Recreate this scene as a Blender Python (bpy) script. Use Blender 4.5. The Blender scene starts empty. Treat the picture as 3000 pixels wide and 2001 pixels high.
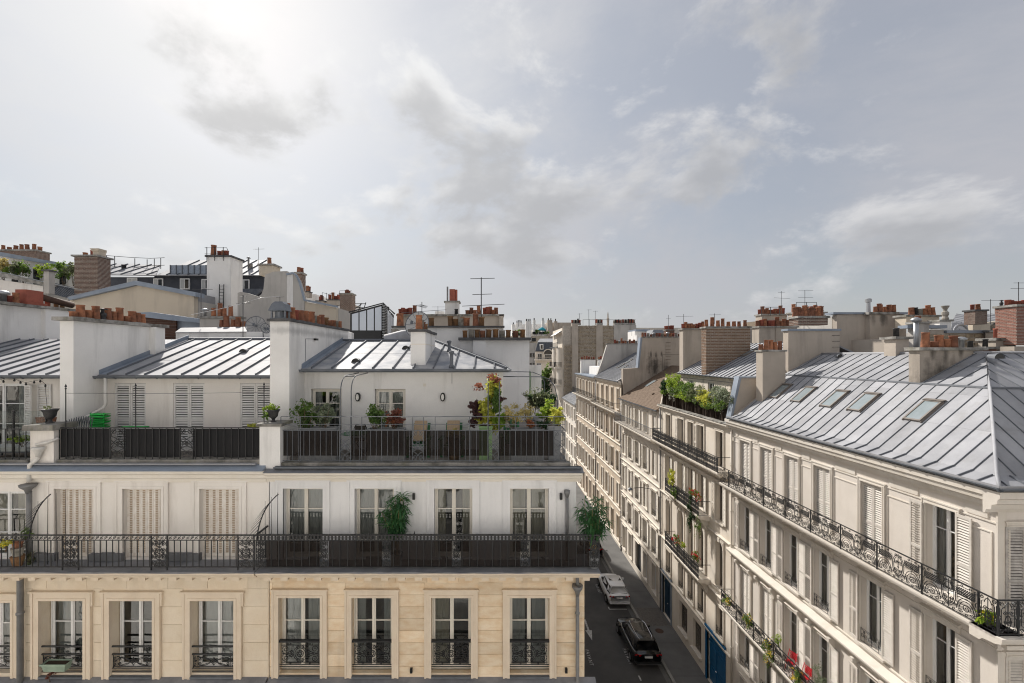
import bpy, math, random
from mathutils import Vector as V, Matrix as M4
rnd = random.Random(11)
sc = bpy.context.scene
COL = sc.collection
PI = math.pi
# ---------------------------------------------------------------- camera
F, CX, CY, H = 1300., 1440., 1042., 20.8
cd = bpy.data.cameras.new('camera'); cam = bpy.data.objects.new('camera', cd); COL.objects.link(cam)
cd.sensor_width = 36; cd.lens = 36*F/3000; cd.shift_x = .02; cd.shift_y = .0138
cd.clip_start = .05; cd.clip_end = 2000
cam.location = (0, 0, H); cam.rotation_euler = (PI/2, 0, 0); sc.camera = cam
# ---------------------------------------------------------------- sun and sky
AZ, EL = math.radians(31), math.radians(37)
SUN = V((-math.sin(AZ)*math.cos(EL), math.cos(AZ)*math.cos(EL), math.sin(EL)))
sd = bpy.data.lights.new('sun', 'SUN'); sd.energy = 3.3; sd.angle = math.radians(2.); sd.color = (1, .945, .87)
so = bpy.data.objects.new('sun', sd); COL.objects.link(so); so.location = (-40, 40, 60)
so.rotation_euler = SUN.to_track_quat('Z', 'Y').to_euler()
w = bpy.data.worlds.new('World'); sc.world = w; w.use_nodes = True
nt = w.node_tree; nt.nodes.clear()
def wn(t, **k):
    n = nt.nodes.new(t)
    for a, b in k.items(): setattr(n, a, b)
    return n
def wl(a, b): nt.links.new(a, b)
def wmath(op, a, b=None, c=None, clamp=False):
    n = wn('ShaderNodeMath', operation=op, use_clamp=clamp)
    for i, x in enumerate((a, b, c)):
        if x is None: continue
        if isinstance(x, (int, float)): n.inputs[i].default_value = x
        else: wl(x, n.inputs[i])
    return n.outputs[0]
tc = wn('ShaderNodeTexCoord'); sep = wn('ShaderNodeSeparateXYZ'); wl(tc.outputs['Generated'], sep.inputs[0])
zz = wmath('ADD', wmath('MAXIMUM', sep.outputs[2], 0), .22)
cmb = wn('ShaderNodeCombineXYZ')
wl(wmath('DIVIDE', sep.outputs[0], zz), cmb.inputs[0]); wl(wmath('DIVIDE', sep.outputs[1], zz), cmb.inputs[1])
def wnoise(scale, detail, rough, off, dist=0.):
    mp = wn('ShaderNodeMapping'); wl(cmb.outputs[0], mp.inputs[0]); mp.inputs['Location'].default_value = off
    n = wn('ShaderNodeTexNoise'); wl(mp.outputs[0], n.inputs['Vector'])
    n.inputs['Scale'].default_value = scale; n.inputs['Detail'].default_value = detail
    n.inputs['Roughness'].default_value = rough; n.inputs['Distortion'].default_value = dist
    return n.outputs['Fac']
def wramp(f, a, b):
    n = wn('ShaderNodeMapRange', interpolation_type='SMOOTHSTEP'); wl(f, n.inputs[0])
    n.inputs[1].default_value = a; n.inputs[2].default_value = b
    return n.outputs[0]
def wmix(f, a, b):
    n = wn('ShaderNodeMix', data_type='RGBA')
    wl(f, n.inputs[0]) if not isinstance(f, float) else setattr(n.inputs[0], 'default_value', f)
    for i, x in ((6, a), (7, b)):
        if isinstance(x, tuple): n.inputs[i].default_value = (*x, 1)
        else: wl(x, n.inputs[i])
    return n.outputs[2]
sky = wn('ShaderNodeTexSky', sky_type='NISHITA'); sky.sun_disc = False
sky.sun_elevation = EL; sky.sun_rotation = -AZ; sky.air_density = 1.2; sky.dust_density = .8
sundot = wn('ShaderNodeVectorMath', operation='DOT_PRODUCT'); wl(tc.outputs['Generated'], sundot.inputs[0]); sundot.inputs[1].default_value = SUN
glow = wmath('POWER', wmath('MAXIMUM', sundot.outputs['Value'], 0), 6)
def wscaled(k):
    n = wn('ShaderNodeVectorMath', operation='SCALE'); wl(cmb.outputs[0], n.inputs[0]); n.inputs['Scale'].default_value = k; return n.outputs[0]
def cnoise(vec, scale, detail, rough, off, dist):
    mp = wn('ShaderNodeMapping'); wl(vec, mp.inputs[0]); mp.inputs['Location'].default_value = off
    n = wn('ShaderNodeTexNoise'); wl(mp.outputs[0], n.inputs['Vector'])
    for k, x in (('Scale', scale), ('Detail', detail), ('Roughness', rough), ('Distortion', dist)): n.inputs[k].default_value = x
    return n.outputs['Fac']
dv = wn('ShaderNodeVectorMath', operation='MULTIPLY'); wl(tc.outputs['Generated'], dv.inputs[0]); dv.inputs[1].default_value = (1, 1, 1.75)
veil = wramp(cnoise(dv.outputs[0], 1.7, 9, .62, (3.1, 7.7, 0), .3), .34, .66)          # thin high cloud
CO = (5.5, 22.1, .9)
cum = wramp(cnoise(dv.outputs[0], 3.1, 13, .60, CO, .2), .485, .61)               # heaped clouds
shade = wramp(cnoise(dv.outputs[0], 3.1, 8, .5, (CO[0], CO[1], CO[2]+.055), .15), .47, .64)   # grey where more cloud lies above
lit = wmix(glow, (.43, .428, .432), (.60, .598, .59))
under = wmix(glow, (.26, .263, .275), (.37, .368, .366))
cumc = wmix(shade, lit, under)
veilc = wmix(glow, (.298, .30, .322), (.55, .552, .552))
bA = wn('ShaderNodeBackground'); wl(sky.outputs[0], bA.inputs[0]); bA.inputs[1].default_value = .05
bV = wn('ShaderNodeBackground'); wl(veilc, bV.inputs[0])
bC = wn('ShaderNodeBackground'); wl(cumc, bC.inputs[0])
m1 = wn('ShaderNodeMixShader'); wl(wmath('MULTIPLY_ADD', veil, .34, .62), m1.inputs[0]); wl(bA.outputs[0], m1.inputs[1]); wl(bV.outputs[0], m1.inputs[2])
m2 = wn('ShaderNodeMixShader'); wl(wmath('MULTIPLY', cum, .8), m2.inputs[0]); wl(m1.outputs[0], m2.inputs[1]); wl(bC.outputs[0], m2.inputs[2])
wo = wn('ShaderNodeOutputWorld'); wl(m2.outputs[0], wo.inputs[0])
vs = sc.view_settings; vs.view_transform = 'Standard'; vs.look = 'None'; vs.gamma = 1; vs.exposure = .76
cy = sc.cycles
cy.max_bounces = 7; cy.diffuse_bounces = 4; cy.glossy_bounces = 3; cy.transparent_max_bounces = 16; cy.transmission_bounces = 2
cy.caustics_reflective = False; cy.caustics_refractive = False; cy.sample_clamp_indirect = 6
cy.use_denoising = True
sc.cycles.filter_width = 1.1
# ---------------------------------------------------------------- mesh and object helpers
WM = {}
def px(p, Y): return (p-CX)*Y/F
def pz(p, Y): return H-(p-CY)*Y/F
def fx(p): return (p-CX)/100.
def fz(p): return H-(p-CY)/100.
I4 = M4.Identity(4)
def tr(x, y, z): return M4.Translation((x, y, z))
def rz(a): return M4.Rotation(a, 4, 'Z')
def sca(x, y, z): return M4.Diagonal((x, y, z, 1))
class MB:
    def __init__(s): s.v = []; s.f = []
    def add(s, vs_, fs):
        o = len(s.v); s.v += [tuple(p) for p in vs_]; s.f += [tuple(i+o for i in q) for q in fs]; return s
    def box(s, x0, x1, y0, y1, z0, z1):
        return s.add([(x0,y0,z0),(x1,y0,z0),(x1,y1,z0),(x0,y1,z0),(x0,y0,z1),(x1,y0,z1),(x1,y1,z1),(x0,y1,z1)],
            [(3,2,1,0),(4,5,6,7),(0,1,5,4),(1,2,6,5),(2,3,7,6),(3,0,4,7)])
    def poly(s, *p): return s.add(p, [tuple(range(len(p)))])
    def prism(s, p, d):
        n = len(p); d = V(d); q = [V(a)+d for a in p]
        return s.add(list(p)+q, [tuple(range(n))[::-1], tuple(range(n, 2*n))]+[(i, (i+1) % n, n+(i+1) % n, n+i) for i in range(n)])
    def prof(s, pr, x0, x1): return s.prism([(x0, a, b) for a, b in pr], (x1-x0, 0, 0))
    def ring(s, p, t, r, n, ref=None):
        t = V(t).normalized(); a = V((0, 1, 0)) if abs(t.y) < .9 else V((1, 0, 0))
        u = t.cross(a).normalized(); w_ = t.cross(u)
        return [V(p)+(u*math.cos(k*2*PI/n+PI/4)+w_*math.sin(k*2*PI/n+PI/4))*r for k in range(n)]
    def tube(s, pts, r, n=4, closed=False, r1=None):
        P = [V(p) for p in pts]; N = len(P); vs_ = []
        for i in range(N):
            if closed: t = P[(i+1) % N]-P[i-1]
            else: t = P[min(i+1, N-1)]-P[max(i-1, 0)]
            rr = r if r1 is None else r+(r1-r)*i/(N-1)
            vs_ += s.ring(P[i], t, rr, n)
        fs = []
        for i in range(N if closed else N-1):
            a, b = i*n, ((i+1) % N)*n
            fs += [(a+k, a+(k+1) % n, b+(k+1) % n, b+k) for k in range(n)]
        if not closed: fs += [tuple(range(n))[::-1], tuple(range((N-1)*n, N*n))]
        return s.add(vs_, fs)
    def cyl(s, p0, p1, r0, r1=None, n=8): return s.tube([p0, p1], r0, n, False, r0 if r1 is None else r1)
    def lathe(s, c, prof, n=12):
        c = V(c); m = len(prof); vs_ = []
        for r, z in prof: vs_ += [c+V((r*math.cos(2*PI*k/n), r*math.sin(2*PI*k/n), z)) for k in range(n)]
        fs = [(i*n+k, i*n+(k+1) % n, (i+1)*n+(k+1) % n, (i+1)*n+k) for i in range(m-1) for k in range(n)]
        fs += [tuple(range(n))[::-1], tuple(range((m-1)*n, m*n))]
        return s.add(vs_, fs)
    def me(s, mat, smooth=False, name='mesh'):
        m = bpy.data.meshes.new(name); m.from_pydata(s.v, [], s.f)
        m.materials.append(MT[mat] if isinstance(mat, str) else mat)
        if smooth: m.polygons.foreach_set('use_smooth', [True]*len(m.polygons))
        return m
def obj(name, mesh, parent=None, M=I4):
    o = bpy.data.objects.new(name, mesh); COL.objects.link(o); WM[o] = M.copy()
    if parent:
        o.parent = parent; o.matrix_parent_inverse = WM[parent].inverted()
    o.matrix_basis = M
    return o
def part(name, mb, mat, parent, M=I4, smooth=False, kind=None, label=None):
    o = obj(name, mb.me(mat, smooth, name) if isinstance(mb, MB) else mb, parent, M)
    if kind: o['kind'] = kind
    if label: o['label'] = label
    return o
def tag(o, label, cat, group=None):
    o['label'] = label; o['category'] = cat
    if group: o['group'] = group
    return o
def thing(name, label, cat, loc=(0, 0, 0), group=None):
    return tag(obj(name, None, None, tr(*loc)), label, cat, group)
def struct(name, mb, mat, M=I4):
    o = part(name, mb, mat, None, M); o['kind'] = 'structure'; return o
CACHE = {}
def cached(key, fn):
    if key not in CACHE: CACHE[key] = fn()
    return CACHE[key]
def ubox(mat): return cached(('ubox', mat), lambda: MB().box(0, 1, 0, 1, 0, 1).me(mat, name='block'))
def blk(name, mat, parent, x0, x1, y0, y1, z0, z1, T=I4):      # shared unit block
    return obj(name, ubox(mat), parent, T @ tr(x0, y0, z0) @ sca(x1-x0, y1-y0, z1-z0))
# ---------------------------------------------------------------- materials
MT = {}
def mat(name, col, rough=.85, metal=0., col2=None, nscale=1.2, namt=.6, streak=None, samt=.5, sscale=1.6, bump=0., bscale=30., rand=0., spec=.3, stretch=None, fine=.12, rcol=None, soot=()):
    m = bpy.data.materials.new(name); m.use_nodes = True; MT[name] = m
    t = m.node_tree; N = t.nodes; L = t.links; b = N['Principled BSDF']
    b.inputs['Roughness'].default_value = rough; b.inputs['Metallic'].default_value = metal
    b.inputs['Specular IOR Level'].default_value = spec
    def n(ty, **k):
        o = N.new(ty)
        for a, c in k.items(): setattr(o, a, c)
        return o
    geo = n('ShaderNodeNewGeometry')
    def noise(scale, detail=5, rough_=.6, mapping=None):
        x = n('ShaderNodeTexNoise'); x.inputs['Scale'].default_value = scale; x.inputs['Detail'].default_value = detail; x.inputs['Roughness'].default_value = rough_
        if mapping:
            mp = n('ShaderNodeMapping'); mp.inputs['Scale'].default_value = mapping; L.new(geo.outputs['Position'], mp.inputs[0]); L.new(mp.outputs[0], x.inputs['Vector'])
        else: L.new(geo.outputs['Position'], x.inputs['Vector'])
        return x.outputs['Fac']
    def ramp(f, a, c, lo=0., hi=1.):
        r = n('ShaderNodeMapRange'); L.new(f, r.inputs[0])
        for i, x in enumerate((a, c, lo, hi)): r.inputs[i+1].default_value = x
        return r.outputs[0]
    def mix(f, a, c, mode='MIX'):
        x = n('ShaderNodeMix', data_type='RGBA', blend_type=mode)
        if isinstance(f, float): x.inputs[0].default_value = f
        else: L.new(f, x.inputs[0])
        for i, q in ((6, a), (7, c)):
            if isinstance(q, tuple): x.inputs[i].default_value = (*q, 1)
            else: L.new(q, x.inputs[i])
        return x.outputs[2]
    c = col
    if rcol:
        oi = n('ShaderNodeObjectInfo'); c = mix(oi.outputs['Random'], col, rcol)
    if col2: c = mix(ramp(noise(nscale, 6, .62, stretch), .38, .68, 0, namt), c, col2)
    if streak: c = mix(ramp(noise(sscale, 6, .65, (1, 1, .13)), .52, .72, 0, samt), c, streak)
    if soot:   # local stains: (x, z, half width, half height, strength)
        nz = noise(2.2, 6, .7); nv = noise(3.5, 4, .6, (1, 1, .1)); tot = None
        sp = n('ShaderNodeSeparateXYZ'); L.new(geo.outputs['Position'], sp.inputs[0])
        def mt(op, a, b_=None):
            q = n('ShaderNodeMath', operation=op)
            for i_, v_ in enumerate((a, b_)):
                if v_ is None: continue
                if isinstance(v_, (int, float)): q.inputs[i_].default_value = v_
                else: L.new(v_, q.inputs[i_])
            return q.outputs[0]
        for sx, sz, rx_, rz__, st in soot:
            dx = mt('POWER', mt('ABSOLUTE', mt('DIVIDE', mt('SUBTRACT', sp.outputs[0], sx), rx_)), 2); dz = mt('POWER', mt('ABSOLUTE', mt('DIVIDE', mt('SUBTRACT', sp.outputs[2], sz), rz__)), 2)
            e_ = mt('ADD', mt('SUBTRACT', 1., mt('SQRT', mt('ADD', dx, dz))), mt('MULTIPLY', mt('SUBTRACT', mt('ADD', mt('MULTIPLY', nz, .5), mt('MULTIPLY', nv, .5)), .5), 2.6))
            e_ = mt('MULTIPLY', ramp(e_, 0., .8), st); tot = e_ if tot is None else mt('MAXIMUM', tot, e_)
        c = mix(tot, c, tuple(x*.12 for x in col))
    if fine: c = mix(ramp(noise(38, 3), .3, .7, 0, fine), c, tuple(x*.62 for x in col))
    if rand:
        oi = n('ShaderNodeObjectInfo'); hs = n('ShaderNodeHueSaturation')
        L.new(ramp(oi.outputs['Random'], 0, 1, 1-rand, 1+rand), hs.inputs['Value'])
        if isinstance(c, tuple): hs.inputs['Color'].default_value = (*c, 1)
        else: L.new(c, hs.inputs['Color'])
        c = hs.outputs[0]
    if isinstance(c, tuple): b.inputs['Base Color'].default_value = (*c, 1)
    else: L.new(c, b.inputs['Base Color'])
    if bump:
        bp = n('ShaderNodeBump'); bp.inputs['Strength'].default_value = bump; bp.inputs['Distance'].default_value = .02
        L.new(noise(bscale, 4), bp.inputs['Height']); L.new(bp.outputs[0], b.inputs['Normal'])
    return m
# renders and stone
mat('white_render', (.86, .845, .82), col2=(.72, .705, .68), nscale=.7, namt=.6, streak=(.42, .41, .39), samt=.62, sscale=1.2, bump=.12)
mat('white_render_cool', (.82, .815, .81), col2=(.72, .715, .71), nscale=.9, namt=.5, streak=(.47, .465, .46), samt=.5, sscale=1.2, bump=.1)
mat('cream_render', (.85, .81, .76), col2=(.76, .715, .66), nscale=.8, namt=.6, streak=(.47, .42, .36), samt=.55, sscale=1.2, bump=.12)
mat('cream_trim', (.83, .78, .70), col2=(.73, .66, .55), nscale=1.5, namt=.5, streak=(.5, .45, .38), samt=.25, bump=.1)
mat('limestone', (.83, .70, .53), col2=(.70, .50, .30), nscale=2.6, namt=.75, streak=(.48, .39, .30), samt=.4, bump=.35, bscale=24, rand=.12, stretch=(1, 1, 2.4))
mat('pale_stone', (.80, .70, .56), col2=(.72, .60, .45), nscale=2.2, namt=.7, streak=(.5, .42, .34), samt=.35, bump=.35, bscale=24, rand=.08)
mat('stone_trim', (.80, .69, .555), col2=(.68, .56, .43), nscale=2., namt=.5, bump=.2, streak=(.48, .40, .32), samt=.3)
mat('street_render', (.74, .68, .60), col2=(.63, .54, .43), nscale=.6, namt=.6, streak=(.45, .37, .29), samt=.4, bump=.15)
mat('street_trim', (.72, .665, .59), col2=(.55, .49, .41), nscale=1.2, namt=.55, streak=(.38, .32, .25), samt=.45, bump=.2)
mat('street_render_old', (.66, .565, .455), col2=(.48, .385, .28), nscale=.5, namt=.7, streak=(.30, .24, .18), samt=.5, bump=.2)
mat('taupe_render', (.50, .44, .375), col2=(.37, .325, .275), nscale=.5, namt=.7, streak=(.14, .125, .11), samt=.5, sscale=.9, bump=.25)
mat('taupe_soot', (.50, .44, .375), col2=(.37, .325, .275), nscale=.5, namt=.7, streak=(.14, .125, .11), samt=.5, sscale=.9, bump=.25, soot=((17.3, 19.6, 1.0, 1.5, .95), (18.6, 19.4, .5, 1.0, .7), (17.0, 20.9, .16, .5, .85), (17.5, 20.8, .2, .6, .8), (18.1, 20.95, .14, .35, .8), (27.0, 23.4, .35, .7, .8), (26.3, 23.4, .25, .6, .6)))
mat('white_stained', (.86, .845, .82), col2=(.70, .685, .66), nscale=.7, namt=.7, streak=(.46, .45, .43), samt=.5, bump=.14, soot=((-6.3, 21.6, 2, .16, .35),))
mat('grey_render', (.52, .495, .46), col2=(.38, .36, .335), nscale=.45, namt=.7, streak=(.17, .16, .15), samt=.6, sscale=.9, bump=.25)
mat('beige_render', (.62, .545, .44), col2=(.52, .455, .37), nscale=.6, namt=.5, streak=(.33, .29, .24), samt=.4, sscale=1.3, bump=.15)
mat('weathered_cap', (.40, .385, .36), col2=(.07, .065, .055), nscale=2.4, namt=.95, streak=(.24, .23, .16), samt=.6, bump=.5, bscale=18)
mat('dark_cap', (.075, .075, .08), col2=(.16, .155, .15), nscale=2.5, namt=.7, bump=.3)
mat('ledge_stone', (.33, .315, .29), col2=(.10, .095, .08), nscale=2.6, namt=.9, streak=(.20, .20, .11), samt=.6, bump=.4)
mat('brick', (.20, .115, .085), col2=(.10, .065, .055), nscale=5, namt=.9, bump=.4, fine=.3)
mat('red_brick', (.34, .15, .11), col2=(.22, .10, .075), nscale=5, namt=.8, bump=.4, fine=.3)
mat('yellow_brick', (.26, .16, .10), col2=(.16, .095, .065), nscale=4, namt=.9, bump=.4, fine=.3)
mat('mortar', (.52, .47, .41), col2=(.30, .27, .23), nscale=3, bump=.3)
mat('rubble', (.46, .38, .28), col2=(.15, .12, .09), nscale=2.6, namt=.9, bump=.6, bscale=8, fine=.3)
mat('corner_render', (.68, .63, .575), col2=(.57, .52, .465), nscale=.7, namt=.6, streak=(.48, .42, .35), samt=.3, bump=.12)
mat('corner_trim', (.68, .635, .575), col2=(.58, .52, .44), nscale=1.4, namt=.5, streak=(.42, .37, .30), samt=.35, bump=.12)
# metal roofs
mat('zinc', (.36, .365, .385), rough=.7, metal=.05, col2=(.25, .255, .275), nscale=.8, namt=.9, streak=(.23, .225, .22), samt=.6, rand=.14, spec=.3, bump=.22, bscale=2.6)
mat('zinc_worn', (.40, .40, .405), rough=.6, metal=.05, col2=(.15, .17, .21), nscale=1.5, namt=1., streak=(.25, .26, .29), samt=.5, rand=.1, spec=.3, bump=.22, bscale=2.6)
mat('zinc_seam', (.15, .16, .18), rough=.65, metal=.05, col2=(.105, .115, .13), nscale=1.5, rand=.08)  # darker than the sheets: the seams' shadow side is put into the colour
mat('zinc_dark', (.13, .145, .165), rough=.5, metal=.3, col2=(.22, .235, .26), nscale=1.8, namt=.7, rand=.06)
mat('zinc_flash', (.30, .345, .41), rough=.5, metal=.3, col2=(.20, .235, .29), nscale=1.4)
mat('slate', (.075, .085, .105), rough=.55, col2=(.14, .15, .17), nscale=3, namt=.8, rand=.25, bump=.2)
mat('slate_dark', (.045, .05, .065), rough=.6, col2=(.08, .085, .10), nscale=2, rand=.12, bump=.2)
mat('tile', (.125, .092, .07), col2=(.22, .165, .115), nscale=6, namt=.8, rand=.3, bump=.3, rcol=(.19, .125, .085))
# iron, wood, glass
mat('iron', (.017, .018, .020), rough=.5, spec=.5, fine=.2)
mat('iron_grey', (.085, .095, .11), rough=.5, spec=.5, col2=(.16, .17, .19), nscale=9, namt=.6)
mat('iron_rust', (.09, .05, .035), rough=.8, col2=(.03, .03, .03), nscale=4)
mat('steel', (.42, .43, .44), rough=.4, metal=.7)
mat('aerial', (.10, .10, .105), rough=.5, metal=.3)
mat('frame_cream', (.76, .72, .64), rough=.5, col2=(.66, .62, .54), nscale=3, namt=.4)
mat('frame_white', (.80, .80, .79), rough=.45, col2=(.70, .70, .69), nscale=3, namt=.4)
mat('frame_brown', (.20, .175, .155), rough=.5)
mat('shutter_white', (.78, .765, .74), rough=.6, col2=(.64, .62, .59), nscale=4, namt=.5, rand=.04)
mat('shutter_cream', (.66, .62, .555), rough=.65, col2=(.58, .53, .46), nscale=4, namt=.6, rand=.04)
mat('shutter_sun', (.63, .59, .54), rough=.65, col2=(.50, .46, .41), nscale=6, namt=.7, rand=.06)
mat('skylight_glass', (.27, .31, .33), rough=.07, spec=.9, fine=0, col2=(.17, .22, .22), nscale=2)  # opaque panes, the pale sky reflection is put into the base colour
mat('street_pale', (.76, .71, .64), col2=(.64, .58, .50), nscale=.6, namt=.6, streak=(.45, .39, .32), samt=.45, bump=.15)
mat('street_brown', (.57, .475, .375), col2=(.44, .36, .28), nscale=.5, namt=.7, streak=(.28, .22, .17), samt=.5, bump=.2)
mat('shutter_worn', (.52, .49, .455), rough=.8, col2=(.33, .305, .28), nscale=7, namt=.9, rand=.1, bump=.4, bscale=14)
mat('shutter_rust', (.84, .80, .745), rough=.6, col2=(.55, .42, .30), nscale=9, namt=.35, streak=(.45, .33, .22), samt=.2)
mat('shutter_gap', (.40, .315, .23), rough=.8)
mat('room', (.07, .068, .066), rough=.9, fine=0)  # near black: the dimness of the rooms is put into the colour
mat('curtain', (.66, .66, .65), rough=.9, fine=0)
mat('curtain_beige', (.46, .42, .34), rough=.9, fine=0)
mat('curtain_grey', (.42, .43, .425), rough=.9, fine=0)  # grey cloth, lightened to stand in for pale reflections on the glass
mat('pipe_white', (.72, .70, .66), rough=.5, col2=(.58, .55, .50), nscale=3)
mat('pipe_grey', (.20, .20, .205), rough=.55, metal=.3, col2=(.30, .295, .28), nscale=4)
mat('lamp_black', (.02, .02, .02), rough=.4)
mat('lamp_glass', (.75, .74, .70), rough=.3)
mat('plinth_grey', (.15, .155, .165), rough=.8, col2=(.22, .22, .225), nscale=2)
mat('lead', (.165, .17, .185), rough=.6, col2=(.27, .275, .29), nscale=2, namt=.8, streak=(.40, .39, .37), samt=.25)
# clay
mat('clay', (.50, .215, .115), rcol=(.26, .115, .075), rough=.9, col2=(.10, .055, .04), nscale=5, namt=.8, streak=(.07, .055, .05), samt=.5, bump=.25)
mat('clay_pale', (.36, .185, .085), rcol=(.22, .14, .08), rough=.85, col2=(.13, .08, .05), nscale=7, namt=.7, bump=.25)
mat('clay_red', (.42, .135, .09), rcol=(.27, .08, .06), rough=.8, col2=(.15, .05, .04), nscale=5, namt=.4)
mat('pot_grey', (.33, .30, .26), rcol=(.45, .42, .37), col2=(.12, .11, .09), nscale=6, namt=.8)
mat('cast_black', (.03, .03, .033), rough=.55, col2=(.10, .095, .09), nscale=8)
# ground
mat('asphalt', (.066, .065, .066), rough=.85, col2=(.10, .097, .094), nscale=.5, namt=1., streak=None, bump=.4, bscale=60, fine=.4)
mat('pavement', (.16, .158, .155), rough=.9, col2=(.115, .113, .11), nscale=.8, namt=.9, bump=.3, bscale=50, fine=.3)
mat('kerb', (.27, .26, .245), rough=.85, col2=(.17, .165, .155), nscale=2, rand=.15, bump=.3)
mat('cobble', (.17, .155, .14), rough=.85, col2=(.10, .09, .08), nscale=7, namt=.9, bump=.4)
mat('road_paint', (.55, .55, .54), rough=.8, col2=(.12, .12, .12), nscale=9, namt=.8)
# cloth, plants, furniture
mat('screen_black', (.022, .022, .023), rough=.95, fine=.3, bump=.3, bscale=120)
mat('brush_fence', (.115, .085, .068), rough=.95, col2=(.06, .045, .037), nscale=8, namt=.9, stretch=(3, 3, .3), bump=.6)
mat('bark', (.16, .115, .075), rough=.9, col2=(.08, .06, .045), nscale=9)
mat('cane', (.40, .29, .13), rough=.6, col2=(.25, .2, .1), nscale=9)
def leaf(name, a, b, c, sc_=3.):
    m = mat(name, a, rough=.5, col2=b, nscale=sc_, namt=1., fine=0, spec=.35)
    t = m.node_tree; N = t.nodes; L = t.links; p = N['Principled BSDF']
    tl = N.new('ShaderNodeBsdfTranslucent'); tl.inputs[0].default_value = (*c, 1)
    mx = N.new('ShaderNodeMixShader'); mx.inputs[0].default_value = .35
    L.new(p.outputs[0], mx.inputs[1]); L.new(tl.outputs[0], mx.inputs[2]); L.new(mx.outputs[0], N['Material Output'].inputs[0])
leaf('leaf_green', (0.120, 0.200, 0.048), (0.048, 0.096, 0.032), (0.256, 0.384, 0.064))
leaf('leaf_bright', (0.256, 0.384, 0.048), (0.096, 0.176, 0.032), (0.512, 0.640, 0.080))
leaf('leaf_yellow', (0.608, 0.576, 0.096), (0.272, 0.320, 0.064), (0.800, 0.800, 0.144))
leaf('leaf_cream', (0.625, 0.525, 0.237), (0.350, 0.312, 0.125), (0.750, 0.625, 0.250))
leaf('leaf_dark', (0.031, 0.069, 0.027), (0.016, 0.035, 0.018), (0.062, 0.125, 0.037))
leaf('leaf_olive', (0.192, 0.216, 0.120), (0.080, 0.104, 0.056), (0.288, 0.320, 0.160))
leaf('leaf_silver', (0.275, 0.312, 0.213), (0.125, 0.163, 0.100), (0.312, 0.350, 0.225))
leaf('leaf_red', (.27, .095, .065), (.13, .06, .045), (.42, .16, .09))
leaf('leaf_orange', (.42, .17, .08), (.25, .09, .05), (.5, .2, .09))
leaf('leaf_purple', (0.112, 0.056, 0.056), (0.048, 0.032, 0.032), (0.192, 0.080, 0.064))
leaf('leaf_bamboo', (0.056, 0.160, 0.056), (0.024, 0.072, 0.032), (0.112, 0.288, 0.080))
mat('flower_red', (.62, .02, .02), rough=.6, fine=0)
mat('flower_white', (.75, .75, .66), rough=.6, fine=0)
mat('flower_yellow', (.75, .55, .03), rough=.6, fine=0)
mat('planter_grey', (.30, .31, .32), rough=.7, col2=(.22, .225, .23), nscale=3)
mat('planter_green', (.30, .47, .22), rough=.6, col2=(.22, .36, .17), nscale=3)
mat('planter_box', (.33, .42, .33), rough=.6, col2=(.20, .27, .21), nscale=5)
mat('soil', (.05, .035, .025), rough=1)
mat('chair_green', (.05, .17, .075), rough=.5, col2=(.035, .12, .05), nscale=4)
mat('burlap', (.48, .36, .24), rough=.95, col2=(.36, .26, .17), nscale=25, namt=.7)
mat('crate_green', (.02, .42, .06), rough=.4)
mat('red_metal', (.60, .02, .035), rough=.4)
mat('rattan', (.07, .06, .05), rough=.7)
mat('white_plastic', (.8, .8, .8), rough=.4)
mat('dish', (.52, .515, .50), rough=.6, col2=(.40, .39, .375), nscale=4)
mat('glass_panel', (.66, .71, .78), rough=.15, spec=.6, fine=0, col2=(.58, .63, .70), nscale=1)
mat('wood_brown', (.085, .042, .028), rough=.7, col2=(.055, .03, .022), nscale=4, rand=.2)
mat('green_wall', (.075, .19, .065), rough=.8, col2=(.06, .16, .055), nscale=.4)
mat('deck', (.23, .205, .18), rough=.8, col2=(.16, .14, .12), nscale=3)
mat('blue_paint', (.016, .115, .26), rough=.4, col2=(.012, .09, .2), nscale=2)
mat('blue_dark', (.012, .04, .075), rough=.45)
mat('door_black', (.015, .017, .02), rough=.4)
mat('parasol', (.02, .28, .36), rough=.8)
mat('mat_turf', (.03, .30, .06), rough=.95)
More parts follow.
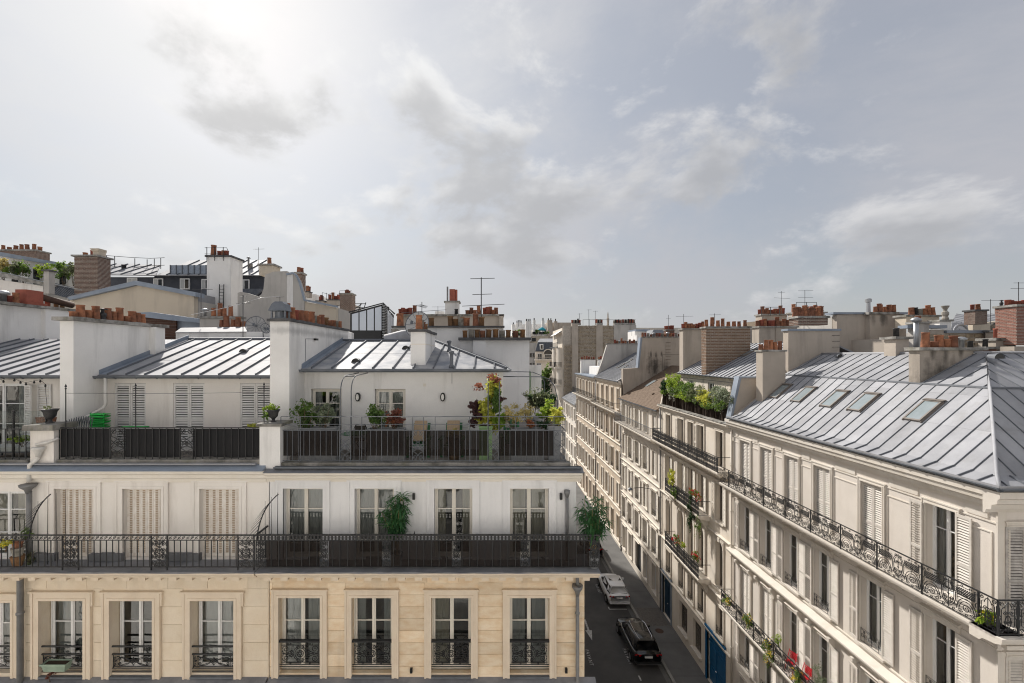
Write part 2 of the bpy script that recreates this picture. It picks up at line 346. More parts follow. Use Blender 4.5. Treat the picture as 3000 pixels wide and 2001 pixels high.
# cars
mat('car_white', (.82, .83, .85), rough=.2, spec=.6, fine=0)
mat('car_black', (.006, .007, .009), rough=.16, spec=.8, fine=0)
mat('car_glass', (.008, .009, .011), rough=.10, spec=.5, fine=0)
mat('tyre', (.012, .012, .012), rough=.9)
mat('rim', (.35, .35, .36), rough=.35, metal=.8)
mat('tail_red', (.35, .01, .012), rough=.2)
mat('plate', (.75, .75, .74), rough=.4)
mat('chrome', (.75, .75, .76), rough=.15, metal=1., fine=0)
def shader_mix(name, col, rough, fac=None, ior=None):
    m = bpy.data.materials.new(name); m.use_nodes = True; MT[name] = m
    t = m.node_tree; N = t.nodes; L = t.links; N.remove(N['Principled BSDF'])
    tp = N.new('ShaderNodeBsdfTransparent'); mx = N.new('ShaderNodeMixShader'); L.new(tp.outputs[0], mx.inputs[1])
    if ior:
        g = N.new('ShaderNodeBsdfGlossy'); g.inputs['Roughness'].default_value = rough; g.inputs[0].default_value = (*col, 1)
        fr = N.new('ShaderNodeFresnel'); fr.inputs[0].default_value = ior; L.new(fr.outputs[0], mx.inputs[0])
        tp.inputs[0].default_value = (.80, .84, .83, 1)
        bp = N.new('ShaderNodeBump'); bp.inputs['Strength'].default_value = .05; bp.inputs['Distance'].default_value = .05
        ns = N.new('ShaderNodeTexNoise'); ns.inputs['Scale'].default_value = 2.2
        ge = N.new('ShaderNodeNewGeometry'); L.new(ge.outputs['Position'], ns.inputs['Vector']); L.new(ns.outputs['Fac'], bp.inputs['Height'])
        L.new(bp.outputs[0], g.inputs['Normal'])
    else:
        g = N.new('ShaderNodeBsdfDiffuse'); g.inputs[0].default_value = (*col, 1); mx.inputs[0].default_value = fac
    L.new(g.outputs[0], mx.inputs[2]); L.new(mx.outputs[0], N['Material Output'].inputs[0])
shader_mix('glass', (.95, .97, .97), .015, ior=2.1)
shader_mix('screen_brown', (.022, .018, .016), .9, fac=.88)
shader_mix('dish_mesh', (.40, .40, .40), .9, fac=.62)
shader_mix('clear_panel', (.9, .95, .97), .02, ior=1.5)
# ---------------------------------------------------------------- ironwork drawn as strokes in the x-z plane
def spiral(cx, cz, R, turns=1.3, a0=0., d=1, n=15, e=.18):
    return [(cx+R*(1-(1-e)*t/(n-1))*math.cos(a0+d*2*PI*turns*t/(n-1)), cz+R*(1-(1-e)*t/(n-1))*math.sin(a0+d*2*PI*turns*t/(n-1))) for t in range(n)]
def ell(cx, cz, rx, rz_, a=0., b=2*PI, n=18): return [(cx+rx*math.cos(a+(b-a)*i/n), cz+rz_*math.sin(a+(b-a)*i/n)) for i in range(n+1)]
def mir(st, w): return st+[[(w-x, z) for x, z in s] for s in st]
def curve2(p0, p1, p2, n=8):
    return [((1-t)**2*p0[0]+2*t*(1-t)*p1[0]+t*t*p2[0], (1-t)**2*p0[1]+2*t*(1-t)*p1[1]+t*t*p2[1]) for t in [i/n for i in range(n+1)]]
def iron(st, r=.008, y=0., mb=None):
    mb = mb or MB()
    for s in st: mb.tube([(x, y, z) for x, z in s], r, 4)
    return mb
def d_long(w, h):
    c = w/2; st = []
    a = c-.2
    st += [spiral(.06, .88*h, .055, 1.4, PI/2, -1), spiral(.06, .12*h, .055, 1.4, -PI/2, 1)]
    st += [ell(.30, .12*h, .26, .44*h, 0, PI, 14), ell(.30, .12*h, .20, .35*h, 0, PI, 12), spiral(.30, .24*h, .12, 1.6, PI, -1), spiral(.46, .12*h, .06, 1.3, PI, 1), spiral(.15, .1*h, .05, 1.2, 0, 1)]
    st += [curve2((.04, .62*h), (.10, .55*h), (.06, .45*h)), curve2((.5, .3*h), (.62, .1*h), (a+.03, .3*h)), curve2((.12, .62*h), (.30, .66*h), (a, .75*h))]
    x = .1
    while x < a+.12:
        st += [[(max(.08, x-.15), .60*h+max(0, .08-x+.15)), (min(x+.02, a), .86*h-(max(0, x+.02-a)))], [(min(x, a), .60*h+max(0, x-a)), (max(.08, x-.17), .86*h-max(0, .08-x+.17))]]; x += .055
    st += [ell(.20, .94*h, .028, .028, n=8), ell(.42, .94*h, .028, .028, n=8), ell(.3, .05*h, .028, .028, n=8), ell(c-.14, .05*h, .03, .03, n=8)]
    st += [spiral(c-.09, .62*h, .06, 1.5, 0, 1), spiral(c-.085, .36*h, .055, 1.5, 0, -1), curve2((c, .12*h), (c-.12, .18*h), (c-.05, .30*h)), spiral(c-.08, .88*h, .05, 1.3, 0, 1)]
    st = mir(st, w)
    st += [ell(c, .5*h, .20, .41*h, n=22), ell(c, .5*h, .155, .35*h, n=20), [(c, .02), (c, .97*h)], [(c-.03, .45*h), (c, .5*h), (c+.03, .45*h)], [(c-.04, .7*h), (c, .6*h), (c+.04, .7*h)]]
    return st
def d_square(w, h):
    c = w/2; s = w*.16
    st = [spiral(s, h-s, s*.85, 1.5, PI, -1), spiral(s, s, s*.85, 1.5, PI, 1), [(s*.4, s*2), (s*.4, h*.42), (s*.9, h*.5), (s*.4, h*.58), (s*.4, h-s*2)],
          [(s*1.6, s*2), (s*.95, s*2.5), (s*.95, h-s*2.6), (s*1.7, h-s*2)], spiral(c-s*.9, h*.62, s*.7, 1.4, 0, 1), spiral(c-s*.8, h*.36, s*.6, 1.4, 0, -1),
          curve2((c, h*.15), (c-s*1.9, h*.3), (c-s*.3, h*.55)), curve2((c, h*.95), (c-s, h*.9), (c-s*1.2, h*.78)), spiral(c-s*.7, h*.12, s*.5, 1.2, PI, 1)]
    return mir(st, w)+[[(c, .02), (c, h*.98)]]
def d_cast(w, h, rows=4):
    c = w/2; st = []; q = h/rows; R = min(w*.23, q*.42)
    for k in range(rows):
        z = q*(k+.5); d = 1 if k % 2 else -1
        st += [spiral(c-w*.24, z, R, 1.6, 0, d, 13), spiral(c-w*.24, z+q*.36*d, R*.5, 1.2, PI, -d, 9), curve2((c, z-q*.5), (c-w*.5, z-q*.1), (c-w*.03, z+q*.45)), curve2((.02, z-q*.4), (w*.12, z), (.02, z+q*.4)),
               ell(c-w*.05, z, w*.045, q*.16, n=8), [(c-w*.24, z-q*.1), (c-w*.12, z+q*.2)]]
    return mir(st, w)+[[(c, 0), (c, h)]]
def d_wire(w, h):
    c = w/2; R = w*.22; e = .015
    st = [spiral(c-R*1.02, h-R*1.1, R, 1.6, PI/2-.6, 1), spiral(c-R*1.02, R*1.1, R, 1.6, -PI/2+.6, -1), curve2((e, h*.72), (c, h*.66), (w-e, h*.42)), curve2((e, h*.72), (-.02+e, h*.78), (c-R*.6, h-R*.3)),
          curve2((e, h*.30), (c, h*.36), (w-e, h*.58)), curve2((c, h*.5), (e*2, h*.42), (e*2, h*.28)), curve2((e*2, h*.28), (c-.01, h*.22), (c, h*.12))]
    return mir(st, w)+[ell(c, h*.5, .035, .035, n=8), ell(c, h*.5, .018, .018, n=6)]
def d_guard(w, h):
    c = w/2; m = h/2
    st = [spiral(.13, m+h*.27, h*.2, 1.5, PI, -1), spiral(.13, m-h*.27, h*.2, 1.5, PI, 1), curve2((.02, m+.1), (.1, m), (.02, m-.1)), curve2((.04, m), (.2, m+.02), (.3, m+h*.18)), curve2((.04, m), (.2, m-.02), (.3, m-h*.18)),
          spiral(.29, m+h*.12, h*.09, 1.2, PI/2, -1), spiral(.29, m-h*.12, h*.09, 1.2, -PI/2, 1), [(.16, m), (.34, m)], ell(c, m, .2, h*.42, PI*.62, PI*1.38, 12), ell(c, m, .155, h*.34, PI*.6, PI*1.4, 12),
          spiral(c-.06, m+h*.36, h*.11, 1.4, PI, -1), spiral(c-.06, m-h*.36, h*.11, 1.4, PI, 1), [(.2, h), (.2, h+.05)], ell(.27, h+.03, .022, .022, n=8), ell(.27, -.03, .022, .022, n=8)]
    st = mir(st, w)+[ell(c, m, h*.19, h*.19, n=14), ell(c, m, h*.09, h*.09, n=10)]
    for k in range(8): st += [[(c+h*.08*math.cos(k*PI/4), m+h*.08*math.sin(k*PI/4)), (c+h*.19*math.cos(k*PI/4+.3), m+h*.19*math.sin(k*PI/4+.3))]]
    return st+[[(0, 0), (w, 0)], [(0, h), (w, h)], [(.02, -.06), (.02, h+.06)], [(w-.02, -.06), (w-.02, h+.06)]]
def d_guard_x(w, h):
    c = w/2; m = h/2
    st = [[(.12, 0), (.12, h)], [(.12, h), (c, m)], [(.12, 0), (c, m)], spiral(.20, m+h*.2, h*.17, 1.4, PI, -1), spiral(.20, m-h*.2, h*.17, 1.4, PI, 1), spiral(.06, m, .045, 1.3, 0, 1), ell(.06, m+h*.32, .025, .04, n=8), ell(.06, m-h*.32, .025, .04, n=8),
          curve2((.2, h*.9), (.34, h), (c-.12, m+.05)), curve2((.2, h*.1), (.34, 0), (c-.12, m-.05)), [(c-.12, m), (c-.03, m+.06), (c, h*.9)], [(c-.12, m), (c-.03, m-.06), (c, h*.1)], [(.02, -.04), (.02, h+.04)]]
    return mir(st, w)+[ell(c, m, .04, .04, n=8), [(0, 0), (w, 0)]]
def panel(key, fn, w, h, r, m):
    return cached(('iron', key, round(w, 3), round(h, 3), m), lambda: iron(fn(w, h), r).me(m, name=key))
# ---------------------------------------------------------------- windows and shutters
def unit_pane(m='glass'): return cached(('pane', m), lambda: MB().poly((0, 0, 0), (1, 0, 0), (1, 0, 1), (0, 0, 1)).me(m, name='pane'))
def curtain_mesh(W, Hh, m, amp=.025, k=9.):
    def fn():
        mb = MB(); n = max(8, int(W*26)); vs_ = []
        for i in range(n+1):
            x = W*i/n; y = amp*math.sin(k*2*PI*x)+amp*.5*math.sin(k*3.7*x+1)
            vs_ += [(x, y, 0), (x, y, Hh)]
        return mb.add(vs_, [(2*i, 2*i+2, 2*i+3, 2*i+1) for i in range(n)]).me(m, True, 'curtain')
    return cached(('curt', round(W, 2), round(Hh, 2), m), fn)
def window(P, T, x0, x1, z0, z1, y, mun=(.38, .70), fm='frame_cream', curt=None, deep=.9, low=.13, panes=True):
    W, Hh = x1-x0, z1-z0; key = ('win', round(W, 3), round(Hh, 3), mun, fm, low)
    st = .055; c = W/2; a, b = .035+st, c-.055
    if b-a < .05: a, b = .04, c-.02
    zs = [low]+[Hh*m for m in mun]+[Hh-.09]
    def fn():
        m = MB()
        m.box(0, .035, -.02, .06, 0, Hh).box(W-.035, W, -.02, .06, 0, Hh).box(.035, W-.035, -.02, .06, Hh-.035, Hh).box(.035, W-.035, -.03, .06, 0, .04)
        for s in (0, 1):
            X0, X1 = (.037, c-.003) if s == 0 else (c+.003, W-.037)
            A, B = (a, b) if s == 0 else (W-b, W-a)
            m.box(X0, A, 0, .045, .042, Hh-.037).box(B, X1, 0, .045, .042, Hh-.037).box(A, B, 0, .045, .042, low).box(A, B, 0, .045, Hh-.09, Hh-.037)
            for q in mun: m.box(A, B, .002, .043, Hh*q-.014, Hh*q+.014)
        m.box(c-.022, c+.022, -.018, -.001, .05, Hh-.04)
        return m.me(fm, name='window')
    w_ = obj('window', cached(key, fn), P, T @ tr(x0, y, z0))
    for A, B in ((a, b), (W-b, W-a)):
        seg = list(zip(zs[:-1], zs[1:])) if panes else [(zs[0], zs[-1])]
        for q0, q1 in seg:
            obj('pane', unit_pane(), w_, T @ tr(x0+A, y+.022, z0+q0) @ sca(B-A, 1, q1-q0) @ M4.Rotation(rnd.uniform(-.012, .012), 4, 'X') @ M4.Rotation(rnd.uniform(-.02, .02), 4, 'Z'))
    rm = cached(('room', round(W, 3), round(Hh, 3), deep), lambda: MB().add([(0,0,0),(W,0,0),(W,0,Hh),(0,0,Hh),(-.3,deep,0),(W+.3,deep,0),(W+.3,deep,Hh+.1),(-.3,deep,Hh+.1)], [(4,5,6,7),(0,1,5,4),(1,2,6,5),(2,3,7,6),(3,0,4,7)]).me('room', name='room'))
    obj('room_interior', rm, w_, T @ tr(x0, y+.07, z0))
    if curt:
        mode, cm = curt
        if mode == 'full': obj('curtain', curtain_mesh(W-.04, Hh-.06, cm), w_, T @ tr(x0+.02, y+.14, z0+.03))
        else:
            f = .26 if mode == 'sides' else .4
            obj('curtain', curtain_mesh(W*f, Hh-.06, cm), w_, T @ tr(x0+.02, y+.14, z0+.03))
            if mode != 'one': obj('curtain', curtain_mesh(W*f, Hh-.06, cm), w_, T @ tr(x1-.02-W*f, y+.14, z0+.03))
    return w_
def shutter(P, T, x, y, z, W, Hh, m='shutter_white', ang=0., slats=False, pitch=.078):
    """one louvred leaf, hinge at local x, opening towards +x when ang = 0"""
    rails = (0, .09), (Hh*.42, Hh*.42+.08), (Hh-.09, Hh)
    def ff():
        q = MB().box(0, .05, -.02, .02, 0, Hh).box(W-.05, W, -.02, .02, 0, Hh)
        for a, b in rails: q.box(.05, W-.05, -.018, .018, a, b)
        return q.me(m, name='shutter')
    def zs():
        out = []
        for a, b in ((.09, Hh*.42), (Hh*.42+.08, Hh-.09)):
            k = int((b-a)/pitch); out += [a+(b-a)*(i+.5)/k for i in range(k)]
        return out
    def one(q, z_):
        h = pitch*.31
        return q.add([(.05, -.017, z_-h), (W-.05, -.017, z_-h), (W-.05, .013, z_+h), (.05, .013, z_+h), (.05, -.010, z_-h-.004), (W-.05, -.010, z_-h-.004), (W-.05, .018, z_+h-.004), (.05, .018, z_+h-.004)],
                     [(0,1,2,3),(7,6,5,4),(0,4,5,1),(3,2,6,7)])
    def fl():
        q = MB()
        for z_ in zs(): one(q, z_)
        return q.me(m, name='louvres')
    key = (round(W, 3), round(Hh, 3), m)
    B = T @ tr(x, y, z) @ rz(ang)
    s = obj('shutter', cached(('sh', key), ff), P, B)
    if slats:
        sm = cached(('slat', key), lambda: one(MB(), 0).me(m, name='slat'))
        for z_ in zs(): obj('slat', sm, s, B @ tr(0, 0, z_))
    else:
        o = obj('louvres', cached(('shl', key), fl), s, B); o['kind'] = 'stuff'
    return s
def wallgrid(mb, x0, x1, z0, z1, holes, y=0., d=.3):
    xs = sorted({x0, x1, *[h[0] for h in holes], *[h[1] for h in holes]}); zs = sorted({z0, z1, *[h[2] for h in holes], *[h[3] for h in holes]})
    xs = [x for x in xs if x0 <= x <= x1]; zs = [z for z in zs if z0 <= z <= z1]
    for i in range(len(xs)-1):
        j = 0
        while j < len(zs)-1:
            cx, cz = (xs[i]+xs[i+1])/2, (zs[j]+zs[j+1])/2
            if any(h[0] < cx < h[1] and h[2] < cz < h[3] for h in holes): j += 1; continue
            k = j
            while k+1 < len(zs)-1 and not any(h[0] < cx < h[1] and h[2] < (zs[k+1]+zs[k+2])/2 < h[3] for h in holes): k += 1
            mb.poly((xs[i], y, zs[j]), (xs[i+1], y, zs[j]), (xs[i+1], y, zs[k+1]), (xs[i], y, zs[k+1])); j = k+1
    for a, b, c, e in [h[:4] for h in holes]:
        mb.poly((a, y, c), (a, y, e), (a, y+d, e), (a, y+d, c)).poly((b, y, c), (b, y+d, c), (b, y+d, e), (b, y, e))
        mb.poly((a, y, e), (b, y, e), (b, y+d, e), (a, y+d, e)).poly((a, y, c), (a, y+d, c), (b, y+d, c), (b, y, c))
    return mb
def surround(W, Hh, t, d, m, key, sill=True, step=True, ears=0.):
    """moulded frame round an opening W x Hh, origin at the opening's lower left corner, wall face at y = 0"""
    def fn():
        q = MB()
        q.box(-t, 0, -d, .01, 0, Hh).box(W, W+t, -d, .01, 0, Hh).box(-t-ears, W+t+ears, -d, .01, Hh, Hh+t)
        if step:
            q.box(-t-.03-ears, W+t+.03+ears, -d-.025, .01, Hh+t, Hh+t+.04).box(-t*.35, 0, -d-.014, -d, 0, Hh).box(W, W+t*.35, -d-.014, -d, 0, Hh).box(-t*.35, W+t*.35, -d-.014, -d, Hh, Hh+t*.35)
            q.box(-t, -t*.75, -d-.018, -d, 0, Hh+t-.003).box(W+t*.75, W+t, -d-.018, -d, 0, Hh+t-.003)
        if ears: q.box(-t-ears, -t, -d, .01, Hh-.16, Hh).box(W+t, W+t+ears, -d, .01, Hh-.16, Hh)
        return q.me(m, name='window_surround')
    return cached(('sur', key, round(W, 3), round(Hh, 3), t, d, m, ears), fn)
# ---------------------------------------------------------------- roofs
def clip(poly, k, lim, keep_less):
    out = []
    for i in range(len(poly)):
        p, q = poly[i], poly[(i+1) % len(poly)]
        ip = (p[k] <= lim) if keep_less else (p[k] >= lim); iq = (q[k] <= lim) if keep_less else (q[k] >= lim)
        if ip: out.append(p)
        if ip != iq:
            t = (lim-p[k])/(q[k]-p[k]); out.append((p[0]+(q[0]-p[0])*t, p[1]+(q[1]-p[1])*t))
    return out
def zinc(P, pts, pitch=.62, off=0., m='zinc', sm='zinc_seam', joints=(), seam=.032, name='roof', T=I4, flare=0.):
    """sheet roof on a planar polygon; pts[0] -> pts[1] is the eave; strips and raised seams run up the slope"""
    p = [V(a) for a in pts]; u = (p[1]-p[0]).normalized(); n = u.cross(p[2]-p[0]).normalized()
    if n.z < 0: n = -n
    s = n.cross(u)
    if s.z < 0: s = -s
    o = p[0]; P2 = [((a-o).dot(u), (a-o).dot(s)) for a in p]
    w3 = lambda a, b, h=0.: o+u*a+s*b+n*h
    base = MB(); base.prism([w3(a, b, -.03) for a, b in P2], n*-.05)
    roof = part(name, base, m, P, T)
    a0, a1 = min(q[0] for q in P2), max(q[0] for q in P2)
    cuts = [a0]; x = a0+off if off else a0+pitch
    while x < a1-.08: cuts.append(x); x += pitch
    cuts.append(a1)
    for i in range(len(cuts)-1):
        st = clip(clip(P2, 0, cuts[i], False), 0, cuts[i+1], True)
        if len(st) < 3: continue
        js = [-1e3, *[j+rnd.uniform(-.02, .02) for j in joints], 1e3]
        for k in range(len(js)-1):
            q = clip(clip(st, 1, js[k], False), 1, js[k+1], True)
            if len(q) < 3 or max(b for _, b in q)-min(b for _, b in q) < .02: continue
            part('zinc_panel', MB().prism([w3(a, b, .004*k) for a, b in q], n*-.02), m, roof, T)
        if i:
            c = cuts[i]; bs = []
            for k in range(len(P2)):
                A, B = P2[k], P2[(k+1) % len(P2)]
                if abs(A[0]-B[0]) > 1e-6 and min(A[0], B[0]) <= c <= max(A[0], B[0]): bs.append(A[1]+(B[1]-A[1])*(c-A[0])/(B[0]-A[0]))
            if len(bs) < 2: continue
            b0, b1 = min(bs), max(bs)
            if b1-b0 < .15: continue
            e = seam*.5; mb = MB(); b0 += .01
            v = [w3(c+sx*e*(1 if h == 0 else .75), b, h) for b in (b0, b1) for sx, h in ((-1, 0), (1, 0), (1, seam*1.3), (-1, seam*1.3))]
            mb.add(v, [(0,1,2,3),(7,6,5,4),(0,4,5,1),(1,5,6,2),(2,6,7,3),(3,7,4,0)])
            part('standing_seam', mb, sm, roof, T)
    return roof
def on_plane(p, q, pts):
    """point where the ray through photo pixel (p, q) meets the plane of pts"""
    a, b, c = (V(x) for x in pts[:3]); n = (b-a).cross(c-a); o = V((0, 0, H)); d = V(((p-CX)/F, 1, -(q-CY)/F))
    return o+d*((a-o).dot(n)/d.dot(n))
def gutter(P, a, b, r=.07, m='zinc_dark', name='gutter', hooks=0, T=I4):
    a, b = V(a), V(b); t = (b-a).normalized(); sd_ = t.cross(V((0, 0, 1))); mb = MB(); n = 7; vs_ = []
    for e in (a, b): vs_ += [e+sd_*(r*math.cos(PI+PI*k/(n-1)))+V((0, 0, r*math.sin(PI+PI*k/(n-1)))) for k in range(n)]
    mb.add(vs_, [(k, k+1, n+k+1, n+k) for k in range(n-1)]+[tuple(range(n)), tuple(range(n, 2*n))])
    mb.tube([a-sd_*r, b-sd_*r], .012, 4).tube([a+sd_*r, b+sd_*r], .012, 4)
    if hooks:
        L = (b-a).length; k = int(L/hooks)
        for i in range(k+1):
            p = a+t*(L*i/k); mb.tube([p+sd_*r*1.1, p+sd_*r*.9+V((0, 0, -r*.8)), p+V((0, 0, -r*1.12)), p-sd_*r*.9+V((0, 0, -r*.8)), p-sd_*r*1.1], .012, 4)
    return part(name, mb, m, P, T)
def skylight(P, c, u, s, n, W, L, glass='skylight_glass', fm='frame_brown', T=I4):
    """roof window centred at c; u along the eave, s up the slope, n out of the roof"""
    R_ = M4((( u.x, s.x, n.x, c.x), (u.y, s.y, n.y, c.y), (u.z, s.z, n.z, c.z), (0, 0, 0, 1)))
    q = MB(); a, b = W/2, L/2
    q.box(-a, -a+.06, -b, b, 0, .09).box(a-.06, a, -b, b, 0, .09).box(-a+.06, a-.06, -b, -b+.06, 0, .085).box(-a+.06, a-.06, b-.06, b, 0, .09)
    q.box(-a-.03, -a, -b-.03, b, 0, .05).box(a, a+.03, -b-.03, b, 0, .05)
    w_ = part('skylight', q, fm, P, R_)
    part('hood', MB().prism([(-a-.03, b-.03, .095), (a+.03, b-.03, .095), (a+.03, b+.12, .02), (-a-.03, b+.12, .02)], (0, 0, .03)), fm, w_, R_)
    part('pane', MB().poly((-a+.06, -b+.06, .07), (a-.06, -b+.06, .07), (a-.06, b-.06, .07), (-a+.06, b-.06, .07)), glass, w_, R_)
    part('blind', MB().poly((-a+.06, -b+.06, .02), (a-.06, -b+.06, .02), (a-.06, b-.06, .02), (-a+.06, b-.06, .02)), 'curtain', w_, R_)
    return w_
# ---------------------------------------------------------------- chimneys
POTS = {
 'taper': ([(.125, 0), (.13, .03), (.105, .36), (.12, .37), (.12, .41), (.085, .41), (.08, .30)], 'clay'),
 'tall': ([(.13, 0), (.13, .02), (.11, .50), (.125, .51), (.125, .55), (.09, .55), (.085, .42)], 'clay'),
 'flare': ([(.10, 0), (.105, .30), (.125, .31), (.125, .34), (.09, .34), (.085, .25)], 'clay_pale'),
 'red': ([(.11, 0), (.115, .34), (.13, .35), (.13, .39), (.09, .39), (.085, .3)], 'clay_red'),
 'short': ([(.12, 0), (.12, .24), (.135, .25), (.135, .28), (.10, .28), (.09, .2)], 'clay'),
 'grey': ([(.12, 0), (.115, .34), (.13, .35), (.13, .38), (.09, .38), (.085, .3)], 'pot_grey'),
 'black': ([(.11, 0), (.10, .38), (.12, .39), (.12, .43), (.08, .43), (.08, .3)], 'cast_black'),
 'cowl': ([(.12, 0), (.12, .10), (.09, .14), (.13, .2), (.13, .3), (.09, .34), (.06, .36), (.06, .46), (.17, .47), (.17, .49), (.02, .52)], 'cast_black'),
 'pipe': ([(.06, 0), (.06, .62), (.05, .63), (.05, .70), (.15, .71), (.02, .80)], 'pipe_grey'),
 'vent': ([(.09, 0), (.09, .26), (.16, .28), (.16, .34), (.10, .38), (.02, .40)], 'steel'),
}
def pot(P, kind, x, y, z, s=1., T=I4, m=None, tilt=.06):
    pr, mm = POTS[kind]
    me_ = cached(('pot', kind, m), lambda: MB().lathe((0, 0, 0), pr, 12).me(m or mm, True, 'pot'))
    return obj('chimney_pot', me_, P, T @ tr(x, y, z) @ rz(rnd.uniform(0, 6)) @ M4.Rotation(rnd.uniform(-tilt, tilt), 4, 'X') @ sca(s*rnd.uniform(.86, 1.08), s*rnd.uniform(.86, 1.08), s*rnd.uniform(.78, 1.14)))
def chimney(P, x0, x1, y0, y1, z0, z1, m, cap='weathered_cap', ct=.11, co=.07, pots=None, n=0, kinds=('taper', 'tall', 'short'), along=None, ps=1., name='chimney', T=I4, z0b=None, bricks=None):
    q = MB()
    if z0b is None: q.box(x0, x1, y0, y1, z0, z1)
    else:  # base follows a roof rising towards +x
        q.prism([(x0, y0, z0), (x1, y0, z0b), (x1, y0, z1), (x0, y0, z1)], (0, y1-y0, 0))
    c = part(name, q, 'mortar' if bricks else m, P, T)
    if bricks:
        b = MB(); brick_face(b, (x0, y0, z0), (x1-x0, 0, 0), z1-z0, (0, -1, 0), *bricks)
        brick_face(b, (x0, y1, z0), (0, y0-y1, 0), z1-z0, (-1, 0, 0), *bricks); brick_face(b, (x1, y0, z0), (0, y1-y0, 0), z1-z0, (1, 0, 0), *bricks)
        part('brickwork', b, m, c, T, kind='stuff')
    if cap: part('chimney_cap', rough_slab(x0-co, x1+co, y0-co, y1+co, z1+.002, z1+ct), cap, c, T)
    zt = z1+(ct if cap else 0)
    if n:
        ax = along or ('x' if x1-x0 > y1-y0 else 'y')
        for i in range(n):
            t = (i+.5)/n; kd = kinds[(i*7+int(x0*3)+i//3) % len(kinds)]
            xx, yy = (x0+(x1-x0)*t, (y0+y1)/2) if ax == 'x' else ((x0+x1)/2, y0+(y1-y0)*t)
            pot(c, kd, xx+rnd.uniform(-.02, .02), yy+rnd.uniform(-.04, .04), zt-.02, ps, T)
    for pt in pots or (): pot(c, pt[0], pt[1], pt[2], zt-.02, pt[3] if len(pt) > 3 else ps, T)
    return c
def rough_slab(x0, x1, y0, y1, z0, z1, n=None):
    """slab with slightly uneven edges"""
    q = MB(); L = max(x1-x0, y1-y0); n = n or max(2, int(L/.35)); ax = x1-x0 >= y1-y0; vs_ = []
    for i in range(n+1):
        t = i/n; j = lambda: rnd.uniform(-.012, .012)
        if ax:
            x = x0+(x1-x0)*t; vs_ += [(x, y0+j(), z0), (x, y1+j(), z0), (x, y1+j(), z1+j()), (x, y0+j(), z1+j())]
        else:
            y = y0+(y1-y0)*t; vs_ += [(x0+j(), y, z0), (x1+j(), y, z0), (x1+j(), y, z1+j()), (x0+j(), y, z1+j())]
    fs = [(i*4+k, i*4+(k+1) % 4, i*4+4+(k+1) % 4, i*4+4+k) for i in range(n) for k in range(4)]+[(0,1,2,3), tuple(4*n+k for k in (3,2,1,0))]
    return q.add(vs_, fs)
def brick_face(b, o, u, h, nrm, bl=.22, bh=.062, gap=.012, d=.012, jit=.004):
    o, u, nrm = V(o), V(u), V(nrm); L = u.length; u = u/L; z = 0.; row = 0
    while z < h-bh*.5:
        x = -(bl/2 if row % 2 else 0); top = min(z+bh, h)
        while x < L:
            a, e = max(x, 0), min(x+bl-gap+rnd.uniform(-jit, jit)*3, L)
            if e-a > .02:
                dd = d+rnd.uniform(-jit, jit); z1 = top-gap*.5+rnd.uniform(-jit, jit); z0 = z+gap*.5
                q = [o+u*a+V((0, 0, z0)), o+u*e+V((0, 0, z0)), o+u*e+V((0, 0, z1)), o+u*a+V((0, 0, z1))]
                b.add(q+[p+nrm*dd for p in q], [(4,5,6,7),(0,1,5,4),(1,2,6,5),(2,3,7,6),(3,0,4,7)])
            x += bl
        z += bh+gap; row += 1
def sheet(P, pts, thick, m, name='wall', T=I4): return part(name, MB().prism(pts, thick), m, P, T)
# ---------------------------------------------------------------- plants
def foliage(mb, c, r, n, size, k=9, seed=0, flat=.0, long=1.6):
    R = random.Random(seed*7919+13); c = V(c); cl = []
    for _ in range(int(k*2.6)):
        d = V((R.gauss(0, 1), R.gauss(0, 1), R.gauss(0, 1))).normalized()*R.uniform(.25, 1.12)
        cl.append((V((d.x*r[0], d.y*r[1], d.z*r[2])), R.uniform(.10, .36), V((R.uniform(-1, 1), R.uniform(-1, 1), R.uniform(-.6, 1))).normalized()))
    mr = min(r)
    for i in range(n):
        o, q, ax = cl[int(len(cl)*R.random()**1.25)]; d = V((R.gauss(0, 1), R.gauss(0, 1), R.gauss(0, 1))).normalized()*R.uniform(.1, 1.)**.6*q
        p = c+o*.85+V((d.x*r[0], d.y*r[1], d.z*r[2]))+ax*(R.gauss(0, .16)*mr)
        t = (V((R.gauss(0, 1), R.gauss(0, 1), R.gauss(0, 1)*(1-flat)-.25))+ax*.7).normalized()
        s = t.cross(V((R.gauss(0, 1), R.gauss(0, 1), R.gauss(0, 1)+flat*2))).normalized(); L = size*R.uniform(.5, 1.35)
        up = t.cross(s)*L*.15
        mb.add([p-t*L*.5*long/1.6, p+s*L*.30-up, p+t*L*.5*long/1.6, p-s*L*.30-up], [(0, 1, 2, 3)])
    return mb
def stems(mb, base, c, r, n=6, rad=.012, seed=0):
    R = random.Random(seed+5); base = V(base); c = V(c)
    for i in range(n):
        e = c+V((R.uniform(-.8, .8)*r[0], R.uniform(-.8, .8)*r[1], R.uniform(-.3, .8)*r[2])); m = base.lerp(e, .5)+V((R.uniform(-.05, .05), R.uniform(-.05, .05), 0))
        mb.tube([base+V((R.uniform(-.02, .02), R.uniform(-.02, .02), 0)), m, e], rad, 4, False, rad*.4)
    return mb
SEED = [1]
def bush(P, base, c, r, m, n, size, k=9, stem=6, name='foliage', rad=.012, flowers=None, long=1.6):
    SEED[0] += 1; s = SEED[0]
    part(name, foliage(MB(), c, r, n, size, k, s, long=long), m, P)
    if stem: part('stem', stems(MB(), base, c, r, stem, rad, s), 'bark', P)
    if flowers: part('flowers', foliage(MB(), c, [x*1.05 for x in r], flowers[1], flowers[2], k, s, long=1.), flowers[0], P)
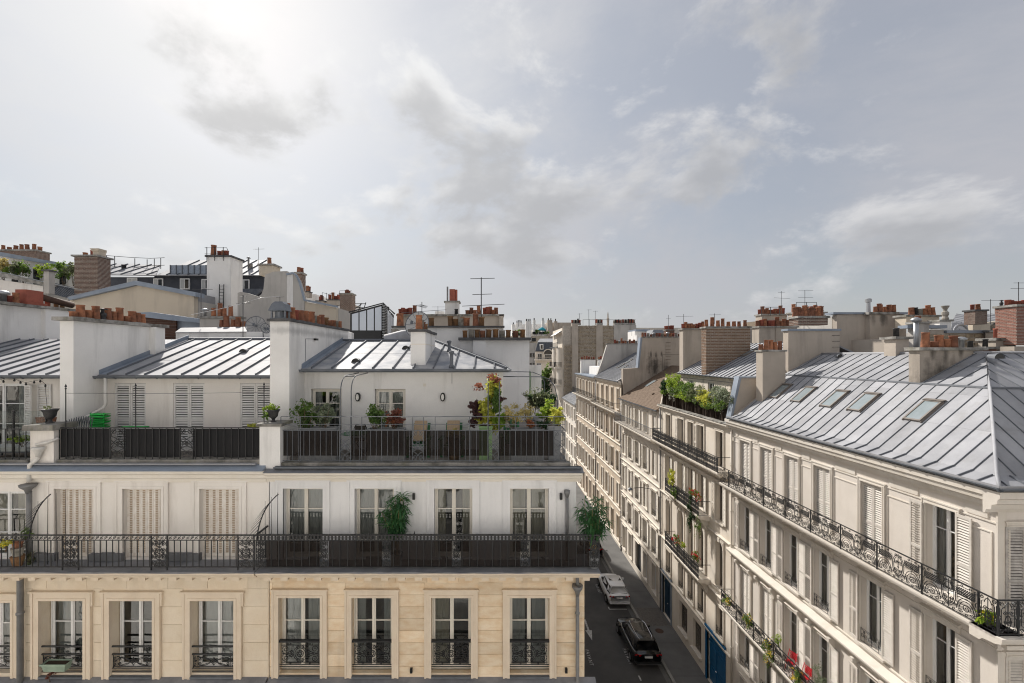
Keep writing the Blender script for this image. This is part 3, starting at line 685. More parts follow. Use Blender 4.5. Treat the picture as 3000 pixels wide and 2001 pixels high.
def bamboo(P, base, h, spread, n, seed):
    R = random.Random(seed); base = V(base); lf = MB(); cn = MB()
    for i in range(n):
        a = R.uniform(0, 2*PI); tip = base+V((math.cos(a)*spread*R.uniform(.3, 1.), math.sin(a)*spread*R.uniform(.2, .7), h*R.uniform(.55, 1.)))
        mid = base.lerp(tip, .5)+V((R.uniform(-.08, .08), R.uniform(-.05, .05), .08)); cn.tube([base+V((R.uniform(-.06, .06), R.uniform(-.05, .05), 0)), mid, tip], .011, 5, False, .005)
        for j in range(5):
            t = .45+.55*j/4; p = base.lerp(mid, t*2) if t < .5 else mid.lerp(tip, t*2-1)
            for q in range(13):
                b = R.uniform(0, 2*PI); L = R.uniform(.20, .38); d = V((math.cos(b), math.sin(b)*.9, R.uniform(-.9, .5))).normalized(); s = d.cross(V((R.uniform(-.4, .4), R.uniform(-.4, .4), 1))).normalized()*.021
                e = p+d*L+V((0, 0, -.10*R.random())); mm = p+d*L*.5+V((0, 0, .02))
                lf.add([p, mm+s, e, mm-s], [(0, 1, 2, 3)])
    part('cane', cn, 'cane', P); part('foliage', lf, 'leaf_bamboo', P)
def antenna(name, label, x, y, z, h, booms, group=None, r=.018, m='aerial'):
    t = thing(name, label, 'antenna', (x, y, z), group)
    part('mast', MB().cyl((x, y, z), (x, y, z+h), r, n=6), m, t)
    for zb, L, ang, k, el in booms:
        q = MB(); d = V((math.cos(ang), math.sin(ang)*.6, math.sin(ang)*.25)); e = V((-d.y, d.x, 0)).normalized()+V((0, 0, .25)); c = V((x, y, z+zb)); o = c-d*L*.45
        q.tube([o, o+d*L], r*.7, 4)
        for i in range(k):
            p = o+d*(L*(i+.5)/k); q.tube([p-e*el*(1-.4*i/k), p+e*el*(1-.4*i/k)], r*.45, 4)
        part('boom', q, m, t)
    return t
# ---------------------------------------------------------------- the terrace houses across the street (facade at Y = 13)
YF = 13.
def rail_bars(P, T, x0, x1, y, z0, z1, pitch, m, r=.011, skip=()):
    bm = cached(('bar', round(z1-z0, 3), r, m), lambda: MB().cyl((0, 0, 0), (0, 0, z1-z0), r, n=4).me(m, name='baluster'))
    n = int((x1-x0)/pitch)
    for i in range(n+1):
        x = x0+(x1-x0)*i/n
        if any(a < x < b for a, b in skip): continue
        obj('baluster', bm, P, T @ tr(x, y, z0))
def blocks(P, intervals, z0, z1, course, m, y=YF, proud=.012, length=.95):
    n = round((z1-z0)/course); ch = (z1-z0)/n
    for k in range(n):
        a, b = z0+k*ch, z0+(k+1)*ch
        for x0, x1 in intervals(a, b):
            L = x1-x0
            if L < .05: continue
            q = max(1, round(L/length)); cuts = [x0+L*i/q for i in range(q+1)]
            if q > 1 and k % 2: cuts = [x0]+[x0+L*(i+.5)/q for i in range(q)]+[x1]
            for i in range(len(cuts)-1):
                blk('stone_block', m, P, cuts[i]+.005, cuts[i+1]-.005, y-proud-rnd.uniform(0, .006), y+.05, a+.005, b-.005)
def gaps(x0, x1, holes, t, ztop):
    def f(a, b):
        if a > ztop-.02: return [(x0, x1)]
        out = []; x = x0
        for h in sorted(holes):
            out.append((x, h[0]-t)); x = h[1]+t
        out.append((x, x1)); return [(p, q) for p, q in out if q-p > .03]
    return f
def modillions(P, x0, x1, m, pitch=.47, y0=12.42, z0=14.5, z1=14.61, T=I4, wd=.2):
    n = int((x1-x0)/pitch)
    for i in range(n+1): blk('modillion', m, P, x0+i*pitch, x0+i*pitch+wd, y0, YF-.001, z0, z1, T)
def balcony_slab(P, x0, x1, m, y0=12.25):
    part('balcony_cornice', MB().prof([(YF-.002, 14.61), (y0+.12, 14.61), (y0+.10, 14.66), (y0+.03, 14.70), (y0, 14.74), (y0, 14.79), (YF-.002, 14.79)], x0, x1), m, P)
    part('balcony_floor', rough_slab(x0-.01, x1+.01, y0-.03, YF+.34, 14.795, 14.83, 30), 'lead', P)
# ---- middle house, white upper floors, four bays
L2 = thing('terrace_house', 'white rendered house with four french windows per floor and a planted roof terrace', 'house', (-2, 13, 0))
up = [(fx(a), fx(b), 14.835, 16.92) for a, b in ((831, 947), (1040, 1155), (1272, 1384), (1494, 1608))]
lo = [(fx(a), fx(b), 11.5, 13.74) for a, b in ((819, 940), (1032, 1149), (1264, 1380), (1493, 1609))]
lx0, lx1 = -6.5, 2.71
part('upper_wall', wallgrid(MB(), lx0, 2.48, 14.8, 17.3, up, YF, .32).poly((2.48, YF, 14.8), (2.48, 24, 14.8), (2.48, 24, 17.3), (2.48, YF, 17.3)), 'white_render_cool', L2)
lw = part('stone_wall', wallgrid(MB(), lx0, lx1, 0, 14.62, lo, YF, .32).poly((lx1, YF, 0), (lx1, 24, 0), (lx1, 24, 14.6), (lx1, YF, 14.6)), 'limestone', L2)
blocks(lw, gaps(lx0, lx1+.012, lo, .2, 13.98), 11.36, 14.5, .35, 'limestone')
for i, h in enumerate(up):
    obj('window_surround', surround(h[1]-h[0], h[3]-h[2], .2, .035, 'white_render_cool', 'a'), L2, tr(h[0], YF, h[2]))
    window(L2, I4, h[0], h[1], h[2], h[3], YF+.2, (.23, .71-.03), 'frame_cream', (('full', 'curtain_grey'), ('full', 'curtain_grey'), ('sides', 'curtain_beige'), ('half', 'curtain_beige'))[i])
for i, h in enumerate(lo):
    W, Hh = h[1]-h[0], h[3]-h[2]
    obj('window_surround', surround(W, Hh+.1, .2, .06, 'stone_trim', 'b'), L2, tr(h[0], YF-.012, h[2]-.1))
    window(L2, I4, h[0], h[1], h[2], h[3], YF+.2, (.64,), 'frame_cream', (('half', 'curtain'), ('sides', 'curtain_grey'), ('one', 'curtain_beige'), ('half', 'curtain_grey'))[i])
    g = obj('window_guard', panel('guard', d_guard, W-.1, .50, .0105, 'iron'), L2, tr(h[0]+.05, YF+.0, 11.82))
    part('handrail', MB().box(h[0]-.01, h[1]+.01, YF-.045, YF+.045, 12.42, 12.475), 'iron', g)
    for zz_ in (11.75, 11.69, 11.62): part('guard_bar', MB().cyl((h[0]-.01, YF, zz_), (h[1]+.01, YF, zz_), .011, n=4), 'iron', g)
    blk('window_sill', 'zinc_dark', L2, h[0]+.003, h[1]-.003, YF-.10, YF+.19, 11.40, 11.45)
part('string_course', MB().prof([(YF-.005, 11.1), (12.78, 11.1), (12.72, 11.18), (12.72, 11.28), (YF-.005, 11.28)], lx0, lx1+.3), 'stone_trim', L2)
part('course_flashing', MB().prof([(YF-.014, 11.285), (12.70, 11.285), (12.70, 11.295), (YF-.014, 11.40)], lx0, lx1+.32), 'lead', L2)
balcony_slab(L2, lx0-.02, 3.0, 'stone_trim'); modillions(L2, lx0+.12, 2.6, 'stone_trim')
def x12(p): return (p-CX)*12.35/F
pan = [(x12(a), x12(b)) for a, b in ((750, 779), (935.5, 962), (1119, 1145.5), (1324, 1349), (1525, 1552), (1727, 1756))]
r0, r1 = pan[0][0], pan[-1][1]
rl = part('balcony_railing', MB().box(r0-.02, r1+.02, 12.325, 12.375, 15.79, 15.83).box(r0, r1, 12.335, 12.365, 15.645, 15.665).box(r0, r1, 12.335, 12.365, 14.91, 14.93).box(r1-.02, r1+.02, 12.375, YF, 15.79, 15.83).box(r1-.01, r1+.01, 12.375, YF, 14.91, 14.93).box(r0-.02, r0+.02, 12.375, YF, 15.79, 15.83), 'iron', L2)
rail_bars(rl, I4, r0, r1, 12.35, 14.93, 15.65, .208, 'iron', .0125, [(a+.02, b-.02) for a, b in pan])
fr = MB(); n_ = int((r1-r0)/.098)
for i in range(n_):
    x = r0+(r1-r0)*(i+.5)/n_; fr.box(x-.026, x+.026, 12.346, 12.354, 15.665, 15.79); fr.box(x-.049, x+.049, 12.347, 12.353, 15.72, 15.735)
part('frieze', fr, 'iron', rl, kind='stuff')
for y_ in [12.47+.105*i for i in range(5)]:
    for xx in (r1, r0): part('baluster', MB().cyl((xx, y_, 14.93), (xx, y_, 15.79), .010, n=4), 'iron', rl)
for i, (a, b) in enumerate(pan):
    obj('scroll_panel', panel('cast', d_cast, b-a, .71, .0105, 'iron'), rl, tr(a, 12.35, 14.94))
    if i: part('privacy_screen', MB().poly((pan[i-1][1], 12.368, 14.90), (a, 12.368, 14.90), (a, 12.368, 15.66), (pan[i-1][1], 12.368, 15.66)), 'screen_brown', rl)
for i, p in enumerate((1212, 1324, 1437, 1574)): part('finial', MB().lathe((x12(p-130+i*20), 12.35, 15.83), [(.012, 0), (.022, .02), (.008, .06), (.001, .1)], 6), 'iron', rl)
# cornice and terrace
part('cornice', MB().prof([(YF, 17.12), (12.96, 17.12), (12.94, 17.2), (12.85, 17.24), (12.83, 17.31), (12.76, 17.36), (12.76, 17.42), (YF, 17.42)], -6.55, 2.62), 'cream_trim', L2)
part('cornice_flashing', MB().prof([(13.05, 17.425), (12.73, 17.425), (12.73, 17.435), (12.98, 17.53), (13.05, 17.53)], -6.57, 2.66), 'lead', L2)
gutter(L2, (-6.3, 12.86, 17.575), (2.6, 12.86, 17.575), .062, 'zinc_dark')
part('terrace_ledge', rough_slab(-6.2, 2.32, 12.99, 13.28, 17.52, 17.66, 26), 'ledge_stone', L2)
part('terrace_deck', MB().box(-6.7, 2.3, 13.28, 15.2, 17.45, 17.6).box(.45, 2.3, 15.2, 22, 17.45, 17.6), 'deck', L2)
def x131(p): return (p-CX)*13.1/F
tp = [(x131(a), x131(b)) for a, b in ((995, 1027), (1208, 1241), (1429, 1461), (1623, 1657))]
a0, a1 = x131(823), x131(1657)
q = MB().box(a0, a1, 13.085, 13.115, 18.585, 18.605).box(a0, a1, 13.088, 13.112, 17.70, 17.715).box(a0, a1, 13.09, 13.11, 18.765, 18.78).box(a0, a1, 13.085, 13.115, 18.99, 19.01)
for p in (823, 880, 995, 1027, 1060, 1118, 1208, 1241, 1275, 1376, 1429, 1461, 1510, 1570, 1623, 1656):
    q.box(x131(p)-.009, x131(p)+.009, 13.091, 13.109, 17.66, 18.99)
q.box(a1-.01, a1+.01, 13.115, 17.5, 18.99, 19.01).box(a1-.01, a1+.01, 13.115, 17.5, 18.585, 18.605).box(a1-.01, a1+.01, 13.115, 17.5, 17.70, 17.715)
tl = part('terrace_railing', q, 'iron_grey', L2)
rail_bars(tl, I4, a0+.02, a1, 13.1, 17.715, 18.585, .164, 'iron_grey', .0085, [(a-.02, b+.02) for a, b in tp])
for k in range(26): part('baluster', cached(('bar', .87, .0085, 'iron_grey'), lambda: MB().cyl((0, 0, 0), (0, 0, .87), .0085, n=4).me('iron_grey')), None, tl, tr(a1, 13.27+k*.164, 17.715))
prev = a0
for a, b in tp:
    obj('scroll_panel', panel('wire', d_wire, b-a, .86, .0095, 'iron_grey'), tl, tr(a, 13.1, 17.72))
    part('privacy_screen', MB().poly((prev+.01, 13.13, 17.84), (a-.01, 13.13, 17.84), (a-.01, 13.13, 18.585), (prev+.01, 13.13, 18.585)), 'screen_brown', tl); prev = b
# setback attic
YW = 15.15
def xw(p): return (p-CX)*YW/F
aw = [(xw(911), xw(1001), 17.62, 19.67), (xw(1098), xw(1188), 17.62, 19.66)]
part('attic_wall', wallgrid(MB(), -6.38, .4, 17.6, 20.32, aw, YW, .22).poly((.4, YW, 17.6), (.4, 24, 17.6), (.4, 24, 20.32), (.4, YW, 20.32)), 'white_render', L2)
for i, h in enumerate(aw): window(L2, I4, h[0]+.02, h[1]-.02, h[2], h[3]-.02, YW+.12, (.28, .52, .76), 'frame_cream', (('sides', 'curtain_grey'), ('full', 'curtain'))[i])
for p in (1049.6, 1297.5):
    c = V((xw(p), YW, pz(1162.8, YW))); l = part('wall_lamp', MB().prism([(c.x+.085*math.cos(t)*1., YW-.002, c.z+.15*math.sin(t)) for t in [k*PI/8 for k in range(16)]], (0, -.09, 0)), 'lamp_black', L2)
    part('lamp_lens', MB().prism([(c.x+.05*math.cos(t), YW-.092, c.z+.105*math.sin(t)) for t in [k*PI/6 for k in range(12)]], (0, -.03, 0)), 'lamp_glass', l)
blk('wall_vent', 'frame_cream', L2, xw(1240), xw(1248), YW-.025, YW, pz(1132, YW), pz(1124, YW))
E0, RID = 20.36, 21.42
rp = [(-6.38, 14.85, E0), (.5, 14.85, E0), (-2.46, 19, RID), (-6.38, 19, RID)]
zinc(L2, rp, .68, .35, 'zinc_worn', joints=(2.1,), seam=.045)
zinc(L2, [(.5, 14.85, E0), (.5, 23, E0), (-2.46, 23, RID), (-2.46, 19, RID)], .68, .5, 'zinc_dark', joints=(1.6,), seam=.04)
zinc(L2, [(-2.46, 23.2, E0), (-6.38, 23.2, E0), (-6.38, 19, RID), (-2.46, 19, RID)], .68, .3, 'zinc')
part('hip_cap', MB().tube([(.5, 14.85, E0+.03), (-2.46, 19, RID+.04)], .055, 5).tube([(-2.46, 19, RID+.04), (-6.38, 19, RID+.04)], .06, 6), 'zinc_seam', L2)
gutter(L2, (-6.38, 14.76, 20.33), (.58, 14.76, 20.33), .085, 'zinc_dark'); gutter(L2, (.58, 14.72, 20.33), (.58, 22, 20.33), .085, 'zinc_dark')
part('flashing', MB().prism([(-6.375, 14.9, E0+.01), (-6.375, 19, RID+.01), (-6.375, 19, RID+.16), (-6.375, 14.9, E0+.16)], (.015, 0, 0)).prism([(-6.36, 14.88, E0+.005), (-6.2, 14.88, E0+.005), (-6.2, 19, RID+.01), (-6.36, 19, RID+.01)], (0, 0, .012)), 'zinc_flash', L2)
def half_vent(P, p, q, pts, r=.16, m='zinc_seam'):
    c = on_plane(p, q, pts); mb = MB(); n = 8
    ring = [V((r*math.cos(k*PI/n), 0, r*math.sin(k*PI/n))) for k in range(n+1)]
    mb.add([c+v for v in ring]+[c+v*.55+V((0, .34, .06)) for v in ring], [(k, k+1, n+2+k, n+1+k) for k in range(n)])
    o = part('roof_vent', mb, m, P); part('vent_grille', MB().poly(*[c+v*.9+V((0, .03, 0)) for v in ring]), 'room', o)
half_vent(L2, 1042, 1063, rp); half_vent(L2, 1189, 1024, rp)
for p, q, hh in ((1323, 1077, .55), (1316, 1030, .42)):
    c = on_plane(p, q, rp); part('vent_pipe', MB().lathe(c, [(.10, -.02), (.09, .05), (.06, .10), (.06, hh-.1), (.09, hh-.06), (.09, hh), (.02, hh+.02)], 10), 'zinc_seam', L2, smooth=True)
ch = chimney(L2, -2.79, -2.28, 15.3, 17.95, 20.2, 21.62, 'white_render', 'dark_cap', .09, .07)
for k, (yy, kd) in enumerate(((15.5, 'tall'), (15.8, 'grey'), (16.3, 'taper'), (16.9, 'flare'))): pot(ch, kd, -2.53, yy, 21.70, 1.0)
part('band', MB().box(-2.80, -2.27, 15.29, 17.96, 21.18, 21.21), 'cream_trim', ch)
# party wall between the two houses, with its pots
pw = part('party_wall', MB().box(-6.99, -6.38, 14., 19.7, 17.5, 21.88), 'white_stained', L2)
part('wall_coping', rough_slab(-7.06, -6.31, 13.92, 19.8, 21.885, 21.97, 24), 'dark_cap', pw)
for k in range(14):
    pot(pw, ('tall', 'taper', 'red', 'taper', 'taper', 'tall', 'grey', 'taper', 'tall', 'flare', 'short', 'taper', 'grey', 'taper')[k], -6.68+rnd.uniform(-.03, .03), 14.55+k*.37-(.1 if k < 5 else 0), 21.95, 1.0)
cw = MB().box(-7.0, -6.52, 14.0, 14.36, 21.97, 22.0)
for sx in (-6.98, -6.56):
    for sy in (14.02, 14.30): cw.box(sx, sx+.05, sy, sy+.05, 22.0, 22.22)
cw.prism([(-7.04, 13.96, 22.22), (-6.48, 13.96, 22.22), (-6.56, 14.04, 22.44), (-6.64, 14.08, 22.52), (-6.88, 14.08, 22.52), (-6.96, 14.04, 22.44)], (0, .42, 0)).cyl((-6.76, 14.18, 22.0), (-6.76, 14.18, 22.2), .12, n=10)
part('chimney_cowl', cw, 'zinc_dark', pw)
part('wall_pier', MB().box(-6.99, -6.38, 19.7, 21.3, 17.5, 21.45), 'white_render', L2)
pr = part('pilaster', MB().box(-6.76, -6.16, 12.93, 13.55, 17.46, 18.74), 'white_render', L2); part('pilaster_cap', rough_slab(-6.83, -6.09, 12.86, 13.6, 18.742, 18.82), 'ledge_stone', pr)
for zz_, p in ((16.72, 1213), (16.72, 1643)): blk('wall_light', 'lamp_black', L2, fx(p)-.035, fx(p)+.035, YF-.08, YF, fz(1462), fz(1444))
for p in (1206, 1658): blk('wall_light', 'lamp_black', L2, fx(p)-.035, fx(p)+.035, YF-.09, YF-.01, fz(1967), fz(1954))
dp = part('drainpipe', MB().cyl((2.20, 12.93, 14.84), (2.20, 12.93, 16.7), .045, n=8).lathe((2.20, 12.93, 16.68), [(.05, 0), (.085, .12), (.085, .2)], 8), 'pipe_grey', L2, smooth=True)
part('drainpipe', MB().cyl((fx(1689), 12.86, 6), (fx(1689), 12.86, 13.9), .052, n=8).lathe((fx(1689), 12.86, 13.85), [(.055, 0), (.07, .1), (.15, .22), (.16, .3), (.13, .3)], 10).lathe((fx(1689), 12.86, 13.3), [(.053, 0), (.07, .02), (.07, .06), (.053, .08)], 8).cyl((fx(1689), 12.86, 14.1), (fx(1689), 12.9, 14.55), .05, n=8), 'pipe_grey', L2, smooth=True)
sheet(L2, [(-7, 24, 0), (2.7, 24, 0), (2.7, 24, 20.3), (-7, 24, 20.3)], (0, .2, 0), 'white_render', 'rear_wall')
# ---- left house, cream, three shuttered bays
L1 = thing('terrace_house', 'cream house with three rusty folding shutters and black cloth round its roof terrace', 'house', (-10, 13, 0))
x0, x1 = -13.62, -6.52
u1 = [(fx(a), fx(b), 14.84, 16.91) for a, b in ((162, 278), (361, 475), (586.5, 703))]
l1 = [(fx(a), fx(b), 11.5, 13.66) for a, b in ((121, 250), (327, 452), (562, 689))]
part('upper_wall', wallgrid(MB(), x0, x1, 14.8, 17.3, u1, YF, .3), 'cream_render', L1)
lw = part('stone_wall', wallgrid(MB(), x0, x1, 0, 14.62, l1, YF, .4), 'pale_stone', L1)
blocks(lw, gaps(x0, x1-.02, l1, .24, 13.98), 11.36, 14.5, .52, 'pale_stone', length=1.1)
for i, h in enumerate(u1):
    W, Hh = h[1]-h[0], h[3]-h[2]
    obj('window_surround', surround(W, Hh, .2, .035, 'cream_render', 'c'), L1, tr(h[0], YF, h[2]))
    n = 6; wl_ = W/n
    for k in range(n):   # folding metal leaves with rows of slots
        def leaf_mesh():
            m = MB().box(.004, wl_-.004, 0, .018, 0, Hh-.02).box(.0, .02, -.012, 0, 0, Hh-.02); return m.me('shutter_rust', name='leaf')
        def slot_mesh():
            m = MB(); r = 0; z = .12
            while z < Hh-.1:
                m.add([(wl_*.40, -.016, z), (wl_*.80, -.016, z), (wl_*.80, -.001, z+.03), (wl_*.40, -.001, z+.03)], [(0, 1, 2, 3)]); m.poly((wl_*.40, -.003, z-.006), (wl_*.80, -.003, z-.006), (wl_*.80, -.003, z+.016), (wl_*.40, -.003, z+.016)); z += .052
            return m.me('shutter_gap', name='slots')
        lf = obj('shutter_leaf', cached(('pers', round(W, 2)), leaf_mesh), L1, tr(h[0]+k*wl_, YF+.15+(.012 if k % 2 else 0), h[2]+.01))
        o = obj('slots', cached(('slots', round(W, 2)), slot_mesh), lf, tr(h[0]+k*wl_, YF+.15+(.012 if k % 2 else 0), h[2]+.01)); o['kind'] = 'stuff'
for i, h in enumerate(l1):
    W, Hh = h[1]-h[0], h[3]-h[2]
    obj('window_surround', surround(W, Hh+.12, .22, .07, 'stone_trim', 'd', ears=.05), L1, tr(h[0], YF-.012, h[2]-.12))
    window(L1, I4, h[0]+.04, h[1], h[2], h[3], YF+.27, (.63,), 'frame_white', (('full', 'curtain_grey'), None, ('full', 'curtain'))[i])
    g = obj('window_guard', panel('guardx', d_guard_x, W-.04, .30, .0105, 'iron'), L1, tr(h[0]+.02, YF+.02, 11.68))
    for zz_, rr in ((12.27, .028), (12.04, .025), (11.63, .014), (11.54, .014)): part('guard_bar', MB().cyl((h[0]-.01, YF+.02, zz_), (h[1]+.01, YF+.02, zz_), rr, n=6), 'iron', g)
    blk('window_sill', 'zinc_dark', L1, h[0]+.003, h[1]-.003, YF-.11, YF+.26, 11.40, 11.45)
part('string_course', MB().prof([(YF-.005, 11.1), (12.78, 11.1), (12.72, 11.18), (12.72, 11.28), (YF-.005, 11.28)], -21, x1-.03), 'stone_trim', L1)
part('course_flashing', MB().prof([(YF-.014, 11.285), (12.70, 11.285), (12.70, 11.295), (YF-.014, 11.40)], -21, x1-.03), 'lead', L1)
balcony_slab(L1, -21, x1-.04, 'stone_trim'); modillions(L1, -20.9, x1-.3, 'stone_trim', .44)
pan = [(x12(a), x12(b)) for a, b in ((183, 230), (443, 490), (697, 744))]
r0, r1 = -20., x12(746)
rl = part('balcony_railing', MB().box(r0, r1, 12.33, 12.37, 15.79, 15.82).box(r0, r1, 12.337, 12.363, 15.655, 15.67).box(r0, r1, 12.335, 12.365, 14.91, 14.93), 'iron', L1)
for a, b in pan:
    obj('scroll_panel', panel('cast4', d_cast, b-a, .72, .0105, 'iron'), rl, tr(a, 12.35, 14.935))
    part('post', MB().box(a-.012, a+.012, 12.335, 12.365, 14.83, 15.79).box(b-.012, b+.012, 12.335, 12.365, 14.83, 15.79), 'iron', rl)
rail_bars(rl, I4, r0, r1, 12.35, 14.93, 15.66, .171, 'iron', .0135, pan)
fr = MB(); n_ = int((r1+15.)/.12)
for i in range(n_):
    x = -15.+(r1+15.)*(i+.5)/n_; iron([spiral(x, 15.73, .045, 1.2, 0, 1 if i % 2 else -1, 8), [(x-.05, 15.68), (x+.05, 15.78)]], .0075, 12.35, fr)
part('frieze', fr, 'iron', rl, kind='stuff')
for a, b in ((107, 172), (272, 367), (492, 592)):
    pl = part('plinth_block', MB().box(fx(a), fx(b), 12.86, YF, 14.835, 15.04), 'plinth_grey', L1)
part('cornice', MB().prof([(YF, 17.1), (12.95, 17.1), (12.93, 17.2), (12.87, 17.24), (12.85, 17.34), (12.78, 17.39), (12.76, 17.47), (YF, 17.47)], -21, -6.56), 'cream_trim', L1)
part('cornice_flashing', MB().prof([(13.05, 17.475), (12.73, 17.475), (12.73, 17.487), (12.96, 17.62), (13.05, 17.62)], -21, -6.58), 'zinc_flash', L1)
gutter(L1, (-20.6, 12.90, 17.665), (-6.85, 12.90, 17.665), .05, 'zinc')
part('terrace_ledge', rough_slab(-12.7, -6.78, 12.99, 13.30, 17.6, 17.75, 24), 'ledge_stone', L1)
part('terrace_deck', MB().box(-13.6, -6.9, 13.3, 15.2, 17.4, 17.55), 'deck', L1)
a0, a1 = x131(174), x131(762)
tl = part('terrace_railing', MB().box(a0, a1, 13.085, 13.115, 18.66, 18.685).box(a0, a1, 13.09, 13.11, 17.80, 17.815), 'iron', L1)
tp = [(x131(a), x131(b)) for a, b in ((324, 364), (528, 566))]
rail_bars(tl, I4, a0, a1, 13.1, 17.74, 18.66, .207, 'iron', .0125, tp)
prev = a0
for a, b in tp+[(a1, None)]:
    if b:
        obj('scroll_panel', panel('wire', d_wire, b-a, .84, .0115, 'iron'), tl, tr(a, 13.1, 17.815))
        part('post', MB().box(a-.01, a+.01, 13.085, 13.115, 17.74, 18.66).box(b-.01, b+.01, 13.085, 13.115, 17.74, 18.66), 'iron', tl)
    mb = MB(); n = max(2, int((a-prev)/.1)); vs_ = []
    for k in range(n+1):
        x = prev+.01+(a-prev-.02)*k/n; d = .012*math.sin(k*1.7); vs_ += [(x, 13.125+d, 17.80+.02*math.sin(k*.4)), (x, 13.125+d*.3, 18.64)]
    part('privacy_screen', mb.add(vs_, [(2*k, 2*k+2, 2*k+3, 2*k+1) for k in range(n)]), 'screen_black', tl); prev = b or a
for p, top in ((186, 1127), (392, 1125), (770, 1122)):
    x = x131(p); zt = pz(top, 13.2)
    part('spear_post', MB().cyl((x, 13.17, 17.75), (x, 13.17, zt-.1), .014, n=6).lathe((x, 13.17, zt-.14), [(.014, 0), (.03, .02), (.006, .06), (.032, .08), (.001, .17)], 6), 'iron', L1)
part('wire', MB().tube([(x131(186), 13.17, pz(1152, 13.17)), (x131(392), 13.17, pz(1153, 13.17)), (x131(580), 13.17, pz(1152, 13.17)), (x131(770), 13.17, pz(1149, 13.17))], .008, 4), 'iron', L1)
aw = [(xw(a), xw(b), 17.6, 19.86) for a, b in ((336, 427), (508, 599), (703, 794))]
part('attic_wall', wallgrid(MB(), -13.19, -6.99, 17.5, 20.12, aw, YW, .15), 'cream_render', L1)
for h in aw:
    W = (h[1]-h[0])/2-.01
    sheet(L1, [(h[0], YW+.14, h[2]), (h[1], YW+.14, h[2]), (h[1], YW+.14, h[3]), (h[0], YW+.14, h[3])], (0, .02, 0), 'room', 'recess_shade')  # dark sheet stands in for the shade behind the louvres
    shutter(L1, I4, h[0]+.008, YW+.03, h[2], W, h[3]-h[2]-.01); shutter(L1, I4, h[0]+W+.016, YW+.035, h[2], W, h[3]-h[2]-.01)
zr = [(-13.19, 14.85, 20.15), (-6.99, 14.85, 20.15), (-6.99, 19.3, 21.5), (-13.19, 19.3, 21.5)]
zinc(L1, zr, .62, .33, 'zinc', joints=(1.6, 3.3), seam=.045)
zinc(L1, [(-6.99, 23.2, 20.15), (-13.19, 23.2, 20.15), (-13.19, 19.3, 21.5), (-6.99, 19.3, 21.5)], .62, .3, 'zinc')
part('ridge_cap', MB().tube([(-13.19, 19.3, 21.53), (-6.99, 19.3, 21.53)], .06, 6), 'zinc_seam', L1)
gutter(L1, (-13.19, 14.76, 20.12), (-6.99, 14.76, 20.12), .085, 'zinc_dark', hooks=.62)
half_vent(L1, 711, 1034, zr)
part('flashing', MB().prism([(-13.18, 14.9, 20.17), (-13.18, 19.3, 21.52), (-13.18, 19.3, 21.7), (-13.18, 14.9, 20.32)], (.015, 0, 0)).prism([(-13.16, 14.88, 20.165), (-12.9, 14.88, 20.165), (-12.9, 17.4, 20.93), (-13.16, 17.4, 20.93)], (0, 0, .012)), 'zinc_flash', L1)
w1 = part('party_wall', MB().box(-13.62, -13.19, 14., 17.1, 17.5, 21.9).box(-13.55, -12.95, 17.1, 17.6, 17.5, 21.9), 'white_render', L1)
part('wall_coping', rough_slab(-13.74, -13.09, 13.86, 17.2, 21.905, 22.03, 12), 'weathered_cap', w1); part('wall_coping', rough_slab(-13.6, -12.85, 17.2, 17.7, 21.905, 22.03), 'weathered_cap', w1)
for k, kd in enumerate(('short', 'tall', 'short', 'tall', 'cowl', 'tall', 'taper', 'tall', 'short', 'tall', 'taper', 'taper')):
    pot(w1, kd, -13.42+rnd.uniform(-.05, .05), 14.25+k*.255, 22.0, .98)
pl = part('pilaster', MB().box(x131(104), x131(172), 12.95, 13.6, 17.6, 18.62), 'cream_render', L1)
part('pilaster_cap', rough_slab(x131(90), x131(178), 12.86, 13.66, 18.622, 18.78), 'ledge_stone', pl)
P_ = lambda p, q, Y: (px(p, Y), Y, pz(q, Y))
part('drainpipe', MB().tube([P_(309, 1103, 14.75), P_(309, 1186, 14.75), P_(302, 1196, 14.7), P_(250, 1224, 14.2), P_(185, 1246, 13.7)], .05, 8), 'pipe_white', L1, smooth=True)
part('drainpipe', MB().tube([P_(172, 1284, 13.0), P_(140, 1296, 12.88), P_(105, 1303, 12.86)], .04, 8).lathe(P_(113, 1337, 12.86), [(.07, 0), (.09, .12), (.16, .2), (.17, .27), (.14, .27)], 10).tube([P_(112, 1330, 12.86), P_(110, 1345, 12.86), P_(88, 1362, 12.86), P_(86, 1410, 12.86)], .06, 8), 'pipe_white', L1, smooth=True)
part('drainpipe', MB().lathe((fx(98), 12.85, fz(1440)), [(.06, 0), (.09, .1), (.2, .2), (.21, .26)], 10).cyl((fx(99), 12.87, 14.84), (fx(99), 12.87, fz(1436)), .065, n=8), 'pipe_grey', L1, smooth=True)
part('drainpipe', MB().tube([(fx(80), 12.78, 14.5), (fx(76), 12.84, 14.35), (fx(76), 12.84, 8)], .075, 8).lathe((fx(76), 12.84, 13.3), [(.076, 0), (.095, .02), (.095, .08), (.076, .1)], 8), 'pipe_grey', L1, smooth=True)
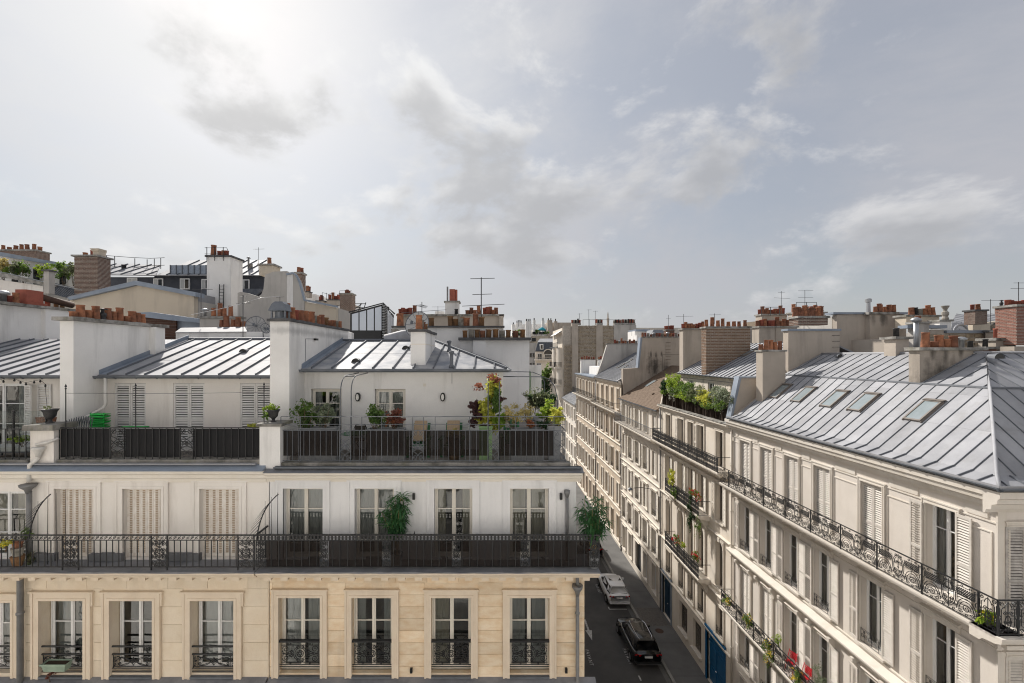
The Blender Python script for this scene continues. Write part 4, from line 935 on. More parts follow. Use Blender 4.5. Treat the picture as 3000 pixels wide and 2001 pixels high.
def spikes(P, p, flip):
    mb = MB(); x = x12(p); s = flip
    for k in range(4): mb.cyl((x+s*(.04+.085*k), 12.36+.18*k, 15.8-.9), (x+s*(.04+.085*k), 12.36+.18*k, 16.75+.06*k), .012, .004, 5)
    arc = curve2((x-s*.18, 15.7), (x-s*.08, 16.55), (x+s*.42, 16.95), 12); mb.tube([(a, 12.33, b) for a, b in arc], .016, 5)
    for k in range(3, 11): a, b = arc[k]; mb.cyl((a, 12.33, b), (a-s*.20, 12.15, b-.24), .009, .002, 4)
    for k in range(5): a, b = arc[k]; mb.cyl((a, 12.33, b), (a-s*.20, 12.2, b-.22), .009, .002, 4)
    part('climbing_guard', mb, 'iron', P)
spikes(L1, 106, 1); spikes(L2, 772, 1)
sheet(L1, [(-13.6, 24, 0), (-7, 24, 0), (-7, 24, 20.3), (-13.6, 24, 20.3)], (0, .2, 0), 'cream_render', 'rear_wall')
# ---- far left house, cut by the frame
L0 = thing('terrace_house', 'cream house end with white casements, string lights and a glass terrace screen', 'house', (-16, 13, 0))
u0 = [(fx(-40), fx(75), 14.84, 16.82)]; l0 = [(fx(-85), fx(38), 11.5, 13.6)]
part('upper_wall', wallgrid(MB(), -21, -13.63, 14.8, 17.3, u0, YF, .3), 'cream_render', L0)
lw = part('stone_wall', wallgrid(MB(), -21, -13.63, 0, 14.62, l0, YF, .4), 'pale_stone', L0)
window(L0, I4, *u0[0], YF+.1, (.12, .38, .72), 'frame_white', ('half', 'curtain_beige'))
window(L0, I4, *l0[0], YF+.25, (.63,), 'frame_white', ('full', 'curtain'))
obj('window_surround', surround(1.23, 2.2, .22, .07, 'stone_trim', 'd', ears=.05), L0, tr(l0[0][0], YF, 11.4))
g = obj('window_guard', panel('guardx', d_guard_x, 1.19, .30, .0085, 'iron'), L0, tr(l0[0][0]+.02, YF+.02, 11.68))
for zz_, rr in ((12.27, .028), (12.04, .025), (11.63, .014)): part('guard_bar', MB().cyl((l0[0][0], YF+.02, zz_), (l0[0][1], YF+.02, zz_), rr, n=6), 'iron', g)
part('terrace_ledge', rough_slab(-20.5, x131(92), 12.99, 13.3, 17.58, 17.73, 14), 'ledge_stone', L0)
part('terrace_deck', MB().box(-20.7, -13.62, 13.3, 15.2, 17.4, 17.55), 'deck', L0)
tl = part('terrace_railing', MB().box(-20, x131(98), 13.085, 13.115, 18.62, 18.645).box(-20, x131(98), 13.09, 13.11, 17.78, 17.795).box(-20, x131(98), 13.09, 13.11, 18.22, 18.23), 'iron', L0)
rail_bars(tl, I4, -20, x131(96), 13.1, 17.72, 18.63, .2, 'iron', .011)
part('glass_screen', MB().poly((-20, 13.4, 17.9), (x131(105), 13.4, 17.9), (x131(105), 13.4, 19.13), (-20, 13.4, 19.13)), 'clear_panel', L0); part('screen_post', MB().box(x131(104), x131(107), 13.38, 13.43, 17.6, 19.15).box(x131(6), x131(9), 13.38, 13.43, 17.6, 19.15), 'iron', L0)
aw = [(xw(-60), xw(74), 17.55, 19.85), (xw(112), xw(150), 17.6, 19.8)]
part('attic_wall', wallgrid(MB(), -20.7, -13.62, 17.5, 20.12, aw[:1], YW, .2), 'cream_render', L0)
window(L0, I4, *aw[0], YW+.05, (.4, .7), 'frame_white', ('sides', 'curtain_grey'))
shutter(L0, I4, aw[0][1]+.03, YW-.03, 17.6, .5, 2.22, ang=-.5); shutter(L0, I4, xw(113), YW-.04, 17.6, .47, 2.22, slats=True)
zr = [(-20.7, 14.85, 20.15), (-13.62, 14.85, 20.15), (-13.62, 19.3, 21.5), (-20.7, 19.3, 21.5)]
zinc(L0, zr, .62, .2, 'zinc', joints=(1.7,), seam=.045)
zinc(L0, [(-13.62, 23.2, 20.15), (-20.7, 23.2, 20.15), (-20.7, 19.3, 21.5), (-13.62, 19.3, 21.5)], .62, .3, 'zinc')
gutter(L0, (-20.7, 14.76, 20.12), (-13.66, 14.76, 20.12), .085, 'zinc_dark', hooks=.62)
w0 = part('party_wall', MB().box(-21.3, -20.7, 14., 21.8, 0, 22.95).box(-20.7, -20.5, 20.4, 21.8, 20, 22.95), 'white_render', L0); part('wall_coping', rough_slab(-21.4, -20.4, 13.9, 21.9, 22.955, 23.07, 20), 'weathered_cap', w0)
for yy, kd, s_ in ((18.6, 'taper', 1.2), (18.95, 'vent', 1.6), (19.2, 'red', 1.1), (19.5, 'taper', 1.1), (20.9, 'red', .9), (21.3, 'flare', .9), (21.6, 'flare', .9)): pot(w0, kd, -20.9, yy, 23.05, s_)
b_ = part('metal_housing', MB().box(-21.2, -20.7, 19.75, 20.5, 23.2, 23.75).box(-21.25, -20.6, 19.7, 20.6, 23.07, 23.2), 'clay_red', w0)
part('flue_duct', MB().cyl((-20.8, 20.5, 23.5), (-20.8, 22.0, 23.3), .15, n=10), 'iron_rust', w0, smooth=True)
sl = MB(); pts_ = [P_(a, b, 14.6) for a, b in ((-20, 1108), (10, 1114), (42, 1110), (60, 1117), (76, 1121), (100, 1116), (118, 1113), (133, 1126), (134, 1150), (138, 1192))]
stg = tag(part('string_lights', sl.tube(pts_, .006, 4), 'iron', None), 'black string of small bulbs hanging under the left gutter', 'string lights')
for p in pts_[1:8]: part('bulb', MB().lathe((p[0], p[1], p[2]-.09), [(.005, 0), (.03, .02), (.03, .05), (.02, .06), (.02, .1)], 6), 'lamp_black', stg)
sheet(L0, [(-21, 24, 0), (-13.6, 24, 0), (-13.6, 24, 20.3), (-21, 24, 20.3)], (0, .2, 0), 'cream_render', 'rear_wall')

blk('wall_camera', 'lamp_black', L2, -6.372, -6.28, 15.9, 16.1, 21.35, 21.42)
part('wall_cable', MB().tube([(-6.37, 15.95, 21.4), (-6.37, 15.2, 21.38), (-6.37, 15.18, 20.6)], .008, 4).tube([(-1.35, 15.14, 20.2), (-1.35, 15.14, 19.85)], .008, 4), 'iron_grey', L2)
# ---------------------------------------------------------------- the row down the right side of the street (facades at X = 13.8)
XR = 13.8
def TR(yb): return tr(XR, yb, 0) @ rz(-PI/2)
def facade(P, T, W, ztop, cols, floors, ww, wall, trim, fm='frame_white', sm='shutter_cream', sill=True, sur=.11, panes=False, zlow=0., lf=None, gate=(), base=None, seed=3, leafw=None, slat_cols=()):
    """cols: window centres; floors: (z0, z1, modes, guard) with one mode letter per column: o open shutters, c closed, w bare window, h half, - none, a arched"""
    R = random.Random(seed); holes = []; arches = []
    for z0, z1, modes, guard in floors:
        for i, c in enumerate(cols):
            m = modes[i % len(modes)]
            if m != '-': holes.append((c-ww/2, c+ww/2, z0, z1))
    g0 = [(a, b, c, d) for a, b, c, d in gate]
    wm_ = wallgrid(MB(), 0, W, zlow, ztop, holes+g0, 0, .3)
    part('street_wall', wm_, wall, P, T)
    lw_ = leafw or ww/2-.01
    for z0, z1, modes, guard in floors:
        for i, c in enumerate(cols):
            m = modes[i % len(modes)]
            if m == '-': continue
            Hh = z1-z0; x0_, x1_ = c-ww/2, c+ww/2
            obj('window_surround', surround(ww, Hh, sur, .05, trim, 'r'), P, T @ tr(x0_, 0, z0))
            if sill: blk('window_sill', trim, P, x0_-.14, x1_+.14, -.14, .1, z0-.09, z0-.002, T)
            if m == 'c':
                shutter(P, T, x0_+.005, .06, z0, ww/2-.008, Hh-.01, sm); shutter(P, T, c+.003, .064, z0, ww/2-.008, Hh-.01, sm)
                blk('recess_shade', 'room', P, x0_, x1_, .12, .14, z0, z1, T)  # near-black board in place of the dim room behind closed leaves
            else:
                cu = R.choice([None, ('sides', 'curtain'), ('full', 'curtain_grey'), ('half', 'curtain_beige'), ('one', 'curtain'), None])
                window(P, T, x0_, x1_, z0, z1, .22, (.72,), fm, cu, panes=panes, low=.14 if guard else .1)
                if m == 'a':
                    for s in (0, 1):
                        r_ = ww/2; pts_ = [(c+(-1)**s*-r_*math.cos(t), -.003, z1-r_+r_*math.sin(t)) for t in [k*PI/2/6 for k in range(7)]]
                        q = MB(); cor = (x0_ if s == 0 else x1_, -.003, z1)
                        q.prism([cor]+pts_[::-1], (0, .3, 0)); part('arch_spandrel', q, wall, P, T)
                    q = MB(); n = 12; o = ww/2+.14
                    q.tube([(c-(ww/2+.08)*math.cos(k*PI/n), -.05, z1-ww/2+(ww/2+.08)*math.sin(k*PI/n)) for k in range(n+1)], .06, 4); part('arch_moulding', q, trim, P, T)
                    q = MB().prism([(c-.07, -.12, z1-.06), (c+.07, -.12, z1-.06), (c+.1, -.12, z1+.2), (c-.1, -.12, z1+.2)], (0, .12, 0)); part('keystone', q, trim, P, T)
                if m in 'ohr':
                    sl = i in slat_cols and z0 > 12
                    if m in 'oh': shutter(P, T, x0_-.03, -.075-.03, z0, lw_, Hh-.01, sm, PI-.04+R.uniform(-.05, .02), sl)
                    if m in 'or': shutter(P, T, x1_+.03, -.075, z0, lw_, Hh-.01, sm, R.uniform(-.06, .02), sl)
                if guard: obj('window_guard', panel('sguard', d_cast_wide, ww, .42, .008, 'iron'), P, T @ tr(x0_, -.02, z0+.05))
def d_cast_wide(w, h):
    st = []
    for k in range(3):
        x = w*(k+.5)/3; st += [spiral(x-w*.07, h*.5, h*.22, 1.5, 0, 1, 11), spiral(x+w*.07, h*.5, h*.22, 1.5, PI, -1, 11), ell(x, h*.85, h*.09, h*.09, n=8), [(x, 0), (x, h)]]
    return st+[[(0, 0), (w, 0)], [(0, h), (w, h)], [(0, h*1.12), (w, h*1.12)], [(.01, 0), (.01, h*1.12)], [(w-.01, 0), (w-.01, h*1.12)]]
def long_balcony(P, T, x0, x1, z, depth=.72, style='long', plen=1.57, trim='street_trim', h=.93, start=0., ends=True, im='iron', mod=True):
    part('balcony_slab', MB().prof([(-.002, z-.32), (-depth*.35, z-.32), (-depth*.45, z-.24), (-depth*.9, z-.2), (-depth-.03, z-.14), (-depth-.06, z-.06), (-depth-.06, z), (-.002, z)], x0, x1), trim, P, T)
    if mod:
        n = int((x1-x0)/.42)
        for i in range(n+1): blk('modillion', trim, P, x0+.02+i*.42, x0+.16+i*.42, -depth*.8, -.003, z-.31, z-.205, T)
    q = MB().box(x0, x1, -depth-.02, -depth+.02, z+h-.03, z+h).box(x0, x1, -depth-.012, -depth+.012, z+.04, z+.06)
    if ends:
        for e in (x0, x1): q.box(e-.015, e+.015, -depth, 0, z+h-.03, z+h).box(e-.01, e+.01, -depth, 0, z+.04, z+.06)
    r = part('balcony_railing', q, im, P, T)
    if style == 'bars':
        rail_bars(r, T, x0, x1, -depth, z+.06, z+h-.03, .13, im, .010); return r
    x = x0+start; fn = {'long': d_long, 'cast': lambda w, hh: d_cast_rows(w, hh)}[style]
    if start > .2: obj('scroll_panel', panel('sq', d_square, start, h-.1, .009, im), r, T @ tr(x0, -depth, z+.06))
    while x < x1-.05:
        w_ = min(plen, x1-x)
        if w_ > .3: obj('scroll_panel', panel(style, fn if w_ > .9 else d_square, w_, h-.1, .0095, im), r, T @ tr(x, -depth, z+.06))
        part('post', MB().box(x-.015, x+.015, -depth-.018, -depth+.018, z-.01, z+h-.03), im, r, T); x += plen
    if ends and style == 'long':
        obj('scroll_panel', panel('sq', d_square, depth-.04, h-.1, .009, im), r, T @ tr(x0, -depth+.02, z+.06) @ rz(PI/2))
    return r
def d_cast_rows(w, h):
    st = []; n = max(2, round(w/.26)); q = w/n
    for i in range(n): st += [[(x+i*q, z) for x, z in s] for s in d_cast(q, h, 3)]
    return st
# ---- corner house
YA, YB = 12.1, 25.5
T1 = TR(YB); R1 = thing('corner_house', 'cream corner house with louvred shutters, wrought iron balcony and grey zinc mansard', 'house', (18, 12.1, 0))
cols = [YB-y for y in (24.1, 22.25, 20.38, 18.5, 16.1, 13.62)]
facade(R1, T1, YB-YA, 17.0, cols, [(13.56, 16.15, 'ccccco', 0), (10.15, 12.62, 'oooooo', 1), (6.56, 9.1, 'ccoooo', 0), (3.75, 5.9, 'oooooo', 1), (.9, 3.1, 'wwwwww', 0)],
       .93, 'corner_render', 'corner_trim', sm='shutter_sun', leafw=.44, panes=True, slat_cols=(5,), seed=4)
for i in range(len(cols)+1):     # raised wall panels between the windows
    a = 0.1 if i == 0 else cols[i-1]+.62; b = YB-YA-.12 if i == len(cols) else cols[i]-.62
    if b-a < .2: continue
    for z0, z1 in ((13.75, 15.95),):
        q = MB(); e = .035
        q.box(a, b, -.028, 0, z0, z0+e).box(a, b, -.028, 0, z1-e, z1).box(a, a+e, -.028, 0, z0+e, z1-e).box(b-e, b, -.028, 0, z0+e, z1-e); part('wall_panel', q, 'corner_trim', R1, T1)
    q = MB().box(a+.1, b-.1, -.03, 0, 16.28, 16.55); part('wall_panel', q, 'corner_trim', R1, T1)
corn = [(0, 16.55), (-.06, 16.55), (-.08, 16.64), (-.20, 16.68), (-.22, 16.80), (-.34, 16.86), (-.36, 16.98), (-.41, 17.02), (-.41, 17.19), (0, 17.19)]
part('cornice', MB().prof(corn, 0, YB-YA+.02), 'corner_trim', R1, T1)
part('cornice_band', MB().box(0, YB-YA, -.035, 0, 16.2, 16.24).box(0, YB-YA, -.03, 0, 12.75, 12.80).box(0, YB-YA, -.05, 0, 9.95, 10.0), 'corner_trim', R1, T1)
long_balcony(R1, T1, .1, YB-11.47, 13.55, .72, start=(YB-.1-11.92) % 1.57, ends=False, trim='corner_trim', h=.94)
part('ledge', MB().prof([(0, 9.45), (-.12, 9.45), (-.16, 9.56), (-.30, 9.62), (-.34, 9.70), (-.34, 9.76), (0, 9.86)], 0, YB-YA+.1), 'corner_trim', R1, T1)
for c in cols:
    for s in (-1, 1):
        part('console', MB().prism([(c+s*.62-.07, 0, 8.95), (c+s*.62-.07, -.08, 8.95), (c+s*.62-.07, -.10, 9.15), (c+s*.62-.07, -.26, 9.3), (c+s*.62-.07, -.26, 9.44), (c+s*.62-.07, 0, 9.44)], (.14, 0, 0)), 'corner_trim', R1, T1)
    part('window_hood', MB().prof([(0, 9.2), (-.1, 9.2), (-.14, 9.27), (0, 9.3)], c-.54, c+.54), 'corner_trim', R1, T1)
    part('window_hood', MB().prof([(0, 12.78), (-.08, 12.78), (-.12, 12.86), (0, 12.9)], c-.6, c+.6), 'corner_trim', R1, T1)
long_balcony(R1, T1, .15, YB-13.0, 6.55, .68, 'long', 1.57, 'corner_trim', h=.93)
# face towards the camera's street
T1f = tr(XR, YA, 0)
hf = [(.28, 1.22), (2.6, 3.54), (4.9, 5.84), (7.2, 8.14)]
fl = [(13.56, 16.15), (10.15, 12.62), (6.56, 9.1), (3.75, 5.9)]
part('front_wall', wallgrid(MB(), 0, 10.4, 0, 17.0, [(a, b, c, d) for a, b in hf for c, d in fl], 0, .3), 'corner_render', R1, T1f)
for k, (a, b) in enumerate(hf[:2]):
    for j, (c, d) in enumerate(fl[:3]):
        obj('window_surround', surround(b-a, d-c, .11, .05, 'corner_trim', 'r'), R1, T1f @ tr(a, 0, c)); m_ = 'shutter_worn' if j == 0 else 'shutter_sun'
        shutter(R1, T1f, a-.13, -.05, c, .52, d-c, m_, 0., k == 0 and j == 0); shutter(R1, T1f, a+.40, -.045, c, .52, d-c, m_)
        blk('recess_shade', 'room', R1, a, b, .15, .2, c, d, T1f)  # dark board painted as the shade behind these leaves
part('cornice', MB().prof(corn, -.41, 10.4), 'corner_trim', R1, T1f)
part('corner_chain', MB().box(-.045, .2, -.045, 0, 13.55, 16.55).box(-.05, .2, -.05, 0, 9.9, 12.75), 'corner_trim', R1, T1f)
part('balcony_slab', MB().prof([(0, 13.23), (-.25, 13.23), (-.32, 13.31), (-.63, 13.35), (-.76, 13.41), (-.78, 13.49), (-.78, 13.55), (0, 13.55)], -.78, 10.4), 'corner_trim', R1, T1f)
r = part('balcony_railing', MB().box(-.72, 10, -.65, -.61, 14.46, 14.49).box(-.72, 10, -.642, -.618, 13.59, 13.61), 'iron', R1, T1f)
for i in range(12):
    obj('scroll_panel', panel('sq', d_square, .5, .84, .010, 'iron'), r, T1f @ tr(-.70+i*.52, -.63, 13.61)); part('post', MB().box(-.725+i*.52, -.69+i*.52, -.65, -.61, 13.55, 14.46), 'iron', r, T1f)
# mansard
ze, zb, zr_ = 17.30, 19.72, 20.88
ap = [(13.44, 25.1, ze), (13.44, 11.74, ze), (13.92, 12.22, 17.48), (13.92, 25.1, 17.48)]
lowp = [(13.92, 25.1, 17.48), (13.92, 12.22, 17.48), (16.55, 14.75, zb), (16.55, 25.1, zb)]
upp = [(16.55, 25.1, zb+.03), (16.55, 14.75, zb+.03), (18.6, 16.7, zr_), (18.6, 25.1, zr_)]
L_ = 25.1-11.74
zinc(R1, ap, .52, .3, 'zinc'); zinc(R1, lowp, .52, .3, 'zinc', joints=(1.55, 3.05), seam=.023); zinc(R1, upp, .52, .3, 'zinc', joints=(1.3,), seam=.023)
zinc(R1, [(13.44, 11.74, ze), (24.2, 11.74, ze), (24.2, 12.22, 17.48), (13.92, 12.22, 17.48)], .52, .3, 'zinc')
zinc(R1, [(13.92, 12.22, 17.48), (24.2, 12.22, 17.48), (24.2, 14.75, zb), (16.55, 14.75, zb)], .52, .0, 'zinc', joints=(1.6,), seam=.023)
zinc(R1, [(16.55, 14.75, zb+.03), (24.2, 14.75, zb+.03), (24.2, 16.7, zr_), (18.6, 16.7, zr_)], .52, .0, 'zinc', seam=.023)
zinc(R1, [(24.2, 25.1, 19.5), (24.2, 16.7, 19.5), (18.6, 16.7, zr_), (18.6, 25.1, zr_)], .6, .0, 'zinc')
part('hip_cap', MB().tube([(13.44, 11.74, ze+.03), (13.92, 12.22, 17.52), (16.55, 14.75, zb+.06), (18.6, 16.7, zr_+.04), (18.6, 25, zr_+.04)], .045, 6).tube([(18.6, 16.7, zr_+.04), (24, 16.7, zr_+.04)], .045, 6), 'zinc', R1, smooth=True)
part('break_moulding', MB().tube([(16.53, 25, zb+.0), (16.53, 14.72, zb+.0), (24, 14.72, zb+.0)], .05, 6), 'zinc_seam', R1)
gutter(R1, (13.36, 25.1, 17.30), (13.36, 11.66, 17.30), .075, 'zinc_dark', hooks=.52); gutter(R1, (13.36, 11.66, 17.30), (24, 11.66, 17.30), .075, 'zinc_dark', hooks=.52)
part('gutter_lip', MB().box(13.275, 13.285, 11.6, 25.1, 17.33, 17.39).box(13.285, 24, 11.575, 11.585, 17.33, 17.39), 'zinc', R1)
a_, b_, c_ = (V(q) for q in (lowp[0], lowp[1], lowp[2])); u_ = V((0, 1, 0)); n_v = (b_-a_).cross(c_-a_).normalized()
if n_v.z < 0: n_v = -n_v
s_ = n_v.cross(V((0, -1, 0)));  s_ = s_ if s_.z > 0 else -s_
for (p, q), gm in zip(((2286, 1148), (2354, 1158), (2444, 1171), (2529, 1181), (2705, 1206)), range(5)):
    c = on_plane(p, q, lowp); skylight(R1, c, V((0, -1, 0)), s_, n_v, .66, 1.05)
half_vent(R1, 2462, 1047, upp); half_vent(R1, 2930, 1051, upp, .2)
for p in (2390, 2486, 2573, 2757):  # little roof stubs at the skylights
    pass
chimney(R1, 14.85, 16.1, 24.3, 24.9, 18.0, 21.02, 'taupe_render', 'weathered_cap', .1, .06, n=5, kinds=('short', 'tall', 'short', 'tall', 'taper'), ps=.95)
chimney(R1, 16.5, 18.95, 17.1, 17.55, 19.3, 21.0, 'taupe_soot', 'weathered_cap', .12, .1, n=0, pots=[('tall', 16.9, 17.3, 1.15), ('short', 17.25, 17.3, 1.1), ('tall', 17.45, 17.3, 1.1), ('short', 17.72, 17.3, 1.1), ('tall', 18.0, 17.3, 1.1), ('vent', 18.3, 17.3, 1.1), ('black', 18.72, 17.35, .8)])
chimney(R1, 18.4, 19.0, 20.2, 20.8, 20.4, 21.55, 'taupe_render', 'weathered_cap', .12, .12, pots=[('black', 18.7, 20.5, 1.0)])
pwl = sheet(R1, [(15.9, 25.12, 18.9), (16.8, 25.12, 19.6), (16.8, 25.12, 22.2), (19.7, 25.12, 22.2), (19.7, 25.12, 14), (13.9, 25.12, 14), (13.9, 25.12, 17.4)], (0, .45, 0), 'taupe_render', 'party_wall')
part('wall_coping', MB().box(16.72, 19.75, 25.05, 25.62, 22.205, 22.32), 'zinc_flash', pwl)
for i in range(4): part('rung', MB().tube([(19.3, 25.12, 20.95+.33*i), (19.3, 24.98, 20.95+.33*i), (19.6, 24.98, 20.95+.33*i), (19.6, 25.12, 20.95+.33*i)], .014, 4), 'iron', pwl)
sheet(R1, [(24.2, 12.1, 0), (24.2, 25.5, 0), (24.2, 25.5, 19.4), (24.2, 12.1, 19.4)], (.2, 0, 0), 'taupe_render', 'rear_wall')
# ---- house with the hedge on its setback
YA2, YB2 = 25.5, 36.2
T2 = TR(YB2); R2 = thing('street_house', 'ornate stone house with arched windows and a brushwood fenced roof terrace', 'house', (18, 30, 0))
W2 = YB2-YA2
cols = [YB2-y for y in (34.55, 32.25, 30.7, 29.2, 26.8)]
facade(R2, T2, W2, 16.6, cols, [(14.05, 16.2, 'whwhw', 0), (10.75, 13.0, 'oorro', 0), (6.75, 9.6, 'aaaaa', 0), (3.8, 5.6, 'wwwww', 1)], .82, 'street_render', 'street_trim', fm='frame_brown', leafw=.38, seed=9,
       gate=[(YB2-35.75, YB2-34.1, .15, 3.35), (YB2-28.4, YB2-26.3, .15, 3.35), (YB2-32.6, YB2-31.3, .9, 2.9), (YB2-30.4, YB2-29.2, .9, 2.9)])
for a, b in ((32.6, 31.3), (30.4, 29.2)): window(R2, T2, YB2-a, YB2-b, .9, 2.9, .2, (.7,), 'frame_brown', None, panes=False); blk('window_sill', 'street_trim', R2, YB2-a-.1, YB2-b+.1, -.14, .05, .8, .897, T2)
for a, b, m in ((35.75, 34.1, 'blue_dark'), (28.4, 26.3, 'blue_paint')):
    l, r_ = YB2-a, YB2-b; d = part('door', MB().box(l, (l+r_)/2-.01, .16, .24, .15, 2.6).box((l+r_)/2+.01, r_, .16, .24, .15, 2.6).box(l, r_, .12, .26, 2.6, 2.75).box(l, r_, .18, .24, 2.75, 3.35), m, R2, T2)
    q = MB()
    for k in (0, 1):
        x_ = l+.12 if k == 0 else (l+r_)/2+.12; w_ = (r_-l)/2-.24
        for z0, z1 in ((.35, 1.15), (1.3, 2.45)): q.box(x_, x_+w_, .13, .16, z0, z1)
    part('door_panel', q, m, d, T2); part('door_frame', MB().box(l-.16, l, -.06, .1, .14, 3.35).box(r_, r_+.16, -.06, .1, .14, 3.35).box(l-.2, r_+.2, -.09, .1, 3.35, 3.6), m if m == 'blue_paint' else 'zinc_flash', d, T2)
    part('door_knob', MB().lathe((l+(r_-l)*.45, .10, 1.2), [(.02, 0), (.05, .03), (.02, .06)], 8), 'chrome', d, T2)
for z, dd in ((3.45, .12), (6.3, .16), (9.95, .16), (13.3, .18)): part('string_course', MB().prof([(-.001, z-.18), (-dd*.5, z-.18), (-dd*.7, z-.08), (-dd, z-.04), (-dd, z), (-.001, z+.03)], 0, W2), 'street_trim', R2, T2)
part('cornice', MB().prof([(0, 16.45), (-.08, 16.45), (-.12, 16.58), (-.26, 16.66), (-.32, 16.72), (-.32, 16.78), (0, 16.82)], 0, W2), 'street_trim', R2, T2)
for i in range(22): blk('coping_tile', 'weathered_cap', R2, .05+i*.485, .05+i*.485+.4, -.34, .1, 16.83, 16.87+rnd.uniform(0, .02), T2)
long_balcony(R2, T2, .1, W2-.15, 14.0, .7, 'cast', 1.3, 'street_trim', h=.92)
long_balcony(R2, T2, YB2-33.4, YB2-28.0, 10.65, .72, 'cast', 1.08, 'street_trim', h=.95)
long_balcony(R2, T2, YB2-33.4, YB2-28.0, 6.65, .72, 'cast', 1.08, 'street_trim', h=.95)
for z in (10.3, 6.3):
    for y_ in (33.0, 31.5, 30.0, 28.4): part('console', MB().prism([(YB2-y_-.12, 0, z-.7), (YB2-y_-.12, -.15, z-.6), (YB2-y_-.12, -.3, z-.25), (YB2-y_-.12, -.55, z), (YB2-y_-.12, 0, z)], (.24, 0, 0)), 'street_trim', R2, T2)
for i, c in enumerate(cols):   # pilasters beside the middle bays
    for s in (-1, 1):
        if 0 < i < 4: part('pilaster', MB().box(c+s*.58-.09, c+s*.58+.09, -.10, 0, 6.7, 9.75).box(c+s*.58-.12, c+s*.58+.12, -.13, 0, 9.5, 9.74), 'street_trim', R2, T2)
# terrace, setback and roof
part('terrace_deck', MB().box(0, W2, .0, 1.6, 16.6, 16.82), 'lead', R2, T2)
bf = MB(); x = .15
while x < W2-.25:
    w_ = rnd.uniform(.015, .04); bf.add([(x, .10+rnd.uniform(-.02, .02), 16.84), (x+w_, .08+rnd.uniform(-.02, .02), 16.84), (x+w_, .08+rnd.uniform(-.02, .02), 17.78+rnd.uniform(-.05, .06)), (x, .10+rnd.uniform(-.02, .02), 17.78+rnd.uniform(-.05, .06))], [(0, 1, 2, 3)]); x += w_*.8
part('brushwood_fence', bf, 'brush_fence', R2, T2, kind='stuff')
part('fence_backing', MB().box(.1, W2-.2, .14, .16, 16.84, 17.75), 'brush_fence', R2, T2)
part('setback_wall', wallgrid(MB(), 0, W2, 16.8, 19.35, [(1.5, 2.4, 16.85, 18.9), (4.6, 5.5, 16.85, 18.9), (7.6, 8.5, 16.85, 18.9)], 1.6, .2), 'street_render', R2, T2)
for a in (1.5, 4.6, 7.6): window(R2, T2, a, a+.9, 16.85, 18.9, 1.7, (.6,), 'frame_white', None, panes=False)
zp2 = [(15.15, 36.2, 19.42), (15.15, 25.6, 19.42), (19.4, 25.6, 21.7), (19.4, 36.2, 21.7)]
zinc(R2, zp2, .5, .3, 'zinc', joints=(2.2,), seam=.034)
zinc(R2, [(24, 36.2, 19.6), (24, 25.6, 19.6), (19.4, 25.6, 21.7), (19.4, 36.2, 21.7)], .8, .3, 'zinc')
gutter(R2, (15.08, 36.2, 19.40), (15.08, 25.6, 19.40), .075, 'zinc_dark', hooks=.5)
part('eaves_moulding', MB().prof([(1.6, 19.1), (1.5, 19.1), (1.45, 19.25), (1.36, 19.33), (1.6, 19.33)], 0, W2), 'street_trim', R2, T2)
nv = (V(zp2[1])-V(zp2[0])).cross(V(zp2[2])-V(zp2[0])).normalized(); nv = nv if nv.z > 0 else -nv; sv = nv.cross(V((0, -1, 0))); sv = sv if sv.z > 0 else -sv
for p, q, w_, l_ in ((2149, 1039, .75, 1.25), (2194, 1035, .5, .95)): skylight(R2, on_plane(p, q, zp2), V((0, -1, 0)), sv, nv, w_, l_)
chimney(R2, 15.2, 18.3, 31.4, 32.1, 19.4, 22.75, 'yellow_brick', 'weathered_cap', .12, .1, n=8, kinds=('tall', 'taper', 'tall', 'short', 'taper'), ps=1.1, bricks=(.30, .085, .022, .02, .004))
chimney(R2, 15.5, 17.6, 35.9, 36.6, 14.5, 22.9, 'taupe_render', 'weathered_cap', .12, .1, n=9, kinds=('taper', 'tall', 'red', 'taper'), ps=1.1)
part('end_wall', MB().prism([(13.7, 25.52, 16.8), (15.3, 25.52, 16.8), (15.3, 25.52, 19.5), (14.3, 25.52, 19.5)], (0, .35, 0)), 'taupe_render', R2)
part('wall_flashing', MB().prism([(13.62, 25.46, 16.8), (13.74, 25.46, 16.8), (14.34, 25.46, 19.5), (15.3, 25.46, 19.5), (15.3, 25.46, 19.6), (14.2, 25.46, 19.6)], (0, .48, 0)), 'zinc_flash', R2)
part('end_wall', MB().prism([(13.75, 36.0, 16.8), (15.3, 36.0, 16.8), (15.3, 36.0, 19.0), (14.2, 36.0, 19.0)], (0, .2, 0)), 'street_render', R2)
part('terrace_rail', MB().tube([(14.3, 36, 19.2), (14.25, 34, 19.15), (14.3, 25.7, 19.2)], .02, 4).cyl((14.3, 30, 16.8), (14.3, 30, 19.2), .02, n=4), 'iron', R2)
# ---- house with the brown tiled roof
YA3, YB3 = 36.2, 47.2
T3 = TR(YB3); R3 = thing('street_house', 'cream street house with an old brown tiled roof and glazed top balcony', 'house', (18, 41, 0)); W3 = YB3-YA3
cols = [1.2, 3.2, 5.3, 7.5, 9.7]
facade(R3, T3, W3, 16.3, cols, [(13.95, 15.75, 'ocowc', 0), (10.6, 12.7, 'coooc', 1), (7.2, 9.3, 'ccoco', 1), (4.0, 6.1, 'ooooo', 1), (.8, 3.1, 'ww-ww', 0)], .95, 'street_pale', 'street_trim', fm='frame_white', sm='shutter_cream', leafw=.44, seed=5, gate=[(4.6, 6.2, .15, 3.2)])
blk('door', 'door_black', R3, 4.6, 6.2, .2, .28, .15, 3.2, T3)
for z in (3.5, 6.6, 10.0): part('string_course', MB().prof([(-.001, z-.14), (-.08, z-.14), (-.14, z-.04), (-.14, z), (-.001, z+.02)], 0, W3), 'street_trim', R3, T3)
